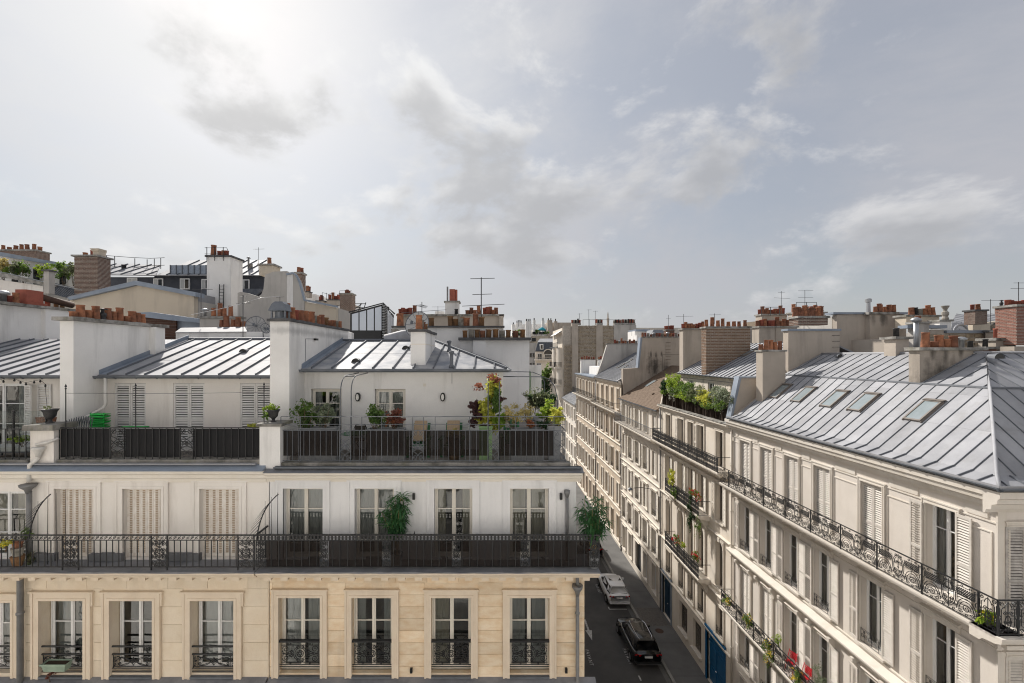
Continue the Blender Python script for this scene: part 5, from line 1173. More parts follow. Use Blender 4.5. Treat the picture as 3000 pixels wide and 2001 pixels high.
for c in cols: 
    for z in (3.2, 6.25, 9.42): part('window_hood', MB().prof([(-.001, z), (-.08, z), (-.16, z+.08), (-.001, z+.12)], c-.62, c+.62), 'street_trim', R3, T3)
long_balcony(R3, T3, .2, W3-.1, 13.9, .75, 'bars', 1.5, 'street_trim', h=.95, im='iron_grey')
q = MB(); tile_n = V((-2.65, 0, 4.3)).normalized()
base3 = sheet(R3, [(13.55, 36.4, 16.3), (13.55, 47.2, 16.3), (19.2, 47.2, 19.75), (19.2, 36.4, 19.75)], (0, 0, -.1), 'tile', 'roof')
sl_ = V((5.65, 0, 3.45)); Ls = sl_.length; sl_ = sl_/Ls; nn_ = V((-sl_.z, 0, sl_.x)); k = 0
d = 0.
while d < Ls-.1:
    y = 36.45+(.09 if k % 2 else 0)
    while y < 47.1:
        o = V((13.5, y, 16.3))+sl_*d; hh = .012+rnd.uniform(0, .018); e = V((0, .165, 0)); p4 = [o+nn_*hh, o+e+nn_*(hh+rnd.uniform(0, .012)), o+e+sl_*.2+nn_*.004, o+sl_*.2+nn_*.004]
        q.add([*p4, o, o+e], [(0, 1, 2, 3), (4, 5, 1, 0)]); y += .175
    d += .15; k += 1
part('roof_tiles', q, 'tile', base3, kind='stuff')
gutter(R3, (13.45, 47.2, 16.28), (13.45, 36.3, 16.28), .07, 'zinc_dark')
p3 = [(13.55, 36.4, 16.3), (13.55, 47.2, 16.3), (19.2, 47.2, 19.75)]
skylight(R3, on_plane(1906, 1125, p3), V((0, -1, 0)), sl_, nn_, .8, 1.2)
sheet(R3, [(18.7, 36.3, 19.4), (18.7, 47, 19.4), (24, 47, 16.5), (24, 36.3, 16.5)], (0, 0, -.1), 'tile', 'roof')
c = on_plane(1914, 1157, p3); part('roof_vent', MB().lathe(c, [(.12, 0), (.14, .08), (.10, .16), (.02, .2)], 8), 'tile', R3)
chimney(R3, 15.8, 17.1, 36.25, 36.8, 17, 19.7, 'taupe_render', 'weathered_cap', .1, .06)
# party wall with soot, between third and fourth house
pw3 = sheet(R3, [(14.0, 47.25, 16.2), (14.0, 47.25, 19.4), (15.7, 47.25, 19.5), (16.0, 47.25, 22.7), (20.6, 47.25, 22.7), (20.6, 47.25, 14), (14.0, 47.25, 14)], (0, .6, 0), 'taupe_soot', 'party_wall')
part('wall_coping', MB().box(15.95, 20.65, 47.18, 47.95, 22.705, 22.82), 'weathered_cap', pw3); part('wall_flashing', MB().prism([(15.55, 47.2, 19.5), (15.72, 47.2, 19.5), (16.05, 47.2, 22.75), (15.85, 47.2, 22.75)], (0, .7, 0)), 'zinc_flash', pw3)
for i in range(15): pot(pw3, ('taper', 'red', 'grey', 'short', 'vent')[i % 5], 16.2+i*.3, 47.55, 22.8, 1.15)
for i in range(9): part('rung', MB().tube([(18.55, 47.25, 19.3+.36*i), (18.55, 47.1, 19.3+.36*i), (19.0, 47.1, 19.3+.36*i), (19.0, 47.25, 19.3+.36*i)], .02, 4), 'iron_rust', pw3)
part('cage', MB().tube([(18.1, 46.9, 19.2), (18.1, 46.9, 20.9), (20, 46.9, 20.9), (20, 46.9, 19.2)], .025, 4), 'iron', pw3)
part('wall_buttress', MB().box(18.0, 20.4, 46.6, 47.2, 16, 19.1), 'taupe_render', pw3)
lamp = thing('street_lamp', 'dark bracket street lamp reaching out from the tiled house', 'street lamp', (XR, 38.2, 9.3))
part('bracket', MB().tube([(XR, 38.2, 9.3), (12.9, 38.2, 9.45), (12.2, 38.2, 9.4)], .03, 6), 'iron', lamp); part('lamp_head', MB().lathe((11.95, 38.2, 9.22), [(.02, 0), (.2, .03), (.22, .1), (.1, .2), (.03, .24)], 10), 'iron_grey', lamp)
# ---- farther houses
def far_house(label, ya, yb, eave, cols_n, floors, wall, roof, seed, ww=.9, sm='shutter_cream', balc=None, bars=True, trim='street_trim'):
    P = thing('street_house', label, 'house', (18, ya, 0)); T = TR(yb); W = yb-ya; cols = [W*(i+.5)/cols_n for i in range(cols_n)]
    facade(P, T, W, eave, cols, floors, ww, wall, trim, sm=sm, leafw=.40, seed=seed, sill=True, sur=.1)
    part('cornice', MB().prof([(0, eave-.35), (-.08, eave-.35), (-.16, eave-.2), (-.3, eave-.1), (-.3, eave), (0, eave)], 0, W), trim, P, T)
    for z0 in [f[0] for f in floors[1:]]: part('string_course', MB().prof([(-.001, z0-.5), (-.08, z0-.5), (-.15, z0-.4), (-.15, z0-.34), (-.001, z0-.3)], 0, W), trim, P, T)
    if balc: long_balcony(P, T, .1, W-.1, balc, .7, 'bars', 1.5, trim, h=.95)
    gutter(P, (13.42, yb, eave+.02), (13.42, ya, eave+.02), .07, 'zinc_dark')
    return P, T
R4, T4 = far_house('tall street house with plain zinc roof and long dark balcony below its attic', 47.2, 58.6, 18.0, 5, [(15.0, 17.2, 'wwwww', 0), (11.6, 13.9, 'oowoo', 1), (8.2, 10.4, 'ocoho', 1), (4.6, 6.9, 'ccocc', 0), (.9, 3.4, 'wwwww', 0)], 'street_render_old', 1, 21, balc=14.75)
zinc(R4, [(13.5, 58.6, 18.05), (13.5, 47.9, 18.05), (18.9, 47.9, 21.2), (18.9, 58.6, 21.2)], .5, .3, 'zinc', seam=.04)
zp4 = [(13.5, 58.6, 18.05), (13.5, 47.9, 18.05), (18.9, 47.9, 21.2)]
for p, q in ((1818, 1073), (1828, 1078), (1842, 1060)): skylight(R4, on_plane(p, q, zp4), V((0, -1, 0)), V((5.4, 0, 3.15)).normalized(), V((-3.15, 0, 5.4)).normalized(), .6, .9)
pw4 = sheet(R4, [(14.0, 58.65, 16), (14.0, 58.65, 18.4), (14.6, 58.65, 20.0), (15.3, 58.65, 22.3), (19.6, 58.65, 22.3), (19.6, 58.65, 16)], (0, .5, 0), 'grey_render', 'party_wall'); part('wall_coping', MB().box(15.2, 19.7, 58.6, 59.2, 22.305, 22.42), 'weathered_cap', pw4)
for i in range(11): pot(pw4, ('red', 'taper', 'vent', 'tall')[i % 4], 16.4+i*.28, 58.9, 22.4, 1.2)
R5, T5 = far_house('pale upper storey street house with flat roof and dense dark shutters', 58.6, 72, 17.85, 6, [(15.1, 17.2, 'owowow', 0), (11.7, 13.9, 'oooooo', 0), (8.3, 10.5, 'oooooo', 0), (4.7, 6.9, 'oooooo', 0), (.9, 3.4, 'wwwwww', 0)], 'street_brown', 0, 22, balc=14.9)
part('flat_roof', MB().box(13.5, 22, 58.7, 72, 17.87, 18.0), 'zinc_flash', R5)
for a, b, y_, n in ((14.3, 16.6, 70.8, 6), (17.0, 19.2, 70.6, 7)): chimney(R5, a, b, y_, y_+.6, 17.9, 20.1, 'white_render', 'weathered_cap', .12, .08, n=n, kinds=('red', 'taper'), ps=1.2)
part('penthouse_wall', MB().box(15.2, 22, 61, 69, 18.0, 19.2), 'white_render', R5)
R6, T6 = far_house('low street house at the end of the row with a small zinc roof', 72, 85, 12.8, 5, [(10.0, 12.0, 'woowo', 0), (6.8, 8.9, 'wowow', 0), (3.7, 5.8, 'owwow', 0), (.8, 2.9, 'wwwww', 0)], 'street_pale', 0, 23)
zinc(R6, [(13.5, 85, 12.85), (13.5, 72, 12.85), (19, 72, 16.2), (19, 85, 16.2)], .6, .3, 'zinc_worn', seam=.04)
sheet(R6, [(13.6, 72.1, 12), (13.6, 72.1, 13.1), (14.6, 72.1, 15.6), (14.9, 72.1, 15.6), (14.9, 72.1, 12)], (0, -.3, 0), 'grey_render', 'gable_wing')

# downpipes between the houses of the row
for P, y_, top, m in ((R1, 25.35, 16.9, 'street_trim'), (R2, 36.05, 16.6, 'pipe_grey'), (R3, 47.0, 16.2, 'pipe_grey'), (R4, 58.4, 17.8, 'pipe_grey'), (R5, 71.8, 17.6, 'pipe_grey')):
    q = MB().cyl((XR-.09, y_, .15), (XR-.09, y_, top), .055, n=8)
    for k in range(6): q.lathe((XR-.09, y_, 1.5+k*2.6), [(.056, 0), (.075, .01), (.075, .06), (.056, .07)], 8)
    part('downpipe', q, m, P, smooth=True)
for P, T, W, k in ((R3, T3, W3, 1), (R4, T4, 11.4, 2), (R2, T2, W2, 3)):   # pale base course
    part('plinth', MB().box(0, W, -.035, -.002, .14, .75), 'street_trim', P, T) if k != 3 else None
# ---------------------------------------------------------------- roofs behind the terrace houses (photo pixel spans turned into metres at each building's distance)
def bx(P, name, m, p0, p1, q0, q1, Y, d=1., ):
    return part(name, MB().box(px(p0, Y), px(p1, Y), Y, Y+d, pz(q1, Y), pz(q0, Y)), m, P)
def plane(P, name, m, pts, Y, d=.4): return part(name, MB().prism([(px(a, Y), Y, pz(b, Y)) for a, b in pts], (0, d, 0)), m, P)
def stack(P, p0, p1, q0, q1, Y, d, m, cap='weathered_cap', n=0, kinds=('taper', 'tall', 'short'), ps=1.1, bricks=None, ct=.12, co=.09, name='chimney', pots=None):
    return chimney(P, px(p0, Y), px(p1, Y), Y, Y+d, pz(q1, Y), pz(q0, Y), m, cap, ct, co, n=n, kinds=kinds, ps=ps, bricks=bricks, name=name, pots=pots)
def loc(p, Y): return (px(p, Y), Y, 0)
def body(P, p0, p1, Y, d, ztop, m='grey_render'): part('building_mass', MB().box(px(p0, Y), px(p1, Y), Y+.45, Y+d, 0, ztop), m, P)
BK = (.25, .075, .018, .015, .004)
# planted attic, far left
A = thing('attic_house', 'white attic behind the left roofs with a planted slate ledge', 'house', loc(60, 34))
plane(A, 'attic_wall', 'white_render', [(-80, 905), (-80, 735), (0, 745), (190, 778), (245, 790), (245, 905)], 34.5)
plane(A, 'roof_edge', 'zinc_flash', [(-80, 722), (0, 738), (190, 772), (250, 782), (250, 790), (190, 781), (0, 750), (-80, 735)], 34.1, 1.2)
for p0, p1 in ((18, 36), (82, 100), (160, 178)):
    w_ = obj('window', ubox('frame_white'), A, tr(px(p0-3, 34), 34.42, pz(832, 34)) @ sca(px(p1+3, 34)-px(p0-3, 34), .05, pz(776, 34)-pz(832, 34))); obj('pane', ubox('car_glass'), w_, tr(px(p0, 34), 34.38, pz(830, 34)) @ sca(px(p1, 34)-px(p0, 34), .05, pz(780, 34)-pz(830, 34)))
plane(A, 'lower_wall', 'cream_render', [(-80, 915), (-80, 808), (126, 838), (126, 915)], 32.0)
plane(A, 'ledge', 'weathered_cap', [(-80, 790), (8, 800), (130, 828), (130, 836), (8, 812), (-80, 800)], 31.8, 1.4)
sl = MB(); Ys = 31.9
for r_ in range(9):
    for k in range(15):
        t0, t1 = k/15+(.03 if r_ % 2 else 0), (k+.93)/15+(.03 if r_ % 2 else 0)
        def pt(t, v): return V((px(146+t*(92-v*6), Ys+1.2-v*1.2), Ys+1.2-v*1.2, pz(826+t*22+v*34, Ys+1.2-v*1.2)))
        v0, v1 = r_/9, (r_+1.15)/9
        sl.add([pt(t0, v0)+V((0, -.02, .01)), pt(t1, v0)+V((0, -.02, .01)), pt(t1, v1)+V((0, -.05, .02)), pt(t0, v1)+V((0, -.05, .02))], [(0, 1, 2, 3)])
part('slates', sl, 'slate', A, kind='stuff')
part('ledge_rail', MB().tube([P_(-40, 795, 32), P_(20, 800, 32), P_(130, 826, 32), P_(240, 850, 32)], .03, 4), 'steel', A)
body(A, -90, 245, 34.5, 7, 24)
stack(A, -60, 106, 735, 772, 39, 1.2, 'brick', 'weathered_cap', 9, ('tall', 'short', 'taper'), 1.35, BK)
stack(A, 128, 144, 795, 860, 30.5, .4, 'grey_render', 'dark_cap', 0)
for i, (p, q, rx, rz_, m, s) in enumerate(((20, 800, 1.0, .7, 'leaf_bright', 1), (45, 785, .5, .6, 'leaf_olive', 2), (70, 785, .5, .7, 'leaf_green', 3), (8, 775, .55, .6, 'leaf_cream', 5), (132, 795, .8, .65, 'leaf_bright', 3), (185, 792, .75, .9, 'leaf_green', 4), (215, 795, .8, .9, 'leaf_olive', 4))):
    t = thing('terrace_shrub', ('yellow green spreading shrub on the slate ledge', 'olive shrub rising from the slate ledge', 'dark green shrub by the attic window', 'cream leaved shrub at the slate ledge end', 'bright lime shrub on the slate ledge', 'tall green shrub beside the brick chimney', 'white flowering shrub against the brick chimney')[i], 'shrub', (px(p, 33), 33, pz(835, 33)))
    bush(t, (px(p, 33), 33, pz(838, 33)), (px(p, 33), 33, pz(q, 33)), (rx, .5, rz_), m, 520, .17, 8, flowers=('flower_white', 60, .1) if i == 6 else None)
# brick chimney and dark mansard
B = thing('mansard_house', 'dark slate mansard house with white casements and a pale roof', 'house', loc(540, 38))
YB_ = 38.
bx(B, 'mansard_wall', 'slate_dark', 286, 452, 812, 905, YB_, .4); bx(B, 'mansard_wall', 'slate_dark', 452, 772, 806, 905, YB_+.05, .4)
plane(B, 'attic_wall', 'white_render', [(560, 960), (560, 872), (720, 872), (720, 960)], 37.2)
plane(B, 'lower_roof', 'slate', [(580, 872), (592, 846), (772, 846), (740, 874)], 37.3, .2)
for p, w_, q0, q1 in ((302, 30, 812, 840), (388, 30, 814, 850), (464, 28, 816, 848), (542, 28, 816, 848), (602, 22, 818, 848), (716, 30, 819, 849)):
    wn_ = obj('window', ubox('frame_white'), B, tr(px(p-w_/2, YB_), YB_-.05, pz(q1, YB_)) @ sca(w_*YB_/F, .1, (q1-q0)*YB_/F))
    for k in (0, 1):
        a = p-w_/2+2.5+k*(w_/2-1); obj('pane', ubox('curtain_grey' if (p+k) % 3 else 'car_glass'), wn_, tr(px(a, YB_), YB_-.08, pz(q1-3, YB_)) @ sca((w_/2-4)*YB_/F, .05, (q1-q0-6)*YB_/F))
def roofq(P, pts, Ys_, **k): return zinc(P, [(px(a, y), y, pz(b, y)) for (a, b), y in zip(pts, Ys_)], **k)
roofq(B, [(270, 803), (456, 806), (470, 776), (270, 766)], (37.6, 37.6, 41, 41), pitch=1.1, m='zinc', seam=.06)
roofq(B, [(456, 806), (800, 806), (790, 762), (560, 770)], (37.6, 37.6, 42, 42), pitch=.9, m='zinc', seam=.06)
bx(B, 'dormer', 'zinc_flash', 497, 604, 777, 802, 37.9, 1.5)
for k in range(7): bx(B, 'standing_seam', 'zinc_seam', 497+k*17.5, 499+k*17.5, 776, 803, 37.84, .05)
body(B, 286, 790, 38.2, 9, 25)
rr = MB()
for q0, q1, q2 in ((741, 757, 758), (771, 779, 780)): rr.tube([P_(290, q0+6, 40), P_(380, q0+13, 40), P_(440, q1, 40), P_(482, q2-3, 40)], .025, 4)
for p, q in ((312, 748), (336, 750), (395, 757), (431, 760), (452, 758), (471, 755)): rr.cyl(P_(p, q, 40), P_(p, 788, 40), .03, n=4)
part('roof_railing', rr, 'iron', B)
for p, q, h_, kd in ((363, 785, 1.6, 'black'), (311, 778, 1.2, 'vent'), (686, 786, 1.5, 'pipe'), (693, 786, 1.2, 'pipe'), (728, 778, 1.3, 'pipe'), (736, 780, 1.2, 'grey')): pot(B, kd, px(p, 39.5), 39.5, pz(q, 39.5)-.3, h_)
antenna('roof_aerial', 'thin aerial above the pale mansard roof', px(757, 39), 39, pz(800, 39), pz(725, 39)-pz(800, 39), ((2.1, .9, .3, 4, .2),))
K = thing('brick_chimney', 'tall blackened brick chimney stack with a cream vent on top', 'chimney', loc(250, 32.5))
stack(K, 218, 286, 752, 870, 32.5, 1.1, 'brick', 'weathered_cap', 3, ('red', 'red', 'short'), 1.2, BK, name='stack', co=.14)
part('vent_cowl', MB().box(px(268, 32.6), px(286, 32.6), 32.7, 33.3, pz(752, 32.6)+.1, pz(736, 32.6)).prism([(px(268, 32.6), 32.65, pz(736, 32.6)), (px(286, 32.6), 32.65, pz(736, 32.6)), (px(291, 32.6), 32.55, pz(728, 32.6)), (px(264, 32.6), 32.55, pz(728, 32.6))], (0, .7, 0)), 'beige_render', K)
# cream gable with zinc coping
G = thing('gable_house', 'cream blank gable with a grey zinc coping', 'house', loc(390, 29))
plane(G, 'gable_wall', 'beige_render', [(205, 940), (205, 873), (397, 832), (397, 940)], 29.05)
plane(G, 'gable_wall', 'beige_render', [(397, 940), (397, 832), (568, 868), (568, 940)], 29.0)
part('coping', MB().prism([P_(196, 872, 28.8), P_(397, 822, 28.8), P_(573, 856, 28.8), P_(573, 869, 28.8), P_(397, 835, 28.8), P_(205, 879, 28.8)], (0, .9, 0)), 'zinc_flash', G)
body(G, 205, 568, 29.1, 8, pz(880, 29)); part('roof', MB().prism([P_(200, 868, 29.3), P_(397, 822, 29.3), P_(570, 858, 29.3), P_(570, 900, 29.3), P_(200, 900, 29.3)], (0, 7, 0)), 'zinc', G)
# rendered stack with ladder
S = thing('rendered_chimney', 'tall pale rendered chimney with an iron ladder and guard rail', 'chimney', loc(640, 31.5))
stk = stack(S, 606, 676, 753, 960, 31.5, 1.5, 'white_render', 'dark_cap', 0, name='stack', co=.1)
for p, kd, s_ in ((623, 'tall', 1.7), (640, 'red', 1.2), (652, 'taper', 1.3), (662, 'red', 1.2)): pot(stk, kd, px(p, 32), 32.1, pz(751, 32), s_)
rr = MB()
for z in (726, 744): rr.tube([P_(600, z, 31.4), P_(664, z, 31.4), P_(668, z+8, 33)], .022, 4)
for p in (606, 629, 654): rr.cyl(P_(p, 724, 31.4), P_(p, 764, 31.4), .025, n=4)
part('guard_rail', rr, 'iron', S)
ld = part('ladder', MB().cyl(P_(641, 930, 31.3), P_(643, 833, 31.3), .03, n=4).cyl(P_(654, 930, 31.3), P_(656, 833, 31.3), .03, n=4), 'iron', S)
for k in range(10): part('rung', MB().cyl(P_(642, 838+k*9.5, 31.3), P_(655, 838+k*9.5, 31.3), .02, n=4), 'iron', ld)
# grey concrete gable
C_ = thing('grey_gable_house', 'streaked grey concrete gable end with curved parapet', 'house', loc(790, 30))
plane(C_, 'gable_wall', 'grey_render', [(696, 990), (696, 858), (706, 855), (722, 858), (757, 869), (766, 862), (772, 846), (776, 806), (800, 796), (840, 794), (840, 990)], 30)
plane(C_, 'gable_wall', 'white_render', [(840, 990), (840, 806), (858, 802), (858, 990)], 30.02)
plane(C_, 'gable_wall', 'grey_render', [(858, 990), (858, 802), (868, 808), (878, 828), (892, 880), (892, 990)], 30.04)
part('coping', MB().tube([P_(840, 804, 30), P_(858, 800, 30), P_(868, 806, 30), P_(878, 826, 30), P_(892, 879, 30), P_(990, 899, 30)], .09, 4), 'zinc_flash', C_)
plane(C_, 'low_wall', 'beige_render', [(892, 990), (892, 884), (985, 902), (985, 990)], 30.1)
stack(C_, 759, 801, 778, 806, 30.6, 1., 'beige_render', 'weathered_cap', 1, ('tall',), 1.2)
stack(C_, 864, 882, 802, 850, 33, .8, 'brick', 'weathered_cap', 3, ('red', 'taper'), 1.2, BK)
body(C_, 696, 985, 30.1, 8, pz(900, 30))
# low courtyard roofs just behind the ridge
D_ = thing('courtyard_shed', 'low courtyard building with brown boards and bent zinc roofs', 'shed', loc(560, 24))
for k in range(9): bx(D_, 'wall_board', 'wood_brown', 420, 516, 930+k*8, 937.4+k*8, 25.4+.004*(k % 2), .1)
plane(D_, 'zinc_fascia', 'zinc_flash', [(392, 916), (440, 914), (632, 940), (632, 950), (515, 940), (392, 926)], 25.2)
plane(D_, 'zinc_wall', 'zinc_flash', [(515, 1000), (515, 938), (632, 948), (632, 1000)], 25.6)
plane(D_, 'parapet', 'white_render', [(515, 1010), (515, 974), (724, 974), (724, 1010)], 22.8)
part('zinc_coping', MB().prism([P_(513, 975, 22.7), P_(724, 973, 22.7), P_(722, 959, 23.6), P_(530, 962, 23.6)], (0, 0, .03)), 'zinc', D_)
body(D_, 392, 760, 25.7, 5, pz(955, 25))
c = stack(D_, 585, 700, 933, 1000, 25.0, .5, 'grey_render', 'weathered_cap', 0)
for p, kd, s_ in ((601, 'vent', 1.2), (626, 'taper', 1.0), (645, 'tall', 1.2), (657, 'tall', 1.0), (676, 'tall', 1.0)): pot(c, kd, px(p, 25.2), 25.2, pz(932, 25.2)+.1, s_)
c = stack(D_, 640, 728, 958, 1000, 24.2, .4, 'grey_render', None, 0)
for p, kd, s_ in ((652, 'taper', 1.0), (667, 'tall', 1.2), (685, 'taper', 1.0), (701, 'tall', 1.1), (716, 'short', 1.0)): pot(c, kd, px(p, 24.3), 24.2, pz(958, 24.2), s_)
bx(D_, 'platform', 'white_render', 722, 796, 972, 1003, 22.4, .6)
plane(D_, 'zinc_ledge', 'zinc_flash', [(726, 990), (800, 988), (800, 993), (726, 995)], 22.2)
def dish(label, p, q, Y, r, yaw, m='dish_mesh', spokes=12, grp=None):
    t = thing('satellite_dish', label, 'satellite dish', (px(p, Y), Y, pz(q, Y)-r), grp); M = tr(px(p, Y), Y, pz(q, Y)) @ rz(yaw) @ M4.Rotation(-.25, 4, 'X')
    prof_ = [(r*k/6, -.22*r*(k/6)**2) for k in range(7)]
    mb = MB(); n = 20; vs_ = []
    for rr_, zz_ in prof_: vs_ += [(rr_*math.cos(2*PI*k/n), zz_+.2*r, rr_*math.sin(2*PI*k/n)) for k in range(n)]
    mb.add(vs_, [(i*n+k, i*n+(k+1) % n, (i+1)*n+(k+1) % n, (i+1)*n+k) for i in range(6) for k in range(n)]); part('reflector', mb, m, t, M, True)
    rb = MB()
    for k in range(spokes): a = 2*PI*k/spokes; rb.tube([(r*f*math.cos(a), -.22*r*f*f+.21*r, r*f*math.sin(a)) for f in (.05, .5, 1)], .012, 4)
    rb.tube([(r*math.cos(2*PI*k/n), -.02*r, r*math.sin(2*PI*k/n)) for k in range(n)], .018, 4, True); part('rib', rb, 'iron_grey', t, M)
    part('mount', MB().cyl((0, .25, -.1), (0, .3, -r-.15), .03, n=6).cyl((0, .3, -.1), (0, .05, 0), .03, n=6).cyl((0, 0, 0), (0, -r*.8, -.1), .015, n=4).box(-.05, .05, -r*.85, -r*.75, -.15, -.02), 'iron_grey', t, M); return t
dish('grey mesh satellite dish beside the dark chimney cowl', 749, 953, 22.6, .47, .25)
dish('small tilted satellite dish right beside the grey mesh dish', 778, 962, 22.3, .25, 1.0, 'dish')
dish('large white ribbed satellite dish behind the middle chimney', 1222, 950, 20.8, .62, -.35, 'dish')
antenna('tv_aerial', 'leaning aerial with short black elements before the grey gable', px(712, 22.5), 22.5, pz(990, 22.5), pz(864, 22.5)-pz(990, 22.5), ((2.1, .3, 0, 2, .1), (1.75, .7, .3, 7, .05)), r=.022)
antenna('tv_aerial', 'dark aerial pole with a lamp in front of the slate roof', px(589, 24), 24, pz(930, 24), pz(845, 24)-pz(930, 24), ((1.5, 1.1, .1, 2, .02),))
antenna('tv_aerial', 'short crooked aerial above the streaked grey gable', px(820, 29), 29, pz(920, 29), pz(868, 29)-pz(920, 29), ((1.1, .5, .4, 3, .12),))
# far chimneys between gables and lift tower
E_ = thing('distant_house', 'distant white house with scattered chimneys beyond the grey gable', 'house', loc(940, 60))
bx(E_, 'wall', 'white_render', 886, 925, 862, 940, 60, 6); bx(E_, 'wall', 'beige_render', 925, 1020, 886, 960, 61, 6); bx(E_, 'wall', 'white_render', 985, 1030, 896, 960, 58, 4)
for p0, p1, q0, n in ((926, 948, 883, 3), (958, 992, 880, 4), (893, 905, 856, 2)): stack(E_, p0, p1, q0, q0+14, 58, 1., 'taupe_render', 'dark_cap', n, ('red', 'tall'), 1.7)
stack(E_, 996, 1030, 862, 940, 44, 1.2, 'brick', 'weathered_cap', 4, ('red', 'short'), 1.3, BK)
rr = MB().tube([P_(995, 852, 44), P_(1031, 852, 44), P_(1031, 866, 44)], .02, 4).cyl(P_(995, 852, 44), P_(995, 866, 44), .02, n=4); part('guard_rail', rr, 'iron', E_)
rr = MB().tube([P_(944, 857, 58), P_(962, 862, 58), P_(982, 858, 58)], .03, 4)
for p in (944, 957, 981): rr.cyl(P_(p, 858, 58), P_(p, 880, 58), .03, n=4)
part('guard_rail', rr, 'iron', E_)
tw = MB()
for p0, q0, p1, q1 in ((1030, 890, 1072, 890), (1030, 900, 1072, 902), (1034, 912, 1040, 890), (1050, 912, 1058, 888), (1066, 905, 1072, 886), (1040, 905, 1060, 890)): tw.tube([P_(p0, q0, 46), P_(p1, q1, 46)], .05, 4)
part('steel_frame', tw, 'iron_grey', E_)
# glazed lift tower
LT = thing('lift_tower', 'black framed lift tower clad in pale glass panels', 'tower', loc(1090, 26))
YT = 26.
fr_ = part('frame', MB().prism([P_(1026, 1003, YT), P_(1026, 917, YT), P_(1122, 891, YT), P_(1122, 1003, YT)], (0, 1.6, 0)), 'iron', LT)
for k in range(4):
    a, b = 1031+k*22.5, 1050+k*22.5; top = lambda p: 922-(p-1026)*.27
    part('glass_panel', MB().prism([P_(a, 968, YT-.03), P_(b, 968, YT-.03), P_(b, top(b), YT-.03), P_(a, top(a), YT-.03)], (0, .02, 0)), 'glass_panel', LT)
X0 = px(1122, YT)
part('side_frame', MB().prism([(X0+.005, YT, pz(1003, YT)), (X0+.005, YT, pz(893, YT)), (X0+.005, YT+2.9, pz(893, YT)-.35), (X0+.005, YT+2.9, pz(1003, YT))], (-.1, 0, 0)), 'iron', LT)
for k in range(4): y0, y1 = YT+1.05+k*.46, YT+1.43+k*.46; part('glass_panel', MB().prism([(X0+.02, y0, pz(985, YT)), (X0+.02, y1, pz(985, YT)), (X0+.02, y1, pz(900, YT)-.1*k-.1), (X0+.02, y0, pz(900, YT)-.1*k-.06)], (-.01, 0, 0)), 'glass_panel', LT)
for k in range(22): blk('louvre', 'steel', LT, X0-.03, X0+.10, YT-.05, YT+.85, pz(995, YT)+k*.095, pz(995, YT)+k*.095+.03)
part('roof_edge', MB().tube([P_(1022, 915, YT-.05), P_(1122, 888, YT-.05), (X0+.05, YT+2.9, pz(890, YT)-.32)], .05, 4), 'iron', LT)
# party walls, parapets and the grey block
N_ = thing('parapet_house', 'white parapet wall with dark coping and a row of clay pots', 'house', loc(1300, 24))
plane(N_, 'parapet', 'white_render', [(1152, 1030), (1152, 960), (1474, 960), (1474, 1030)], 24)
part('coping', MB().box(px(1148, 24), px(1478, 24), 23.85, 24.5, pz(960, 24)+.002, pz(955, 24)), 'dark_cap', N_)
plane(N_, 'side_wall', 'white_render', [(930, 1020), (930, 950), (1030, 975), (1030, 1020)], 23.5)
part('zinc_dome', MB().tube([P_(1130, 998, 22), P_(1180, 985, 22), P_(1215, 982, 22)], .3, 8), 'zinc', N_, smooth=True)
for p, kd in ((1320, 'flare'), (1335, 'flare'), (1350, 'grey'), (1352, 'flare'), (1366, 'short'), (1394, 'taper'), (1411, 'flare'), (1264, 'flare'), (1172, 'tall')): pot(N_, kd, px(p, 24.2), 24.2, pz(956, 24.2), 1.5)
for p in (1155, 1168): pot(N_, 'grey', px(p, 23.4), 23.4, pz(997, 23.4), 1.4)
body(N_, 1152, 1474, 24.1, 6, pz(970, 24))
Q_ = thing('grey_block', 'flat grey block topped by small clay pots', 'building', loc(1320, 34))
plane(Q_, 'wall', 'taupe_render', [(1166, 1010), (1166, 926), (1474, 926), (1474, 1010)], 34); part('coping', MB().box(px(1162, 34), px(1477, 34), 33.8, 36, pz(926, 34)+.002, pz(921, 34)), 'weathered_cap', Q_)
plane(Q_, 'pier', 'taupe_render', [(1462, 1010), (1462, 922), (1475, 922), (1475, 1010)], 33.8)
for p, kd in ((1172, 'red'), (1180, 'red'), (1188, 'red'), (1195, 'red'), (1202, 'red'), (1213, 'tall'), (1335, 'black'), (1369, 'short'), (1380, 'tall'), (1391, 'short'), (1403, 'tall'), (1420, 'red'), (1428, 'red'), (1436, 'tall'), (1445, 'short'), (1453, 'taper')): pot(Q_, kd, px(p, 34.4), 34.4+rnd.uniform(0, .6), pz(922, 34.4), 1.35)
body(Q_, 1166, 1474, 34.1, 8, pz(935, 34))
st_ = stack(Q_, 1304, 1344, 886, 930, 36, 1.0, 'white_render', 'weathered_cap', 0)
part('flue', MB().box(px(1316, 36), px(1332, 36), 36.2, 36.8, pz(885, 36), pz(846, 36)).cyl(P_(1336, 885, 36.4), P_(1336, 849, 36.4), .12, n=10), 'clay_red', st_); part('flue_pipe', MB().cyl(P_(1311, 888, 36.1), P_(1311, 840, 36.1), .07, n=8), 'pipe_grey', st_)
stack(Q_, 1275, 1300, 912, 930, 37, .8, 'white_render', None, 0)
antenna('tv_aerial', 'tall black aerial with two long booms over the parapet pots', px(1410, 24.4), 24.4, pz(945, 24.4), pz(813, 24.4)-pz(945, 24.4), ((2.42, 1.35, .15, 9, .03), (1.55, 1.1, .2, 4, .05), (.95, 2.4, .25, 6, .03)), r=.03)
antenna('tv_aerial', 'faint fan shaped aerial above the ribbed dish', px(1236, 21), 21, pz(965, 21), 1.3, ((1.1, .5, 1.2, 5, .35), (.85, 2.2, .35, 7, .03)))
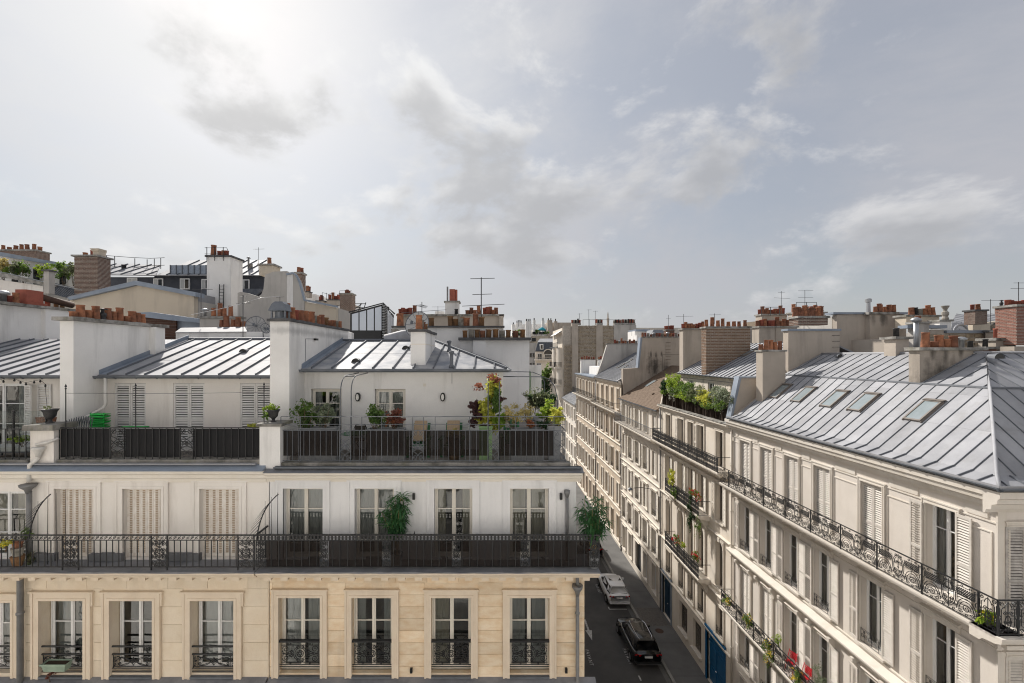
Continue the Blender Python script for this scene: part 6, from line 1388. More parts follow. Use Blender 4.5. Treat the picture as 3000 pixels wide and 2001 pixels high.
antenna('tv_aerial', 'short cross aerial by the white chimney with red flues', px(1283, 36), 36, pz(930, 36), .9, ((.85, 1.1, .0, 4, .05),))
# end wall of the house further down the left side of the street
W3_ = thing('side_street_house', 'white blank party wall with dark coping and ten clay pots beside the street', 'house', loc(1450, 23))
plane(W3_, 'party_wall', 'white_render_cool', [(1347, 1500), (1347, 997), (1551, 997), (1551, 1500)], 23.2, .3)
plane(W3_, 'wall_pier', 'white_render_cool', [(1386, 1500), (1386, 997), (1424, 997), (1424, 1500)], 23.0, .2)
part('coping', MB().box(px(1343, 23), px(1556, 23), 22.9, 23.7, pz(997, 23)+.002, pz(989, 23)), 'dark_cap', W3_)
for k, p in enumerate((1362, 1381, 1398, 1414, 1431, 1452, 1471, 1489, 1510, 1531)): pot(W3_, ('flare', 'grey', 'flare', 'short', 'flare')[k % 5], px(p, 23.2), 23.3, pz(990, 23.3), 1.25)
part('building_mass', MB().box(px(1347, 23.2), 1.9, 23.5, 60, 0, 21.3).box(1.9, 2.6, 30, 60, 0, 17.5).box(px(1155, 24), -1.6, 30, 60, 0, 19), 'cream_render', W3_)
# green hoarding, park tree and the end of the street
gw = tag(part('green_hoarding', MB().prism([(1.98, 23.6, 15), (1.98, 23.6, 20.0), (2.6, 26.5, 19.5), (2.6, 26.5, 15)], (.05, -.01, 0)), 'green_wall', None), 'plain green screen wall beside the white party wall', 'screen')
T9 = thing('street_tree', 'dark leafy tree filling the end of the street', 'tree', (px(1602, 97), 97, 0))
for k, (p, q, rx, rz_, n) in enumerate(((1602, 1095, 1.6, 1.9, 900), (1597, 1125, 2.0, 1.8, 900), (1606, 1160, 1.7, 2.2, 900), (1600, 1210, 1.9, 3.0, 1100), (1604, 1280, 1.9, 4.0, 1200))): SEED[0] += 1; part('crown', foliage(MB(), (px(p, 97), 97, pz(q, 97)), (rx, rx, rz_), n, .42, 12, SEED[0]), 'leaf_dark' if k else 'leaf_green', T9)
part('trunk', MB().tube([(px(1602, 97), 97, 0), (px(1601, 97), 97, 6), (px(1603, 97), 97, 17)], .28, 8, False, .08), 'bark', T9)
# rubble sided house beyond the row
F1 = thing('rubble_house', 'tall house with a bare rubble stone side wall and rounded corner balconies', 'house', loc(1750, 86))
YQ = 86.
plane(F1, 'party_wall', 'mortar', [(1650, 1400), (1650, 955), (1862, 955), (1862, 1400)], YQ+.05)
b = MB(); z0 = pz(1330, YQ)
for a, e in ((1693, 1747), (1766, 1800)): brick_face(b, (px(a, YQ), YQ+.05, z0), (px(e, YQ)-px(a, YQ), 0, 0), pz(953, YQ)-z0, (0, -1, 0), .42, .21, .05, .09, .03)
part('rubble_stones', b, 'rubble', F1, kind='stuff')
b = MB(); brick_face(b, (px(1652, YQ-.5), YQ-.45, pz(1330, YQ)), (px(1676, YQ-.5)-px(1652, YQ-.5), 0, 0), pz(1010, YQ)-pz(1330, YQ), (0, -1, 0), .4, .2, .05, .09, .03); part('rubble_stones', b, 'rubble', F1, kind='stuff')
plane(F1, 'rendered_pier', 'taupe_render', [(1676, 1400), (1676, 948), (1694, 948), (1694, 1400)], YQ-.4, .8)
plane(F1, 'rendered_pier', 'taupe_render', [(1747, 1400), (1747, 952), (1766, 952), (1766, 1400)], YQ-.2, .6)
plane(F1, 'rendered_panel', 'grey_render', [(1800, 1100), (1798, 952), (1864, 952), (1864, 1100)], YQ-.1, .5)
for p0, p1, n in ((1676, 1702, 6), (1748, 1766, 6), (1800, 1862, 15)):
    c = stack(F1, p0, p1, 946, 952, YQ, 1., 'weathered_cap', None, n, ('black', 'red', 'grey'), 1.8, name='chimney')
part('flue', MB().lathe((px(1785, YQ), YQ+1, pz(954, YQ)), [(.22, 0), (.2, .9), (.26, .95), (.26, 1.5), (.14, 1.6), (.12, 2.3), (.03, 2.8)], 8), 'taupe_render', F1)
rr = MB().tube([P_(1708, 936, YQ+.8), P_(1862, 936, YQ+.8)], .03, 4)
for k in range(9): rr.cyl(P_(1708+k*19, 936, YQ+.8), P_(1708+k*19, 955, YQ+.8), .03, n=4)
part('roof_rail', rr, 'iron', F1)
part('building_mass', MB().box(13.8, 40, YQ+.5, 100, 0, pz(960, YQ)), 'street_render', F1)
for k, (p, h_) in enumerate(((1698, 34), (1725, 46), (1744, 42))): antenna('tv_aerial', ('slim aerial on the rubble house by its end pier', 'tallest aerial on the rubble house roof', 'cross topped aerial beside the rubble house pots')[k], px(p, YQ+1), YQ+1, pz(952, YQ+1), h_*YQ/F, ((h_*YQ/F-.1, 1.0, .2, 4, .1), (h_*YQ/F*.35, .9, .1, 3, .1)), r=.035)
TF = TR(100); WF = 14.
facade(F1, TF, WF-.5, 22.4, [2.0, 5.2, 8.4, 11.4], [(19.2, 21.4, 'wwww', 0), (15.6, 17.9, 'wwww', 1), (12.2, 14.5, 'wwww', 1), (8.8, 11, 'wwww', 1), (5.4, 7.6, 'wwww', 1)], 1.0, 'street_render', 'street_trim', seed=31)
def bay(P, yc, z0, z1, r=1.1):
    n = 8; pts_ = [(XR-r*math.sin(PI*k/n)*.75, yc+1.5*math.cos(PI*k/n)) for k in range(n+1)]
    part('rounded_bay', MB().prism([(x, y, z0) for x, y in pts_], (0, 0, z1-z0)), 'street_render', P)
    for z in (z0+3.1, z0+6.5):
        if z < z1+1:
            o = [(XR-(r+.25)*math.sin(PI*k/n), yc+1.75*math.cos(PI*k/n)) for k in range(n+1)]
            part('balcony_slab', MB().prism([(x, y, z-.25) for x, y in o], (0, 0, .25)), 'street_trim', P)
            q = MB().tube([(x, y, z+.95) for x, y in o], .03, 4)
            for k in range(n): 
                for j in (0, .33, .66): x, y = o[k][0]+(o[k+1][0]-o[k][0])*j, o[k][1]+(o[k+1][1]-o[k][1])*j; q.cyl((x, y, z), (x, y, z+.95), .03, n=4)
            part('balcony_railing', q, 'iron', P)
bay(F1, 88.5, 12, 22.4); bay(F1, 95, 12, 22.4)
part('attic_terrace', MB().box(14.0, 16.5, 87, 99, 22.4, 25.2).prism([(13.2, 87, 25.2), (16.5, 87, 26.4), (16.5, 87, 25.2)], (0, 12, 0)), 'street_render', F1)
part('awning', MB().prism([(12.6, 87.2, 24.9), (14.1, 87.2, 25.9), (14.1, 95, 25.9), (12.6, 95, 24.9)], (0, 0, .06)), 'white_plastic', F1); part('attic_rail', MB().tube([(13.0, 86.8, 23.4), (13.0, 99, 23.4)], .03, 4).box(12.9, 13.0, 86.8, 99, 22.4, 22.6), 'iron', F1)
for k in range(24): part('baluster', cached('fb', lambda: MB().cyl((0, 0, 0), (0, 0, .9), .02, n=4).me('iron')), None, F1, tr(13.0, 86.9+k*.5, 22.5))
# mansard house closing the street
Mh = thing('arched_mansard_house', 'house with slate mansard and a big arched window closing the street', 'house', loc(1605, 122))
YM = 122.
plane(Mh, 'wall', 'street_render', [(1568, 1500), (1568, 1028), (1660, 1028), (1660, 1500)], YM)
part('mansard', MB().prism([P_(1568, 1030, YM-.2), P_(1660, 1030, YM-.2), P_(1660, 1002, YM+1.5), P_(1576, 1002, YM+1.5)], (0, .4, 0)), 'slate', Mh)
part('roof_deck', MB().add([P_(1574, 1003, YM+1.3), P_(1660, 1003, YM+1.3), P_(1660, 992, YM+6), P_(1582, 992, YM+6)], [(0, 1, 2, 3)]), 'zinc', Mh)
part('balcony', MB().box(px(1566, YM), px(1660, YM), YM-1, YM, pz(1056, YM), pz(1052, YM)).box(px(1566, YM), px(1660, YM), YM-1, YM-.95, pz(1047, YM), pz(1046, YM)), 'street_trim', Mh)
q = MB()
for k in range(36): q.box(px(1566+k*2.6, YM), px(1566.5+k*2.6, YM), YM-.98, YM-.95, pz(1052, YM), pz(1046.5, YM))
part('railing', q, 'iron', Mh, kind='stuff')
for p0, p1, q0, q1 in ((1575, 1588, 1036, 1052), (1596, 1615, 1038, 1052), (1572, 1586, 1064, 1082), (1640, 1655, 1036, 1052)):
    w_ = bx(Mh, 'window', 'frame_white', p0, p1, q0, q1, YM-.1, .1)
    n = 3 if p1-p0 > 15 else 2
    for k in range(n): bx(w_, 'pane', 'car_glass', p0+1+k*(p1-p0-1)/n, p0+k*(p1-p0-1)/n+(p1-p0-1)/n, q0+1, q1-1, YM-.15, .05)
part('arch_window', MB().prism([(px(1605.5, YM)+px(1451.5, YM)*1.0*math.cos(t), YM-.15, pz(1037, YM)+1.05*math.sin(t)) for t in [k*PI/10 for k in range(11)]], (0, .1, 0)), 'car_glass', Mh)
part('arch_moulding', MB().tube([(px(1605.5, YM)+1.3*math.cos(t), YM-.25, pz(1037, YM)+1.25*math.sin(t)) for t in [k*PI/10 for k in range(11)]], .18, 4), 'street_trim', Mh)
for p in (1587, 1632): w_ = bx(Mh, 'dormer', 'frame_white', p-5, p+5, 1008, 1024, YM-.2, 1.2); bx(w_, 'pane', 'car_glass', p-3, p+3, 1011, 1022, YM-.25, .1)
# modern terraces at the far end
Nt = thing('terraced_block', 'stepped modern block with white terraces and pale chimneys', 'building', loc(1560, 150))
YN = 150.
for p0, p1, q0, q1, y_, m in ((1500, 1640, 968, 1500, YN+6, 'white_render'), (1480, 1606, 985, 1500, YN+3, 'beige_render'), (1480, 1572, 1020, 1500, YN, 'white_render'), (1602, 1680, 945, 1500, YN+8, 'taupe_render'), (1500, 1606, 950, 1500, YN+10, 'white_render'), (1540, 1572, 1005, 1500, YN-4, 'grey_render')): bx(Nt, 'storey', m, p0, p1, q0, q1, y_, 6)
for p0, p1, q0, y_ in ((1540, 1556, 941, YN+2), (1562, 1569, 938, YN+4), (1588, 1595, 939, YN+4), (1604, 1618, 938, YN+5), (1624, 1633, 941, YN+5), (1512, 1530, 945, YN+8), (1500, 1508, 950, YN+7)):
    c = bx(Nt, 'chimney', 'white_render' if p0 < 1600 else 'taupe_render', p0, p1, q0, 1000, y_, 1.5)
    n = max(1, int((p1-p0)/5))
    for k in range(n): pot(c, 'black', px(p0+(k+.5)*(p1-p0)/n, y_), y_+.7, pz(q0, y_), 1.9)
for p0, p1, q0, q1 in ((1552, 1566, 1035, 1046), (1552, 1566, 1064, 1075), (1545, 1570, 990, 1000), (1500, 1530, 975, 984), (1560, 1595, 972, 980)): w_ = bx(Nt, 'window', 'car_glass', p0, p1, q0, q1, YN-4.2 if q0 > 1005 else YN+2.8, .15); bx(w_, 'window_bar', 'frame_white', (p0+p1)/2-.5, (p0+p1)/2+.5, q0, q1, YN-4.3 if q0 > 1005 else YN+2.7, .1)
pa = thing('parasol', 'turquoise parasol open on the far white terrace', 'parasol', (px(1588, YN), YN, pz(985, YN)))
part('canopy', MB().lathe((px(1588, YN+1), YN+1, pz(968, YN)), [(1.5, 0), (1.2, .5), (.6, .95), (.05, 1.15)], 10), 'parasol', pa, smooth=True); part('pole', MB().cyl((px(1588, YN+1), YN+1, pz(985, YN)), (px(1588, YN+1), YN+1, pz(960, YN)), .04, n=6), 'steel', pa)
for i, (p, q) in enumerate(((1572, 972), (1600, 975), (1520, 972))): t = thing('terrace_shrub', ('leafy shrub under the turquoise parasol', 'dark shrub right of the turquoise parasol', 'round shrub on the far terrace by paired chimneys')[i], 'shrub', (px(p, YN), YN, pz(985, YN))); bush(t, (px(p, YN), YN, pz(984, YN)), (px(p, YN), YN, pz(q, YN)), (1.1, .8, .8), 'leaf_green', 200, .4, 6, 3)
antenna('tv_aerial', 'small aerial over the far white terraces', px(1523, YN), YN+8, pz(952, YN), 2.2, ((2.1, 1.6, .2, 4, .2),), r=.05)
# ---- roofs behind the right hand row
V1 = thing('taupe_wing', 'blank taupe rear wing with a tall chimney breast', 'building', loc(2540, 31))
plane(V1, 'wall', 'taupe_render', [(2452, 1100), (2452, 922), (2552, 918), (2552, 1100)], 31); plane(V1, 'chimney_breast', 'taupe_soot', [(2549, 1100), (2549, 920), (2633, 920), (2633, 1100)], 30.6); plane(V1, 'wall', 'taupe_render', [(2633, 1100), (2633, 922), (2655, 922), (2655, 1100)], 31)
part('coping', MB().box(px(2438, 31), px(2656, 31), 30.9, 31.7, pz(921, 31), pz(915, 31)), 'zinc_flash', V1)
c = part('chimney', MB().box(px(2546, 30.5), px(2636, 30.5), 30.5, 31.2, pz(921, 30.5), pz(914, 30.5)), 'weathered_cap', V1)
for p, kd in ((2565, 'taper'), (2576, 'tall'), (2580, 'tall'), (2593, 'taper'), (2605, 'tall'), (2618, 'taper')): pot(c, kd, px(p, 30.8), 30.8, pz(914, 30.8), 1.15)
c = part('vent_pipe', MB().lathe((px(2544, 32), 32, pz(915, 32)), [(.14, 0), (.12, .7), (.2, .75), (.2, .95), (.12, 1.0)], 10), 'steel', V1)
body(V1, 2452, 2655, 31.2, 6, pz(925, 31))
V2 = thing('brick_based_chimney', 'squat dark brick chimney crowded with orange pots', 'chimney', loc(2380, 25.7))
c = stack(V2, 2339, 2425, 932, 952, 25.75, .8, 'brick', 'weathered_cap', 9, ('tall', 'taper', 'tall'), 1.15, (.24, .07, .016, .012, .003), name='stack')
for k in range(4): pot(c, 'grey', px(2350+k*18, 26.4), 26.4, pz(928, 26.4), 1.2)
V3 = thing('rear_house', 'taupe rear house with twin chimneys and iron guard frames', 'house', loc(2280, 38))
for p0, p1, q0, q1, n, y_ in ((2232, 2306, 924, 1000, 10, 38), (2224, 2270, 960, 1010, 4, 33), (2272, 2336, 960, 1010, 6, 33.3), (2330, 2420, 918, 945, 7, 36)): stack(V3, p0, p1, q0, q1, y_, .9, 'taupe_render', 'weathered_cap', n, ('red', 'tall', 'taper'), 1.25)
for p0, p1, q0, q1 in ((2231, 2284, 900, 925), (2333, 2392, 886, 915)):
    part('guard_frame', MB().tube([P_(p0, q1, 36), P_(p0, q0, 36), P_(p1, q0, 36), P_(p1, q1, 36)], .025, 4).cyl(P_((p0+p1)/2, q0, 36), P_((p0+p1)/2, q1, 36), .025, n=4), 'iron', V3)
plane(V3, 'wall', 'beige_render', [(2183, 1000), (2183, 945), (2225, 940), (2225, 1000)], 40); body(V3, 2183, 2340, 38, 6, pz(960, 38))
antenna('tv_aerial', 'aerial with sloping booms above the guard frames', px(2289, 38), 38, pz(925, 38), 2.1, ((2.0, .6, .1, 3, .1), (1.5, 1.3, -.4, 5, .08)))
antenna('tv_aerial', 'aerial with a flat comb head over the crowded brick chimney', px(2358, 36), 36, pz(915, 36), 1.8, ((1.75, 1.3, .1, 7, .08), (1.2, 1.2, 0, 4, .06)))
V4 = thing('rubble_wall_house', 'patched rubble wall with zinc coping behind the corner roof', 'house', loc(2800, 27))
YV = 27.
plane(V4, 'wall', 'mortar', [(2720, 1080), (2720, 966), (2765, 966), (2765, 976), (2924, 976), (2924, 1080)], YV)
b = MB(); brick_face(b, (px(2720, YV), YV, pz(1070, YV)), (px(2924, YV)-px(2720, YV), 0, 0), pz(978, YV)-pz(1070, YV), (0, -1, 0), .5, .2, .04, .05, .03); part('rubble_stones', b, 'rubble', V4, kind='stuff')
part('coping', MB().box(px(2652, YV), px(2768, YV), YV-.15, YV+.5, pz(962, YV), pz(953, YV)).box(px(2768, YV), px(2925, YV), YV-.15, YV+.5, pz(976, YV), pz(968, YV)), 'zinc_flash', V4)
body(V4, 2652, 2980, YV, 5, pz(990, YV), 'taupe_render')
stack(V4, 2692, 2722, 948, 1040, 26.6, .7, 'grey_render', 'weathered_cap', 1, ('taper',), 1.2)
part('flue_pipe', MB().cyl(P_(2684, 1020, 26.4), P_(2684, 945, 26.4), .13, n=10).lathe(P_(2684, 945, 26.4), [(.13, 0), (.26, .12), (.26, .2), (.05, .32)], 10), 'steel', V4, smooth=True)
stack(V4, 2655, 2752, 928, 960, 29, .8, 'beige_render', 'weathered_cap', 0, pots=[(k, px(p, 29.4), 29.4, 1.25) for k, p in (('tall', 2670), ('black', 2684), ('grey', 2695), ('taper', 2708), ('tall', 2720), ('taper', 2733))])
st_ = stack(V4, 2753, 2787, 942, 975, 27.8, .6, 'white_render', 'weathered_cap', 0); part('stone_pot', MB().lathe((px(2774, 28), 28.1, pz(940, 28)), [(.16, 0), (.18, .15), (.13, .3), (.18, .4), (.18, .55), (.10, .62), (.10, .72), (.2, .92), (.2, .96)], 10), 'pot_grey', st_)
stack(V4, 2918, 2976, 998, 1060, 24.6, .9, 'taupe_render', 'weathered_cap', 1, ('red',), 1.5, ct=.15); stack(V4, 2888, 2920, 1022, 1060, 24.4, .6, 'brick', 'weathered_cap', 1, ('black',), 1.1)
c = stack(V4, 2926, 2980, 972, 1000, 26, .7, 'taupe_render', 'dark_cap', 12, ('black', 'black', 'grey'), 1.0)
V5 = thing('red_brick_chimney', 'tall red brick chimney with a row of small red pots', 'chimney', loc(2990, 24))
stack(V5, 2978, 3040, 898, 1010, 24, 1., 'red_brick', 'weathered_cap', 9, ('red',), .75, (.22, .065, .014, .012, .003), name='stack'); bx(V5, 'stack_base', 'taupe_render', 2972, 3050, 1015, 1070, 23.8, 1.2)
V6 = thing('curved_zinc_house', 'pale house with a curved zinc roof and round dormer', 'house', loc(2860, 42))
roofq(V6, [(2786, 967), (2985, 967), (2985, 945), (2790, 945)], (40, 40, 41, 41), pitch=.75, m='zinc', seam=.05); roofq(V6, [(2788, 945), (2985, 945), (2985, 920), (2800, 926)], (41, 41, 45, 45), pitch=.9, m='zinc', seam=.05)
plane(V6, 'gable_wall', 'beige_render', [(2850, 975), (2850, 951), (2985, 932), (2985, 975)], 39.5); body(V6, 2780, 2990, 41, 6, pz(970, 41))
part('round_dormer', MB().tube([(px(2815, 39.5)+.55*math.cos(t), 39.5, pz(968, 39.5)+.5*math.sin(t)) for t in [k*PI/8 for k in range(9)]], .1, 6), 'zinc', V6)
stack(V6, 2857, 2892, 911, 950, 38, .9, 'brick', 'dark_cap', 2, ('red', 'taper'), 1.4, (.24, .07, .016, .012, .003)); plane(V6, 'brick_gable', 'brick', [(2929, 920), (2929, 899), (2980, 902), (2980, 916)], 40); pot(V6, 'cowl', px(2933, 40), 40, pz(899, 40), 1.1)
antenna('tv_aerial', 'tall aerial beside the small brick chimney', px(2902, 36), 36, pz(960, 36), pz(877, 36)-pz(960, 36), ((2.2, 1.7, .05, 9, .05), (1.0, 1.1, 0, 3, .05)), r=.022)
antenna('tv_aerial', 'tall aerial standing over the red brick chimney', px(2984, 24.5), 24.5, pz(898, 24.5), 1.35, ((1.0, 1.0, .05, 5, .05), (1.3, .6, 0, 3, .05)))
antenna('tv_aerial', 'aerial on the soot stained party wall', px(1958, 40), 40, pz(975, 40), 1.6, ((1.3, .4, .1, 3, .05),)); antenna('tv_aerial', 'long armed aerial over the taupe chimney', px(2003, 37), 37, pz(962, 37), 1.2, ((1.0, 1.5, .1, 6, .06),))
antenna('tv_aerial', 'hooked aerial behind the tall brick chimney', px(2093, 33), 33, pz(950, 33), .8, ((.7, .9, .1, 4, .05),))
V7 = thing('distant_roof', 'dark hipped roof and chimneys behind the soot stained wall', 'house', loc(1925, 70))
part('roof', MB().prism([P_(1905, 985, 70), P_(1955, 985, 70), P_(1945, 966, 72), P_(1915, 966, 72)], (0, 3, 0)), 'slate', V7); bx(V7, 'wall', 'white_render', 1865, 1960, 982, 1040, 71, 4)
stack(V7, 1952, 1976, 968, 990, 66, 1., 'brick', 'weathered_cap', 6, ('red',), 1.7); roofq(V7, [(1960, 998), (2010, 985), (2010, 970), (1975, 985)], (60, 60, 63, 63), pitch=.9, m='zinc')
V8 = thing('distant_house', 'distant pale house left of the dark hipped roof', 'house', loc(1880, 76)); bx(V8, 'wall', 'white_render', 1860, 1905, 970, 1040, 76, 4); bx(V8, 'zinc_roof', 'zinc_flash', 1862, 1904, 965, 971, 75.8, 4)

cab = MB().tube([P_(560, 922, 23), P_(640, 906, 23.5), P_(700, 892, 24), P_(765, 872, 26), P_(822, 868, 28.5)], .012, 4)
tag(part('overhead_cable', cab, 'white_plastic', None), 'thin white cable slung across the left courtyard roofs', 'cable')
# ---------------------------------------------------------------- ground, street and cars
struct('ground', MB().box(-900, 900, -900, 1500, -.5, -.02), 'pavement')
struct('road', MB().box(4.6, 11.5, 11.0, 118, -.02, 0.).box(-60, 60, 2.6, 11.0, -.02, 0.), 'asphalt')
pv = struct('pavement', MB().box(11.66, XR+.05, 12.9, 118, 0, .14).box(2.5, 4.4, 12.9, 118, 0, .14).box(-60, 4.4, 11.2, 12.95, 0, .14).box(11.66, 60, 11.2, 12.9, 0, .14), 'pavement')
k = 0; y = 24.
while y < 62:
    L = rnd.uniform(.9, 1.1); blk('kerb_stone', 'kerb', pv, 11.48, 11.66, y, y+L-.012, 0, .143+rnd.uniform(-.004, .004)); y += L
part('kerb_line', MB().box(11.48, 11.66, y, 118, 0, .143).box(4.4, 4.6, 12.9, 118, 0, .143), 'kerb', pv)
part('gutter_strip', MB().box(11.16, 11.48, 12.9, 118, 0, .005), 'pavement', pv)
cb = MB(); yy = 33.9; r_ = 0
while yy < 36.3:
    xx = 11.74+(.06 if r_ % 2 else 0)
    while xx < 13.6:
        a = .115+rnd.uniform(-.012, .006); h_ = .148+rnd.uniform(0, .02); e = .018
        cb.add([(xx, yy, .14), (xx+a, yy, .14), (xx+a, yy+a, .14), (xx, yy+a, .14), (xx+e, yy+e, h_), (xx+a-e, yy+e, h_), (xx+a-e, yy+a-e, h_), (xx+e, yy+a-e, h_)], [(4,5,6,7),(0,1,5,4),(1,2,6,5),(2,3,7,6),(3,0,4,7)]); xx += .13
    yy += .13; r_ += 1
part('cobbles', cb, 'cobble', pv, kind='stuff')
part('manhole_cover', MB().lathe((12.6, 33.3, .14), [(.3, 0), (.3, .006), (.27, .008)], 20), 'iron_rust', pv)
for y_ in (28.6, 31.9, 38.9, 42.5): blk('expansion_joint', 'asphalt', pv, 11.67, XR-.02, y_, y_+.025, .1, .1435)
rd = bpy.data.objects['road']
def text_mesh(s, size):
    c = bpy.data.curves.new('lettering', 'FONT'); c.body = s; c.size = size; c.align_x = 'CENTER'; c.space_character = 1.25
    o = bpy.data.objects.new('lettering', c); COL.objects.link(o); dg = bpy.context.evaluated_depsgraph_get(); me_ = bpy.data.meshes.new_from_object(o.evaluated_get(dg))
    bpy.data.objects.remove(o); me_.materials.clear(); me_.materials.append(MT['road_paint']); return me_
pm = text_mesh('PAYANT', .36)
for x_, y_ in ((9.28, 30.7), (6.62, 30.6), (9.4, 39.6)): obj('lettering', pm, rd, tr(x_, y_, .004) @ rz(-PI/2))
for a in ((9.72, 11.1, 36.35, 36.45), (9.62, 9.72, 36.35, 36.75), (9.52, 9.62, 28.4, 28.85), (6.7, 6.8, 36.2, 37.2), (4.7, 6.7, 36.2, 36.3), (9.5, 9.6, 42.8, 43.3), (4.7, 6.7, 28.0, 28.1)): part('road_marking', MB().box(*a, 0, .004), 'road_paint', rd)
part('road_marking', MB().poly((7.35, 32.4, .004), (7.6, 33.6, .004), (7.1, 33.6, .004)).poly((7.28, 33.6, .004), (7.42, 33.6, .004), (7.42, 35, .004), (7.28, 35, .004)), 'road_paint', rd)
def car(label, X, Y, paint, L, Wd, Ht, roof_glass=True, rails=True):
    P = thing('parked_car', label, 'car', (X, Y, 0), 'cars parked along the kerb'); T = tr(X, Y, 0); h = Wd/2; b = -L/2; f = L/2
    q = MB(); S_ = []
    for y_, w_, zb_, zm, zs_, zt in ((b, .80, .46, .70, .92, .98), (b+.06, .90, .32, .68, .98, 1.06), (b+.3, .97, .24, .66, 1.0, 1.10), (b+.8, .99, .22, .62, .98, 1.08), (0, 1., .22, .60, .94, 1.04), (f-1.5, .99, .22, .58, .90, 1.0), (f-1.0, .98, .22, .56, .86, .97), (f-.45, .95, .24, .54, .80, .88), (f-.12, .86, .28, .5, .68, .74), (f, .70, .36, .48, .6, .64)):
        w_ *= h; S_.append([(-w_*.9, y_, zb_), (-w_, y_, zm), (-w_*.985, y_, zs_-.06), (-w_*.93, y_, zs_), (-w_*.82, y_, zt), (0, y_, zt+.03), (w_*.82, y_, zt), (w_*.93, y_, zs_), (w_*.985, y_, zs_-.06), (w_, y_, zm), (w_*.9, y_, zb_)])
    n = 11; q.add([p for s in S_ for p in s], [(i*n+k, i*n+k+1, (i+1)*n+k+1, (i+1)*n+k) for i in range(len(S_)-1) for k in range(n-1)]+[tuple(range(n)), tuple(range((len(S_)-1)*n, len(S_)*n))])
    bd = part('body', q, paint, P, T, True)
    z0, z1 = 1.02, Ht; lo_ = [(b+.14, .74), (b+.32, .80), (b+.8, .84), (0., .85), (f-1.7, .83), (f-1.18, .76)]; hi_ = [(b+.58, .52), (b+.70, .60), (b+1.0, .65), (0., .67), (f-2.35, .65), (f-2.05, .58)]; zt_ = (-.07, -.03, -.005, .015, 0., -.05)
    R_ = []
    for (ya_, wa), (yb_, wb), dz_ in zip(lo_, hi_, zt_):
        z1 = Ht+dz_; R_.append([(-wa*h*1.1, ya_, z0), (-(wa*.45+wb*.55)*h*1.12, ya_*.45+yb_*.55, z0*.45+z1*.55), (-wb*h*1.03, yb_, z1-.06), (-wb*h*.8, yb_, z1), (0, yb_, z1+.025), (wb*h*.8, yb_, z1), (wb*h*1.03, yb_, z1-.06), ((wa*.45+wb*.55)*h*1.12, ya_*.45+yb_*.55, z0*.45+z1*.55), (wa*h*1.1, ya_, z0)])
    n = 9; q = MB().add([p for s in R_ for p in s], [(i*n+k, i*n+k+1, (i+1)*n+k+1, (i+1)*n+k) for i in range(5) for k in range(n-1)]+[tuple(range(n)), tuple(range(5*n, 6*n))])
    part('cabin', q, paint, P, T, True)
    def pane(name, pts, m='car_glass', off=.012):
        c = V((0, -.2, 1.2)); part(name, MB().poly(*[V(p)+(V(p)-c).normalized()*off for p in pts]), m, P, T)
    lerp = lambda a, c, t: tuple(V(a).lerp(V(c), t))
    for s in (0, 1):
        A = [r[0 if s == 0 else 8] for r in R_]; B = [r[2 if s == 0 else 6] for r in R_]; Mm = [r[1 if s == 0 else 7] for r in R_]
        for i, (t0, t1) in enumerate(((.5, 1.), (.04, .98), (.03, .97), (.03, .98), (.0, .7))):
            a0_, a1_, m0_, m1_, b0_, b1_ = lerp(A[i], A[i+1], t0), lerp(A[i], A[i+1], t1), lerp(Mm[i], Mm[i+1], t0), lerp(Mm[i], Mm[i+1], t1), lerp(B[i], B[i+1], t0), lerp(B[i], B[i+1], t1)
            pane('side_window', [lerp(a0_, m0_, .12), lerp(a1_, m1_, .12), m1_, lerp(m1_, b1_, .8), lerp(m0_, b0_, .8), m0_])
        part('window_trim', MB().tube([V(lerp(A[i], Mm[i], .1))+V(((-1 if s == 0 else 1)*.015, 0, 0)) for i in range(6)], .012, 4), 'chrome', P, T)
        if rails: part('roof_rail', MB().tube([V(r[3 if s == 0 else 5])+V((0, 0, .05)) for r in R_], .015, 5), 'chrome', P, T)
        for yw in (b+.85, f-.85):
            xs = (-1 if s == 0 else 1)*(h-.09); wh = part('wheel', MB().cyl((xs-.11, yw, .33), (xs+.11, yw, .33), .335, n=16), 'tyre', P, T); part('rim', MB().cyl((xs-.118, yw, .33), (xs+.118, yw, .33), .21, n=12), 'rim', wh, T)
            part('wheel_arch', MB().cyl((xs-.08, yw, .35), (xs+.08, yw, .35), .41, n=16), 'lamp_black', P, T)
        part('tail_light', MB().prism([((-1 if s == 0 else 1)*h*.50, b+.02, .98), ((-1 if s == 0 else 1)*h*.88, b+.06, 1.0), ((-1 if s == 0 else 1)*h*.93, b+.10, .86), ((-1 if s == 0 else 1)*h*.55, b+.02, .88)], (0, -.045, 0)), 'tail_red', P, T)
        part('mirror', MB().box((-1 if s == 0 else 1)*(h+.08)-.09, (-1 if s == 0 else 1)*(h+.08)+.09, f-1.75, f-1.62, 1.0, 1.13), paint, P, T)
    r0_, r1_ = R_[0], R_[1]
    pane('rear_window', [lerp(r0_[0], r0_[8], .06), lerp(r0_[0], r0_[8], .94), lerp(r0_[6], r0_[2], .03), lerp(r0_[2], r0_[6], .03)])
    r3 = R_[5]; pane('windscreen', [lerp(r3[0], r3[8], .05), lerp(r3[0], r3[8], .95), lerp(r3[6], r3[2], .02), lerp(r3[2], r3[6], .02)])
    if roof_glass: pane('sunroof', [lerp(R_[2][3], R_[3][3], .3), lerp(R_[2][5], R_[3][5], .3), lerp(R_[4][5], R_[5][5], .3), lerp(R_[4][3], R_[5][3], .3)], off=.03)
    part('spoiler', MB().prism([(-.56*h, b+.66, Ht-.01), (.56*h, b+.66, Ht-.01), (.54*h, b+.48, Ht-.04), (-.54*h, b+.48, Ht-.04)], (0, 0, -.03)), paint, P, T)
    part('number_plate', MB().box(-.26, .26, b-.03, b, .76, .87), 'plate', P, T)
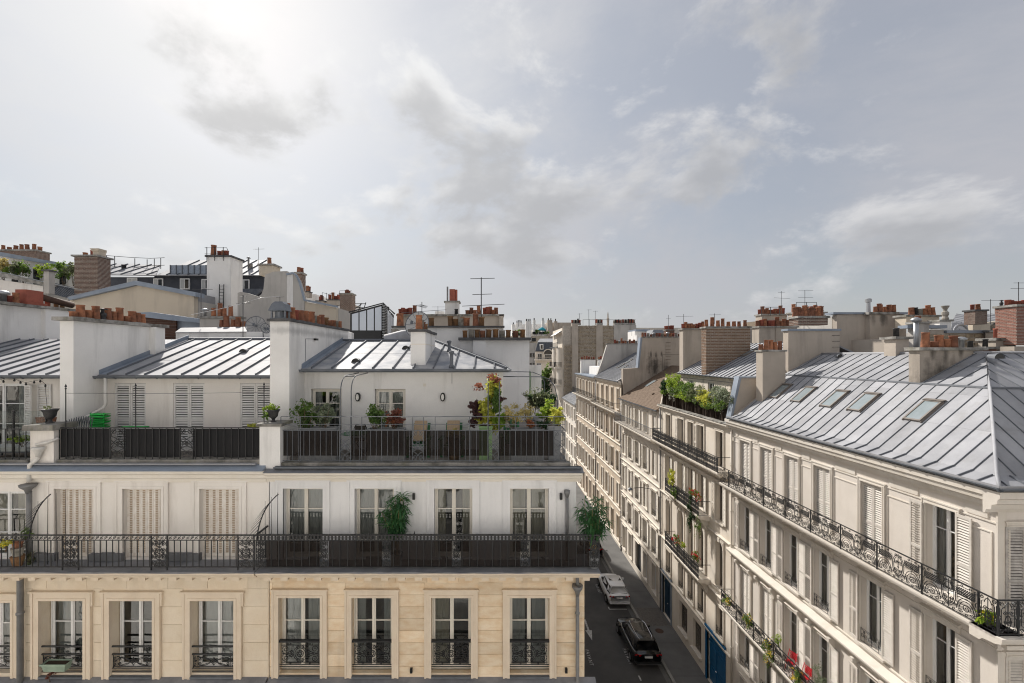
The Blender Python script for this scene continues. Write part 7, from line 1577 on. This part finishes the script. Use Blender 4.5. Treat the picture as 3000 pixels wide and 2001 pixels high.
    part('bumper', MB().box(-h*.86, h*.86, b-.03, b+.2, .34, .52).box(-h*.6, h*.6, b-.045, b-.02, .40, .43), paint if paint == 'car_white' else 'lamp_black', P, T); part('bumper_trim', MB().box(-h*.8, h*.8, b-.05, b-.02, .45 if paint == 'car_white' else .36, .48 if paint == 'car_white' else .40), 'chrome', P, T)
    return P
car('white compact suv with dark glass sunroof parked at the kerb', 10.58, 38.75, 'car_white', 4.4, 1.86, 1.60, True, False)
car('glossy black suv with silver roof rails parked at the kerb', 10.42, 31.75, 'car_black', 4.7, 1.95, 1.66)
car('dark car parked beyond the white suv, half hidden by the balcony plant', 10.6, 47.6, 'car_black', 4.3, 1.8, 1.5, False, False)
# houses behind the viewpoint, mirrored in windows; sized and paled to bounce sunlight back
def facing(label, xr, W, top, m, seed):
    P = thing('facing_house', label, 'building', (xr-W/2, -1.6, 0)); T = tr(xr, -1.6, 0) @ rz(PI); n = int((W-1)/3.3)
    oh = [(1.2+i*3.3, 2.3+i*3.3, z, z+2.1) for i in range(n) for z in (3.9, 7.2, 10.5, 13.8, 17.0, 20.3) if z+2.1 < top-.5]
    part('wall', wallgrid(MB(), 0, W, 0, top, oh, 0, .3), m, P, T)
    for a, b, c, d in oh:
        blk('window', 'curtain', P, a, b, .25, .3, c, d, T); blk('window_frame', 'frame_white', P, (a+b)/2-.06, (a+b)/2+.06, .2, .25, c, d, T)  # pale blocks instead of dark glass, so the facade bounces more light
    for z in (6.9, 16.7):
        b_ = part('balcony', MB().prof([(0, z-.3), (-.3, z-.3), (-.5, z-.1), (-.5, z), (0, z)], 0, W), 'street_trim', P, T)
        q = MB().box(0, W, -.47, -.43, z+.9, z+.94).box(0, W, -.46, -.44, z+.08, z+.1)
        for i in range(int(W/.15)): q.box(i*.15, i*.15+.02, -.46, -.44, z+.1, z+.9)
        part('railing', q, 'iron', b_, T, kind='stuff')
    part('cornice', MB().prof([(0, top-.4), (-.1, top-.4), (-.35, top-.1), (-.35, top), (0, top)], 0, W), 'cream_trim', P, T); part('roof', MB().box(0, W, .0, 9, top+.01, top+.1), 'zinc', P, T)
facing('sunlit white apartment house behind the viewpoint, mirrored in the windows', 22, 47, 24.5, 'white_render', 1)
facing('unseen cream apartment house added behind the viewpoint to bounce sunlight at the left terraces', -25.1, 45, 25.5, 'cream_render', 2)  # added neighbour out of view, widens the sunlit bounce
# ---------------------------------------------------------------- things on the terraces and balconies
def urn(label, p, q, Y, s=1., leafm='leaf_green'):
    x, z = px(p, Y), pz(q, Y); t = thing('garden_urn', label, 'urn', (x, Y, z))
    part('bowl', MB().lathe((x, Y, z), [(.10*s, 0), (.10*s, .04*s), (.05*s, .08*s), (.045*s, .13*s), (.08*s, .17*s), (.13*s, .22*s), (.15*s, .34*s), (.19*s, .40*s), (.20*s, .43*s), (.15*s, .43*s), (.13*s, .38*s)], 14), 'cast_black', t, smooth=True)
    return t, V((x, Y, z+.42*s))
t, c = urn('black cast urn with sparse dry growth on the cream pilaster', 147, 1243, 13.25, 1.05)
bush(t, c, c+V((0, 0, .06)), (.16, .16, .06), 'leaf_olive', 60, .06, 4, 0)
t, c = urn('black cast urn with a leafy plant on the white pilaster', 801, 1240, 13.25, .95)
bush(t, c, c+V((-.06, 0, .05)), (.26, .2, .14), 'leaf_bright', 220, .08, 7, 3); bush(t, c, c+V((-.2, -.05, -.16)), (.1, .1, .2), 'leaf_green', 90, .08, 4, 0)
for i, (p, Y, seed, lab) in enumerate(((1160, 12.62, 4, 'bamboo like potted plant arching over the middle of the dark balcony rail'), (1738, 12.55, 9, 'bamboo like potted plant at the street corner of the dark balcony'))):
    x = px(p, Y); t = thing('potted_bamboo', lab, 'plant', (x, Y, 14.83)); bamboo(t, (x, Y, 15.1), 1.72, .44, 12, seed)
    part('planter', MB().lathe((x, Y, 14.83), [(.13, 0), (.18, .34), (.19, .36), (.16, .36), (.15, .3)], 12), 'planter_grey', t)
def trough(name, label, p0, p1, Y, z0, z1, m='planter_grey', d=.34):
    x0, x1 = px(p0, Y), px(p1, Y); t = thing(name, label, 'planter', (x0, Y, z0))
    part('box', MB().box(x0, x1, Y, Y+.03, z0, z1).box(x0, x1, Y+d-.03, Y+d, z0, z1).box(x0, x0+.03, Y+.03, Y+d-.03, z0, z1).box(x1-.03, x1, Y+.03, Y+d-.03, z0, z1).box(x0-.01, x1+.01, Y-.012, Y, z1-.05, z1), m, t); part('soil', MB().box(x0+.03, x1-.03, Y+.03, Y+d-.03, z0, z1-.05), 'soil', t); return t
Yt = 13.45
trough('planter_trough', 'grey trough holding the olive and silver shrubs', 876, 984, Yt, 17.6, pz(1254, Yt)); trough('planter_trough', 'grey trough holding the camellia and the red leaved shrub', 1076, 1184, Yt, 17.6, pz(1257, Yt)); trough('planter_trough', 'grey trough holding cream and orange plants', 1497, 1594, Yt, 17.6, pz(1257, Yt))
def shrub(label, p, q0, q1, Y, rx, m, n_, size_, k=9, base=None, stem=7, extra=None, name='shrub', flowers=None, long=1.6, ry=None):
    n, size = int(n_*1.5), size_*1.12; zt, zb_ = pz(q0, Y), pz(q1, Y); x = px(p, Y); t = thing(name, label, 'plant', (x, Y, zb_)); c = (x, Y, (zt+zb_)/2+.03)
    bush(t, (x, Y, zb_-.1), c, (rx, ry or min(rx, .3), (zt-zb_)/2), m, n, size, k, stem, flowers=flowers, long=long)
    for e in extra or (): bush(t, (x, Y, zb_), (x+e[0], Y, c[2]+e[1]), (e[2], .2, e[3]), e[4], e[5], size, 5, 0)
    return t
Ys_ = Yt+.17
shrub('rounded olive green shrub in the long grey trough', 898, 1168, 1254, Ys_, .42, 'leaf_green', 900, .075, 12, extra=((.02, -.25, .35, .2, 'leaf_olive', 200),)); shrub('silver grey feathery shrub next to the olive shrub', 950, 1180, 1254, Ys_, .33, 'leaf_silver', 800, .06, 12, long=2.6)
shrub('glossy camellia shrub in the trough by the window', 1100, 1190, 1256, Ys_, .33, 'leaf_green', 620, .085, 11, extra=((.12, .1, .2, .25, 'leaf_olive', 90),)); shrub('pinkish red leaved shrub beside the camellia', 1156, 1196, 1256, Ys_, .36, 'leaf_red', 560, .075, 12, extra=((-.1, -.15, .2, .15, 'leaf_orange', 140),))
shrub('pale cream variegated shrub behind the orange plant', 1500, 1190, 1256, Ys_+.1, .36, 'leaf_cream', 600, .06, 10); shrub('pale cream spreading shrub in front of the black chair', 1546, 1186, 1236, Ys_+.6, .26, 'leaf_cream', 320, .06, 8)
shrub('small rust orange plant in the right hand trough', 1553, 1230, 1258, Ys_, .16, 'leaf_orange', 420, .05, 8, stem=3); shrub('low dark green plant beside the orange one', 1586, 1233, 1258, Ys_, .24, 'leaf_dark', 320, .06, 7, stem=3)
x0, x1 = px(1604, Yt), px(1646, Yt); t = thing('tall_planter', 'tall grey square planter at the terrace corner', 'planter', (x0, Yt, 17.6)); part('box', MB().add([(x0+.05, Yt+.05, 17.6), (x1-.05, Yt+.05, 17.6), (x1-.05, Yt+.4, 17.6), (x0+.05, Yt+.4, 17.6), (x0, Yt, pz(1248, Yt)), (x1, Yt, pz(1248, Yt)), (x1, Yt+.42, pz(1248, Yt)), (x0, Yt+.42, pz(1248, Yt))], [(0,1,5,4),(1,2,6,5),(2,3,7,6),(3,0,4,7),(4,5,6,7)]), 'planter_grey', t); part('soil', MB().box(x0+.03, x1-.03, Yt+.03, Yt+.39, pz(1249, Yt), pz(1247, Yt)), 'soil', t)
shrub('bright green leafy shrub behind the tall corner planter', 1608, 1174, 1240, Ys_+.7, .40, 'leaf_bright', 900, .085, 11); shrub('upright yellow green shrub in the tall corner planter', 1628, 1192, 1250, Ys_, .28, 'leaf_yellow', 700, .07, 9, long=2.6, extra=((.0, -.1, .22, .2, 'leaf_bright', 200),))
# olive in a pot, further back
t = thing('potted_olive', 'round grey green olive bush in a pot beside the white party wall', 'plant', (px(1574, 17.5), 17.5, 17.6)); bush(t, (px(1574, 17.5), 17.5, 18.2), (px(1573, 17.5), 17.5, pz(1170, 17.5)), (.58, .5, .46), 'leaf_olive', 1500, .075, 16, 8, long=2.8); bush(t, (px(1574, 17.5), 17.5, 18.2), (px(1573, 17.5), 17.5, pz(1172, 17.5)), (.5, .4, .40), 'leaf_dark', 700, .075, 12, 0, long=2.8)
part('pot', MB().lathe((px(1574, 17.5), 17.5, 17.6), [(.2, 0), (.27, .75), (.29, .8), (.24, .8)], 12), 'planter_grey', t)
t = thing('potted_olive', 'smaller dark bush right of the olive pot', 'plant', (px(1612, 18.5), 18.5, 17.6)); bush(t, (px(1612, 18.5), 18.5, 18.1), (px(1612, 18.5), 18.5, pz(1168, 18.5)), (.3, .3, .3), 'leaf_dark', 400, .07, 8, 4, long=2.4)
# climbing plant on its arch
t = thing('climbing_plant', 'tall yellow green climber with red tips on a metal arch', 'plant', (px(1440, 13.7), 13.7, 17.6)); Yc = 13.75
for p, q, rx, rz_, m, n in ((1448, 1114, .28, .22, 'leaf_red', 80), (1446, 1118, .2, .2, 'leaf_yellow', 200), (1445, 1135, .24, .3, 'leaf_yellow', 420), (1452, 1175, .25, .45, 'leaf_green', 700), (1438, 1160, .18, .3, 'leaf_yellow', 300), (1420, 1195, .26, .25, 'leaf_yellow', 380), (1395, 1195, .28, .22, 'leaf_purple', 420), (1400, 1215, .2, .2, 'leaf_purple', 260), (1424, 1225, .33, .28, 'leaf_yellow', 640), (1458, 1225, .28, .35, 'leaf_bright', 640), (1444, 1250, .2, .22, 'leaf_yellow', 300), (1400, 1134, .2, .12, 'leaf_red', 30), (1468, 1168, .15, .06, 'leaf_purple', 80), (1390, 1240, .14, .2, 'leaf_purple', 150)):
    SEED[0] += 1; part('foliage', foliage(MB(), (px(p, Yc), Yc+rnd.uniform(-.1, .15), pz(q, Yc)), (rx, .22, rz_), int(n*1.9), .105, 9, SEED[0]), m, t)
part('stem', MB().tube([(px(1425, Yc), Yc, 18.3), (px(1440, Yc), Yc, 19.2), (px(1446, Yc), Yc, 20.2)], .025, 5, False, .008).tube([(px(1425, Yc), Yc, 18.3), (px(1400, Yc), Yc, 19.0), (px(1380, Yc), Yc, 19.3)], .02, 5, False, .006), 'bark', t)
t = thing('green_planter', 'tall light green square planter under the climber', 'planter', (px(1420, Yc), Yc, 17.6)); x0, x1 = px(1404, 13.5), px(1442, 13.5); part('box', MB().box(x0, x1, 13.5, 13.92, 17.6, pz(1250, 13.5)).box(x0-.015, x1+.015, 13.485, 13.935, pz(1254, 13.5), pz(1249, 13.5)), 'planter_green', t); part('soil', MB().box(x0+.03, x1-.03, 13.53, 13.9, pz(1250, 13.5), pz(1248, 13.5)), 'soil', t)
def arch(label, posts):
    t = thing('garden_arch', label, 'arch', posts[0][0])
    for pts_ in posts: part('tube', MB().tube(pts_, .017, 6), 'iron_grey', t, smooth=True)
    return t
def hoop(p, Y0, zt, y1, x1=None, lift=.0):
    x = px(p, Y0); xe = x if x1 is None else x1; pts_ = [(x, Y0, 17.6), (x, Y0, zt-.45)]
    for k in range(1, 7): a = k*PI/12; pts_.append((x+(xe-x)*.25*(1-math.cos(a)), Y0+.55*(1-math.cos(a)), zt-.45+.45*math.sin(a)))
    return pts_+[(xe, y1, zt+.03)]
zt = pz(1100, 13.8)
arch('grey metal arch from the railing to the wall lamp side', [hoop(998, 13.3, zt, 15.1), hoop(1029, 13.3, zt, 15.1), [(px(998, 13.3)+.0, 13.75, zt-.02), (px(1029, 13.3), 13.75, zt-.02)]])
arch('grey metal frame spanning the street end of the planted terrace', [hoop(1430, 13.35, pz(1108, 13.6), 14.9), hoop(1463, 13.35, pz(1108, 13.6), 14.9), [(px(1460, 16), 16, pz(1103, 16)), (px(1590, 16), 16, pz(1104, 16)), (px(1610, 16), 16, pz(1112, 16)), (px(1625, 16), 16, pz(1132, 16)), (px(1633, 16), 16, pz(1165, 16)), (px(1633, 16), 16, 17.6)], [(px(1475, 18), 18, pz(1088, 18)), (px(1560, 18), 18, pz(1090, 18)), (px(1585, 18), 18, pz(1100, 18)), (px(1595, 18), 18, pz(1120, 18)), (px(1596, 18), 18, 17.6)]])
# furniture
def lounge_chair(label, p, Y, cushion=True):
    x = px(p, Y); t = thing('adirondack_chair', label, 'chair', (x, Y, 17.6), 'green slatted armchairs on the terrace'); T = tr(x, Y, 17.6)
    for k in range(5): part('back_slat', MB().prism([(-.25+k*.105, .30, .30), (-.16+k*.105, .30, .30), (-.16+k*.115-.02, .62, 1.0-abs(k-2)*.03), (-.25+k*.115-.02, .62, 1.0-abs(k-2)*.03)], (0, .025, .01)), 'chair_green', t, T)
    for k in range(5): part('seat_slat', MB().box(-.27, .27, -.28+k*.12, -.18+k*.12, .36-k*.025, .38-k*.025), 'chair_green', t, T)
    for s in (-1, 1):
        part('armrest', MB().prism([(s*.27, -.34, .56), (s*.42, -.36, .56), (s*.40, .40, .54), (s*.30, .42, .54)], (0, 0, .025)), 'chair_green', t, T)
        part('leg', MB().box(s*.33-.04, s*.33+.04, -.28, -.24, 0, .56), 'chair_green', t, T); part('leg', MB().prism([(s*.30-.015, -.30, .26), (s*.30-.015, -.30, .36), (s*.30-.015, .62, .10), (s*.30-.015, .62, 0)], (.03, 0, 0)), 'chair_green', t, T)
    if cushion:
        c = tag(part('burlap_cushion', MB().prism([(x-.21, Y+.18, 18.02), (x+.21, Y+.18, 18.02), (x+.2, Y+.46, 18.62), (x-.2, Y+.46, 18.62)], (0, -.12, .05)), 'burlap', None), 'beige burlap cushion on the '+('armchair nearer the planters' if p < 1250 else 'armchair with dry grass before it'), 'cushion')
    return t
lounge_chair('green slatted armchair with burlap cushion nearer the window planters', 1228, 14.2); lounge_chair('green slatted armchair with burlap cushion behind the dry grass pot', 1326, 14.25); lounge_chair('green slatted armchair behind the cream shrub', 1500, 14.6, False)
def cafe_chair(label, p, Y, m='rattan', yaw=0.):
    x = px(p, Y); t = thing('cafe_chair', label, 'chair', (x, Y, 17.6)); T = tr(x, Y, 17.6) @ rz(yaw)
    part('frame', MB().tube([(-.2, .2, 0), (-.2, .22, .80), (-.15, .23, .90), (0, .235, .93), (.15, .23, .90), (.2, .22, .80), (.2, .2, 0)], .014, 6).tube([(-.2, .2, .45), (-.2, -.2, .45), (.2, -.2, .45), (.2, .2, .45)], .013, 5), 'lamp_black', t, T)
    for sx in (-.19, .19): part('leg', MB().cyl((sx, -.2, 0), (sx, -.2, .45), .013, n=5), 'lamp_black', t, T)
    part('seat', MB().box(-.2, .2, -.2, .2, .45, .475), m, t, T); part('backrest', MB().box(-.17, .17, .215, .23, .6, .88), m, t, T)
cafe_chair('dark woven chair pulled up to the round green table', 1054, 14.5, yaw=.2); cafe_chair('black framed chair against the white party wall', 1498, 15.6); cafe_chair('black framed chair beside the corner shrubs', 1572, 15.3, yaw=.3)
x = px(1040, 14.1); t = thing('round_table', 'round green metal table between arch and camellia', 'table', (x, 14.1, 17.6)); part('top', MB().lathe((x, 14.1, 18.32), [(.42, 0), (.42, .025), (.40, .03)], 24), 'chair_green', t)
for a in range(3): part('leg', MB().tube([(x+.32*math.cos(a*2.1+.4), 14.1+.32*math.sin(a*2.1+.4), 17.6), (x+.05*math.cos(a*2.1), 14.1+.05*math.sin(a*2.1), 18.0), (x+.25*math.cos(a*2.1+.4), 14.1+.25*math.sin(a*2.1+.4), 18.32)], .013, 5), 'lamp_black', t)
x = px(1330, 13.5); t = thing('terracotta_pot', 'tall dark clay pot with a tuft of dry grass', 'plant pot', (x, 13.5, 17.6)); part('pot', MB().lathe((x, 13.5, 17.6), [(.14, 0), (.2, .66), (.23, .70), (.23, .75), (.18, .75)], 12), 'bark', t, smooth=True); bush(t, (x, 13.5, 18.3), (x, 13.5, 18.48), (.18, .15, .14), 'leaf_cream', 220, .06, 6, 5, long=2.5)
t = tag(part('white_cloth', MB().prism([(px(1472, 14.2), 14.2, pz(1215, 14.2)), (px(1482, 14.2), 14.2, pz(1222, 14.2)), (px(1496, 14.2), 14.4, pz(1256, 14.2)), (px(1482, 14.2), 14.4, pz(1256, 14.2))], (0, .02, 0)), 'white_plastic', None), 'white cloth hung over the armchair behind the climber', 'cloth')
# left terrace
x = px(285, 14); t = thing('folding_chair', 'bright green folded slatted garden chair by the drainpipe', 'folding chair', (x, 14, 17.55))
for k in range(8): part('slat', MB().prism([(x-.22, 13.95+.02*(k % 2), 18.55+k*.055), (x+.22, 13.95+.02*(k % 2), 18.52+k*.055+.02*(k % 3)), (x+.24, 13.99, 18.56+k*.055), (x-.20, 13.99, 18.59+k*.055)], (0, .25, 0)), 'crate_green', t)
part('frame', MB().cyl((x-.2, 14.0, 17.55), (x-.22, 14.0, 19.0), .014, n=5).cyl((x+.22, 14.0, 17.55), (x+.2, 14.0, 19.0), .014, n=5), 'crate_green', t)
x0, x1 = px(188, 13.6), px(266, 13.6); q = MB(); n = 11
for k in range(n):
    for s in (0, 1): xa = x0+(x1-x0)*k/n; q.tube([(xa, 13.62+.02*s, 18.35), (xa+(x1-x0)/n*1.6*(1 if s else -1)*.5+.05, 13.62+.02*s, 18.78+.16*math.sin(PI*k/n*.7))], .011, 4)
tag(part('folded_trellis', q, 'iron_grey', None), 'expanding lattice trellis bundled beside the black cloth railing', 'trellis')
tag(part('turf_table', MB().box(px(366, 13.5), px(438, 13.5), 13.35, 13.5, 18.62, 18.66), 'mat_turf', None), 'bright green tabletop showing above the black cloth', 'table')
for i, (p, q_, s_) in enumerate(((122, 1232, 1.1), (152, 1228, .9))): xx = px(p, 14.3); tag(part('flower_pot', MB().lathe((xx, 14.3, pz(q_, 14.3)-.2), [(.09*s_, 0), (.13*s_, .24*s_), (.14*s_, .28*s_), (.11*s_, .28*s_)], 12), 'clay', None), ('orange clay pot left of the black urn', 'orange clay pot right of the black urn')[i], 'plant pot')
shrub('low green plant behind the left terrace rail', 65, 1276, 1300, 13.5, .3, 'leaf_bright', 260, .07, 6); shrub('green weeds along the black cloth near the white pilaster', 745, 1246, 1256, 13.5, .3, 'leaf_yellow', 200, .06, 6, stem=3)
t = thing('lounger', 'grey cushioned lounger behind the left terrace rail', 'lounger', (px(45, 14.2), 14.2, 17.55)); x = px(40, 14.2); part('frame', MB().box(x-.7, x+.7, 13.9, 14.5, 17.75, 17.8).box(x-.68, x-.64, 13.92, 13.96, 17.55, 17.75).box(x+.64, x+.68, 13.92, 13.96, 17.55, 17.75).box(x-.68, x-.64, 14.44, 14.48, 17.55, 17.75).box(x+.64, x+.68, 14.44, 14.48, 17.55, 17.75), 'iron_grey', t); part('cushion', rough_slab(x-.7, x+.7, 13.9, 14.5, 17.8, 17.92), 'curtain_grey', t)
# left balcony
x = px(52, 12.6)
for i, (z0, s_, m) in enumerate(((14.83, 1.25, 'clay_pale'), (15.09, 1.15, 'pot_grey'), (15.30, 1.0, 'clay'))): tag(part('flower_pot', MB().lathe((x, 12.6, z0), [(.085*s_, 0), (.125*s_, .2*s_), (.135*s_, .23*s_), (.11*s_, .23*s_)], 12), m, None), ('pale clay pot at the bottom of the balcony stack', 'whitish pot in the middle of the balcony stack', 'orange clay pot on top of the balcony stack')[i], 'plant pot')
shrub('yellow flowers hanging over the left balcony rail', 16, 1580, 1606, 12.3, .3, 'leaf_yellow', 200, .05, 6, stem=3, flowers=('flower_yellow', 90, .06)); shrub('green window plant with pink flowers by the spiked guard', 76, 1548, 1580, 12.75, .2, 'leaf_green', 220, .06, 6, flowers=('flower_red', 12, .05)); shrub('dry brown climbing stems beside the grey drainpipe', 88, 1610, 1668, 12.75, .18, 'leaf_olive', 160, .06, 6)
x = px(174, 12.9); t = thing('window_box', 'empty pale green flower box hung on the window guard', 'planter', (x, 12.88, 11.68)); part('box', MB().add([(x-.30, 12.74, 11.72), (x+.30, 12.74, 11.72), (x+.30, 12.92, 11.72), (x-.30, 12.92, 11.72), (x-.35, 12.70, 11.95), (x+.35, 12.70, 11.95), (x+.35, 12.95, 11.95), (x-.35, 12.95, 11.95)], [(3,2,1,0),(0,1,5,4),(1,2,6,5),(2,3,7,6),(3,0,4,7)]).box(x-.37, x+.37, 12.685, 12.70, 11.91, 11.96), 'planter_box', t); part('soil', MB().poly((x-.33, 12.72, 11.91), (x+.33, 12.72, 11.91), (x+.33, 12.94, 11.91), (x-.33, 12.94, 11.91)), 'soil', t)
shrub('small red geranium on the sill under the green flower box', 146, 1974, 1988, 12.86, .12, 'leaf_red', 70, .05, 4, stem=2)
# hedge on the setback terrace
hedge = (('dark green shrub at the far end of the brushwood fence', 35.2, 'leaf_dark', .5, .55, 0), ('tall lime green vine by the white setback shutter', 33.8, 'leaf_bright', .75, .85, .35), ('dense green climber in the middle of the brushwood fence', 31.6, 'leaf_green', .8, .75, 0), ('green and rust vine spilling over the brushwood fence', 29.9, 'leaf_olive', .85, .75, -.15), ('yellow green vine hanging low on the brushwood fence', 28.6, 'leaf_yellow', .75, .7, -.3), ('white flowering climber at the near end of the brushwood fence', 26.9, 'leaf_silver', .85, .8, -.1))
for lab, y_, m, ry, rz_, dz in hedge:
    t = thing('hedge_shrub', lab, 'shrub', (14.1, y_, 16.85)); SEED[0] += 1; ry *= 1.4; c = (13.95, y_, 18.15+dz)
    part('foliage', foliage(MB(), (c[0]-.08, c[1], c[2]+.22), (.5, ry*1.2, rz_*.9), 2300, .125, 22, SEED[0]), m, t); part('foliage', foliage(MB(), (13.8, y_+rnd.uniform(-.3, .3), 17.98+dz*.5), (.4, ry*1.1, rz_*.6), 800, .115, 12, SEED[0]+40), 'leaf_green' if m != 'leaf_green' else 'leaf_bright', t)
    part('stem', stems(MB(), (14.1, y_, 16.85), c, (.3, ry, rz_), 8, .02, SEED[0]), 'bark', t)
    if 'white' in lab: part('flowers', foliage(MB(), (13.85, y_, 18.1), (.5, .85, .8), 420, .09, 16, SEED[0], long=1.2), 'flower_white', t)
def at(p, X): return X*F/(p-CX)
def bplant(label, p, q0, q1, X, ry, m, n, size=.09, flowers=None, k=8):
    Y = at(p, X); z0, z1 = pz(q1, Y), pz(q0, Y); t = thing('balcony_plant', label, 'plant', (X, Y, z0)); SEED[0] += 1; c = (X, Y, (z0+z1)/2)
    part('foliage', foliage(MB(), c, (.25, ry, (z1-z0)/2), n, size, k, SEED[0]), m, t); part('stem', stems(MB(), (X+.1, Y, z0), c, (.15, ry, (z1-z0)/2), 5, .012, SEED[0]), 'bark', t)
    if flowers: part('flowers', foliage(MB(), c, (.28, ry, (z1-z0)/2), flowers[1], flowers[2], k, SEED[0]+3, long=1.2), flowers[0], t)
bplant('yellow green shrub on the upper scrolled balcony end', 1968, 1375, 1425, 13.0, .55, 'leaf_yellow', 600, .12); bplant('green creeper under the yellow shrub', 1975, 1420, 1470, 12.95, .3, 'leaf_green', 350, .1); bplant('row of red geraniums on the upper scrolled balcony', 2035, 1432, 1462, 13.0, .9, 'leaf_green', 420, .1, ('flower_red', 200, .09)); bplant('long ivy trailing down from the upper scrolled balcony', 2022, 1450, 1560, 12.98, .35, 'leaf_dark', 800, .1); bplant('thin ivy strands below the balcony corner', 2046, 1500, 1580, 13.1, .25, 'leaf_green', 260, .09)
bplant('red geraniums on the lower scrolled balcony, far end', 1982, 1565, 1595, 13.05, .5, 'leaf_green', 300, .09, ('flower_red', 160, .09)); bplant('red geraniums on the lower scrolled balcony, near end', 2040, 1615, 1645, 13.05, .45, 'leaf_green', 340, .09, ('flower_red', 120, .09)); bplant('yellow flowered tuft between the two geranium rows', 2002, 1588, 1605, 13.05, .35, 'leaf_bright', 160, .09, ('flower_yellow', 60, .07))
for i, (p, q0, q1, n) in enumerate(((2132, 1745, 1775, 300), (2192, 1798, 1845, 420), (2252, 1876, 1955, 620), (2335, 1955, 2002, 460))): bplant(('small yellow flowers at the far end of the lower corner house balcony', 'bushy yellow flowers second along the lower corner house balcony', 'tallest yellow hanging flowers on the lower corner house balcony', 'yellow flowers before the red folding chair')[i], p, q0, q1, 13.05, .3, 'leaf_green', n, .07, ('flower_yellow', n//2, .06))
bplant('feathery green sapling behind the yellow hanging flowers', 2278, 1858, 1900, 13.35, .22, 'leaf_bright', 240, .07); bplant('silvery olive bush on the lower corner house balcony', 2400, 1950, 2040, 13.3, .3, 'leaf_silver', 800, .06); bplant('yellow striped strap leaves at the corner of the long balcony', 2893, 1788, 1832, 13.25, .16, 'leaf_bright', 130, .16, ('flower_yellow', 26, .1))
for i, (p, q, yaw) in enumerate(((2322, 1918, .3), (2364, 1960, .2))):
    Y = at(p, 13.55); z = 6.56; t = thing('folding_chair', ('red slatted folding chair by the white french window', 'red slatted folding chair leaning against the louvred shutter')[i], 'chair', (13.55, Y, z)); T = tr(13.5, Y, z) @ rz(-PI/2+yaw)
    for k in range(5): part('back_slat', MB().box(-.17, .17, .12, .14, .54+k*.07, .575+k*.07), 'red_metal', t, T)
    for k in range(4): part('seat_slat', MB().box(-.19, .19, -.22+k*.08, -.16+k*.08, .44, .455), 'red_metal', t, T)
    for s in (-.18, .18): part('leg', MB().tube([(s, -.2, 0), (s, .13, .92)], .013, 4), 'red_metal', t, T); part('leg', MB().tube([(s*.9, .2, 0), (s*.9, -.2, .46)], .013, 4), 'red_metal', t, T)

# groups for repeated kinds
GR = {'tv_aerial': 'aerials on the roofs', 'satellite_dish': 'satellite dishes on the roofs', 'planter_trough': 'grey troughs on the terrace', 'balcony_plant': 'plants on the street balconies', 'hedge_shrub': 'shrubs behind the brushwood fence',
      'terrace_shrub': 'shrubs on the far terraces', 'flower_pot': 'clay flower pots', 'shrub': 'shrubs on the roof terrace', 'street_house': 'houses down the street', 'terrace_house': 'houses with roof terraces', 'cafe_chair': 'cafe chairs on the terrace',
      'garden_urn': 'black urns on the pilasters', 'garden_arch': 'metal arches on the terrace', 'potted_bamboo': 'bamboo plants on the balcony', 'facing_house': 'houses behind the viewpoint', 'burlap_cushion': 'burlap cushions', 'potted_olive': 'olive bushes on the terrace'}
for o in list(COL.objects):
    b = o.name.split('.')[0]
    if o.parent is None and 'category' in o and 'group' not in o and b in GR: o['group'] = GR[b]
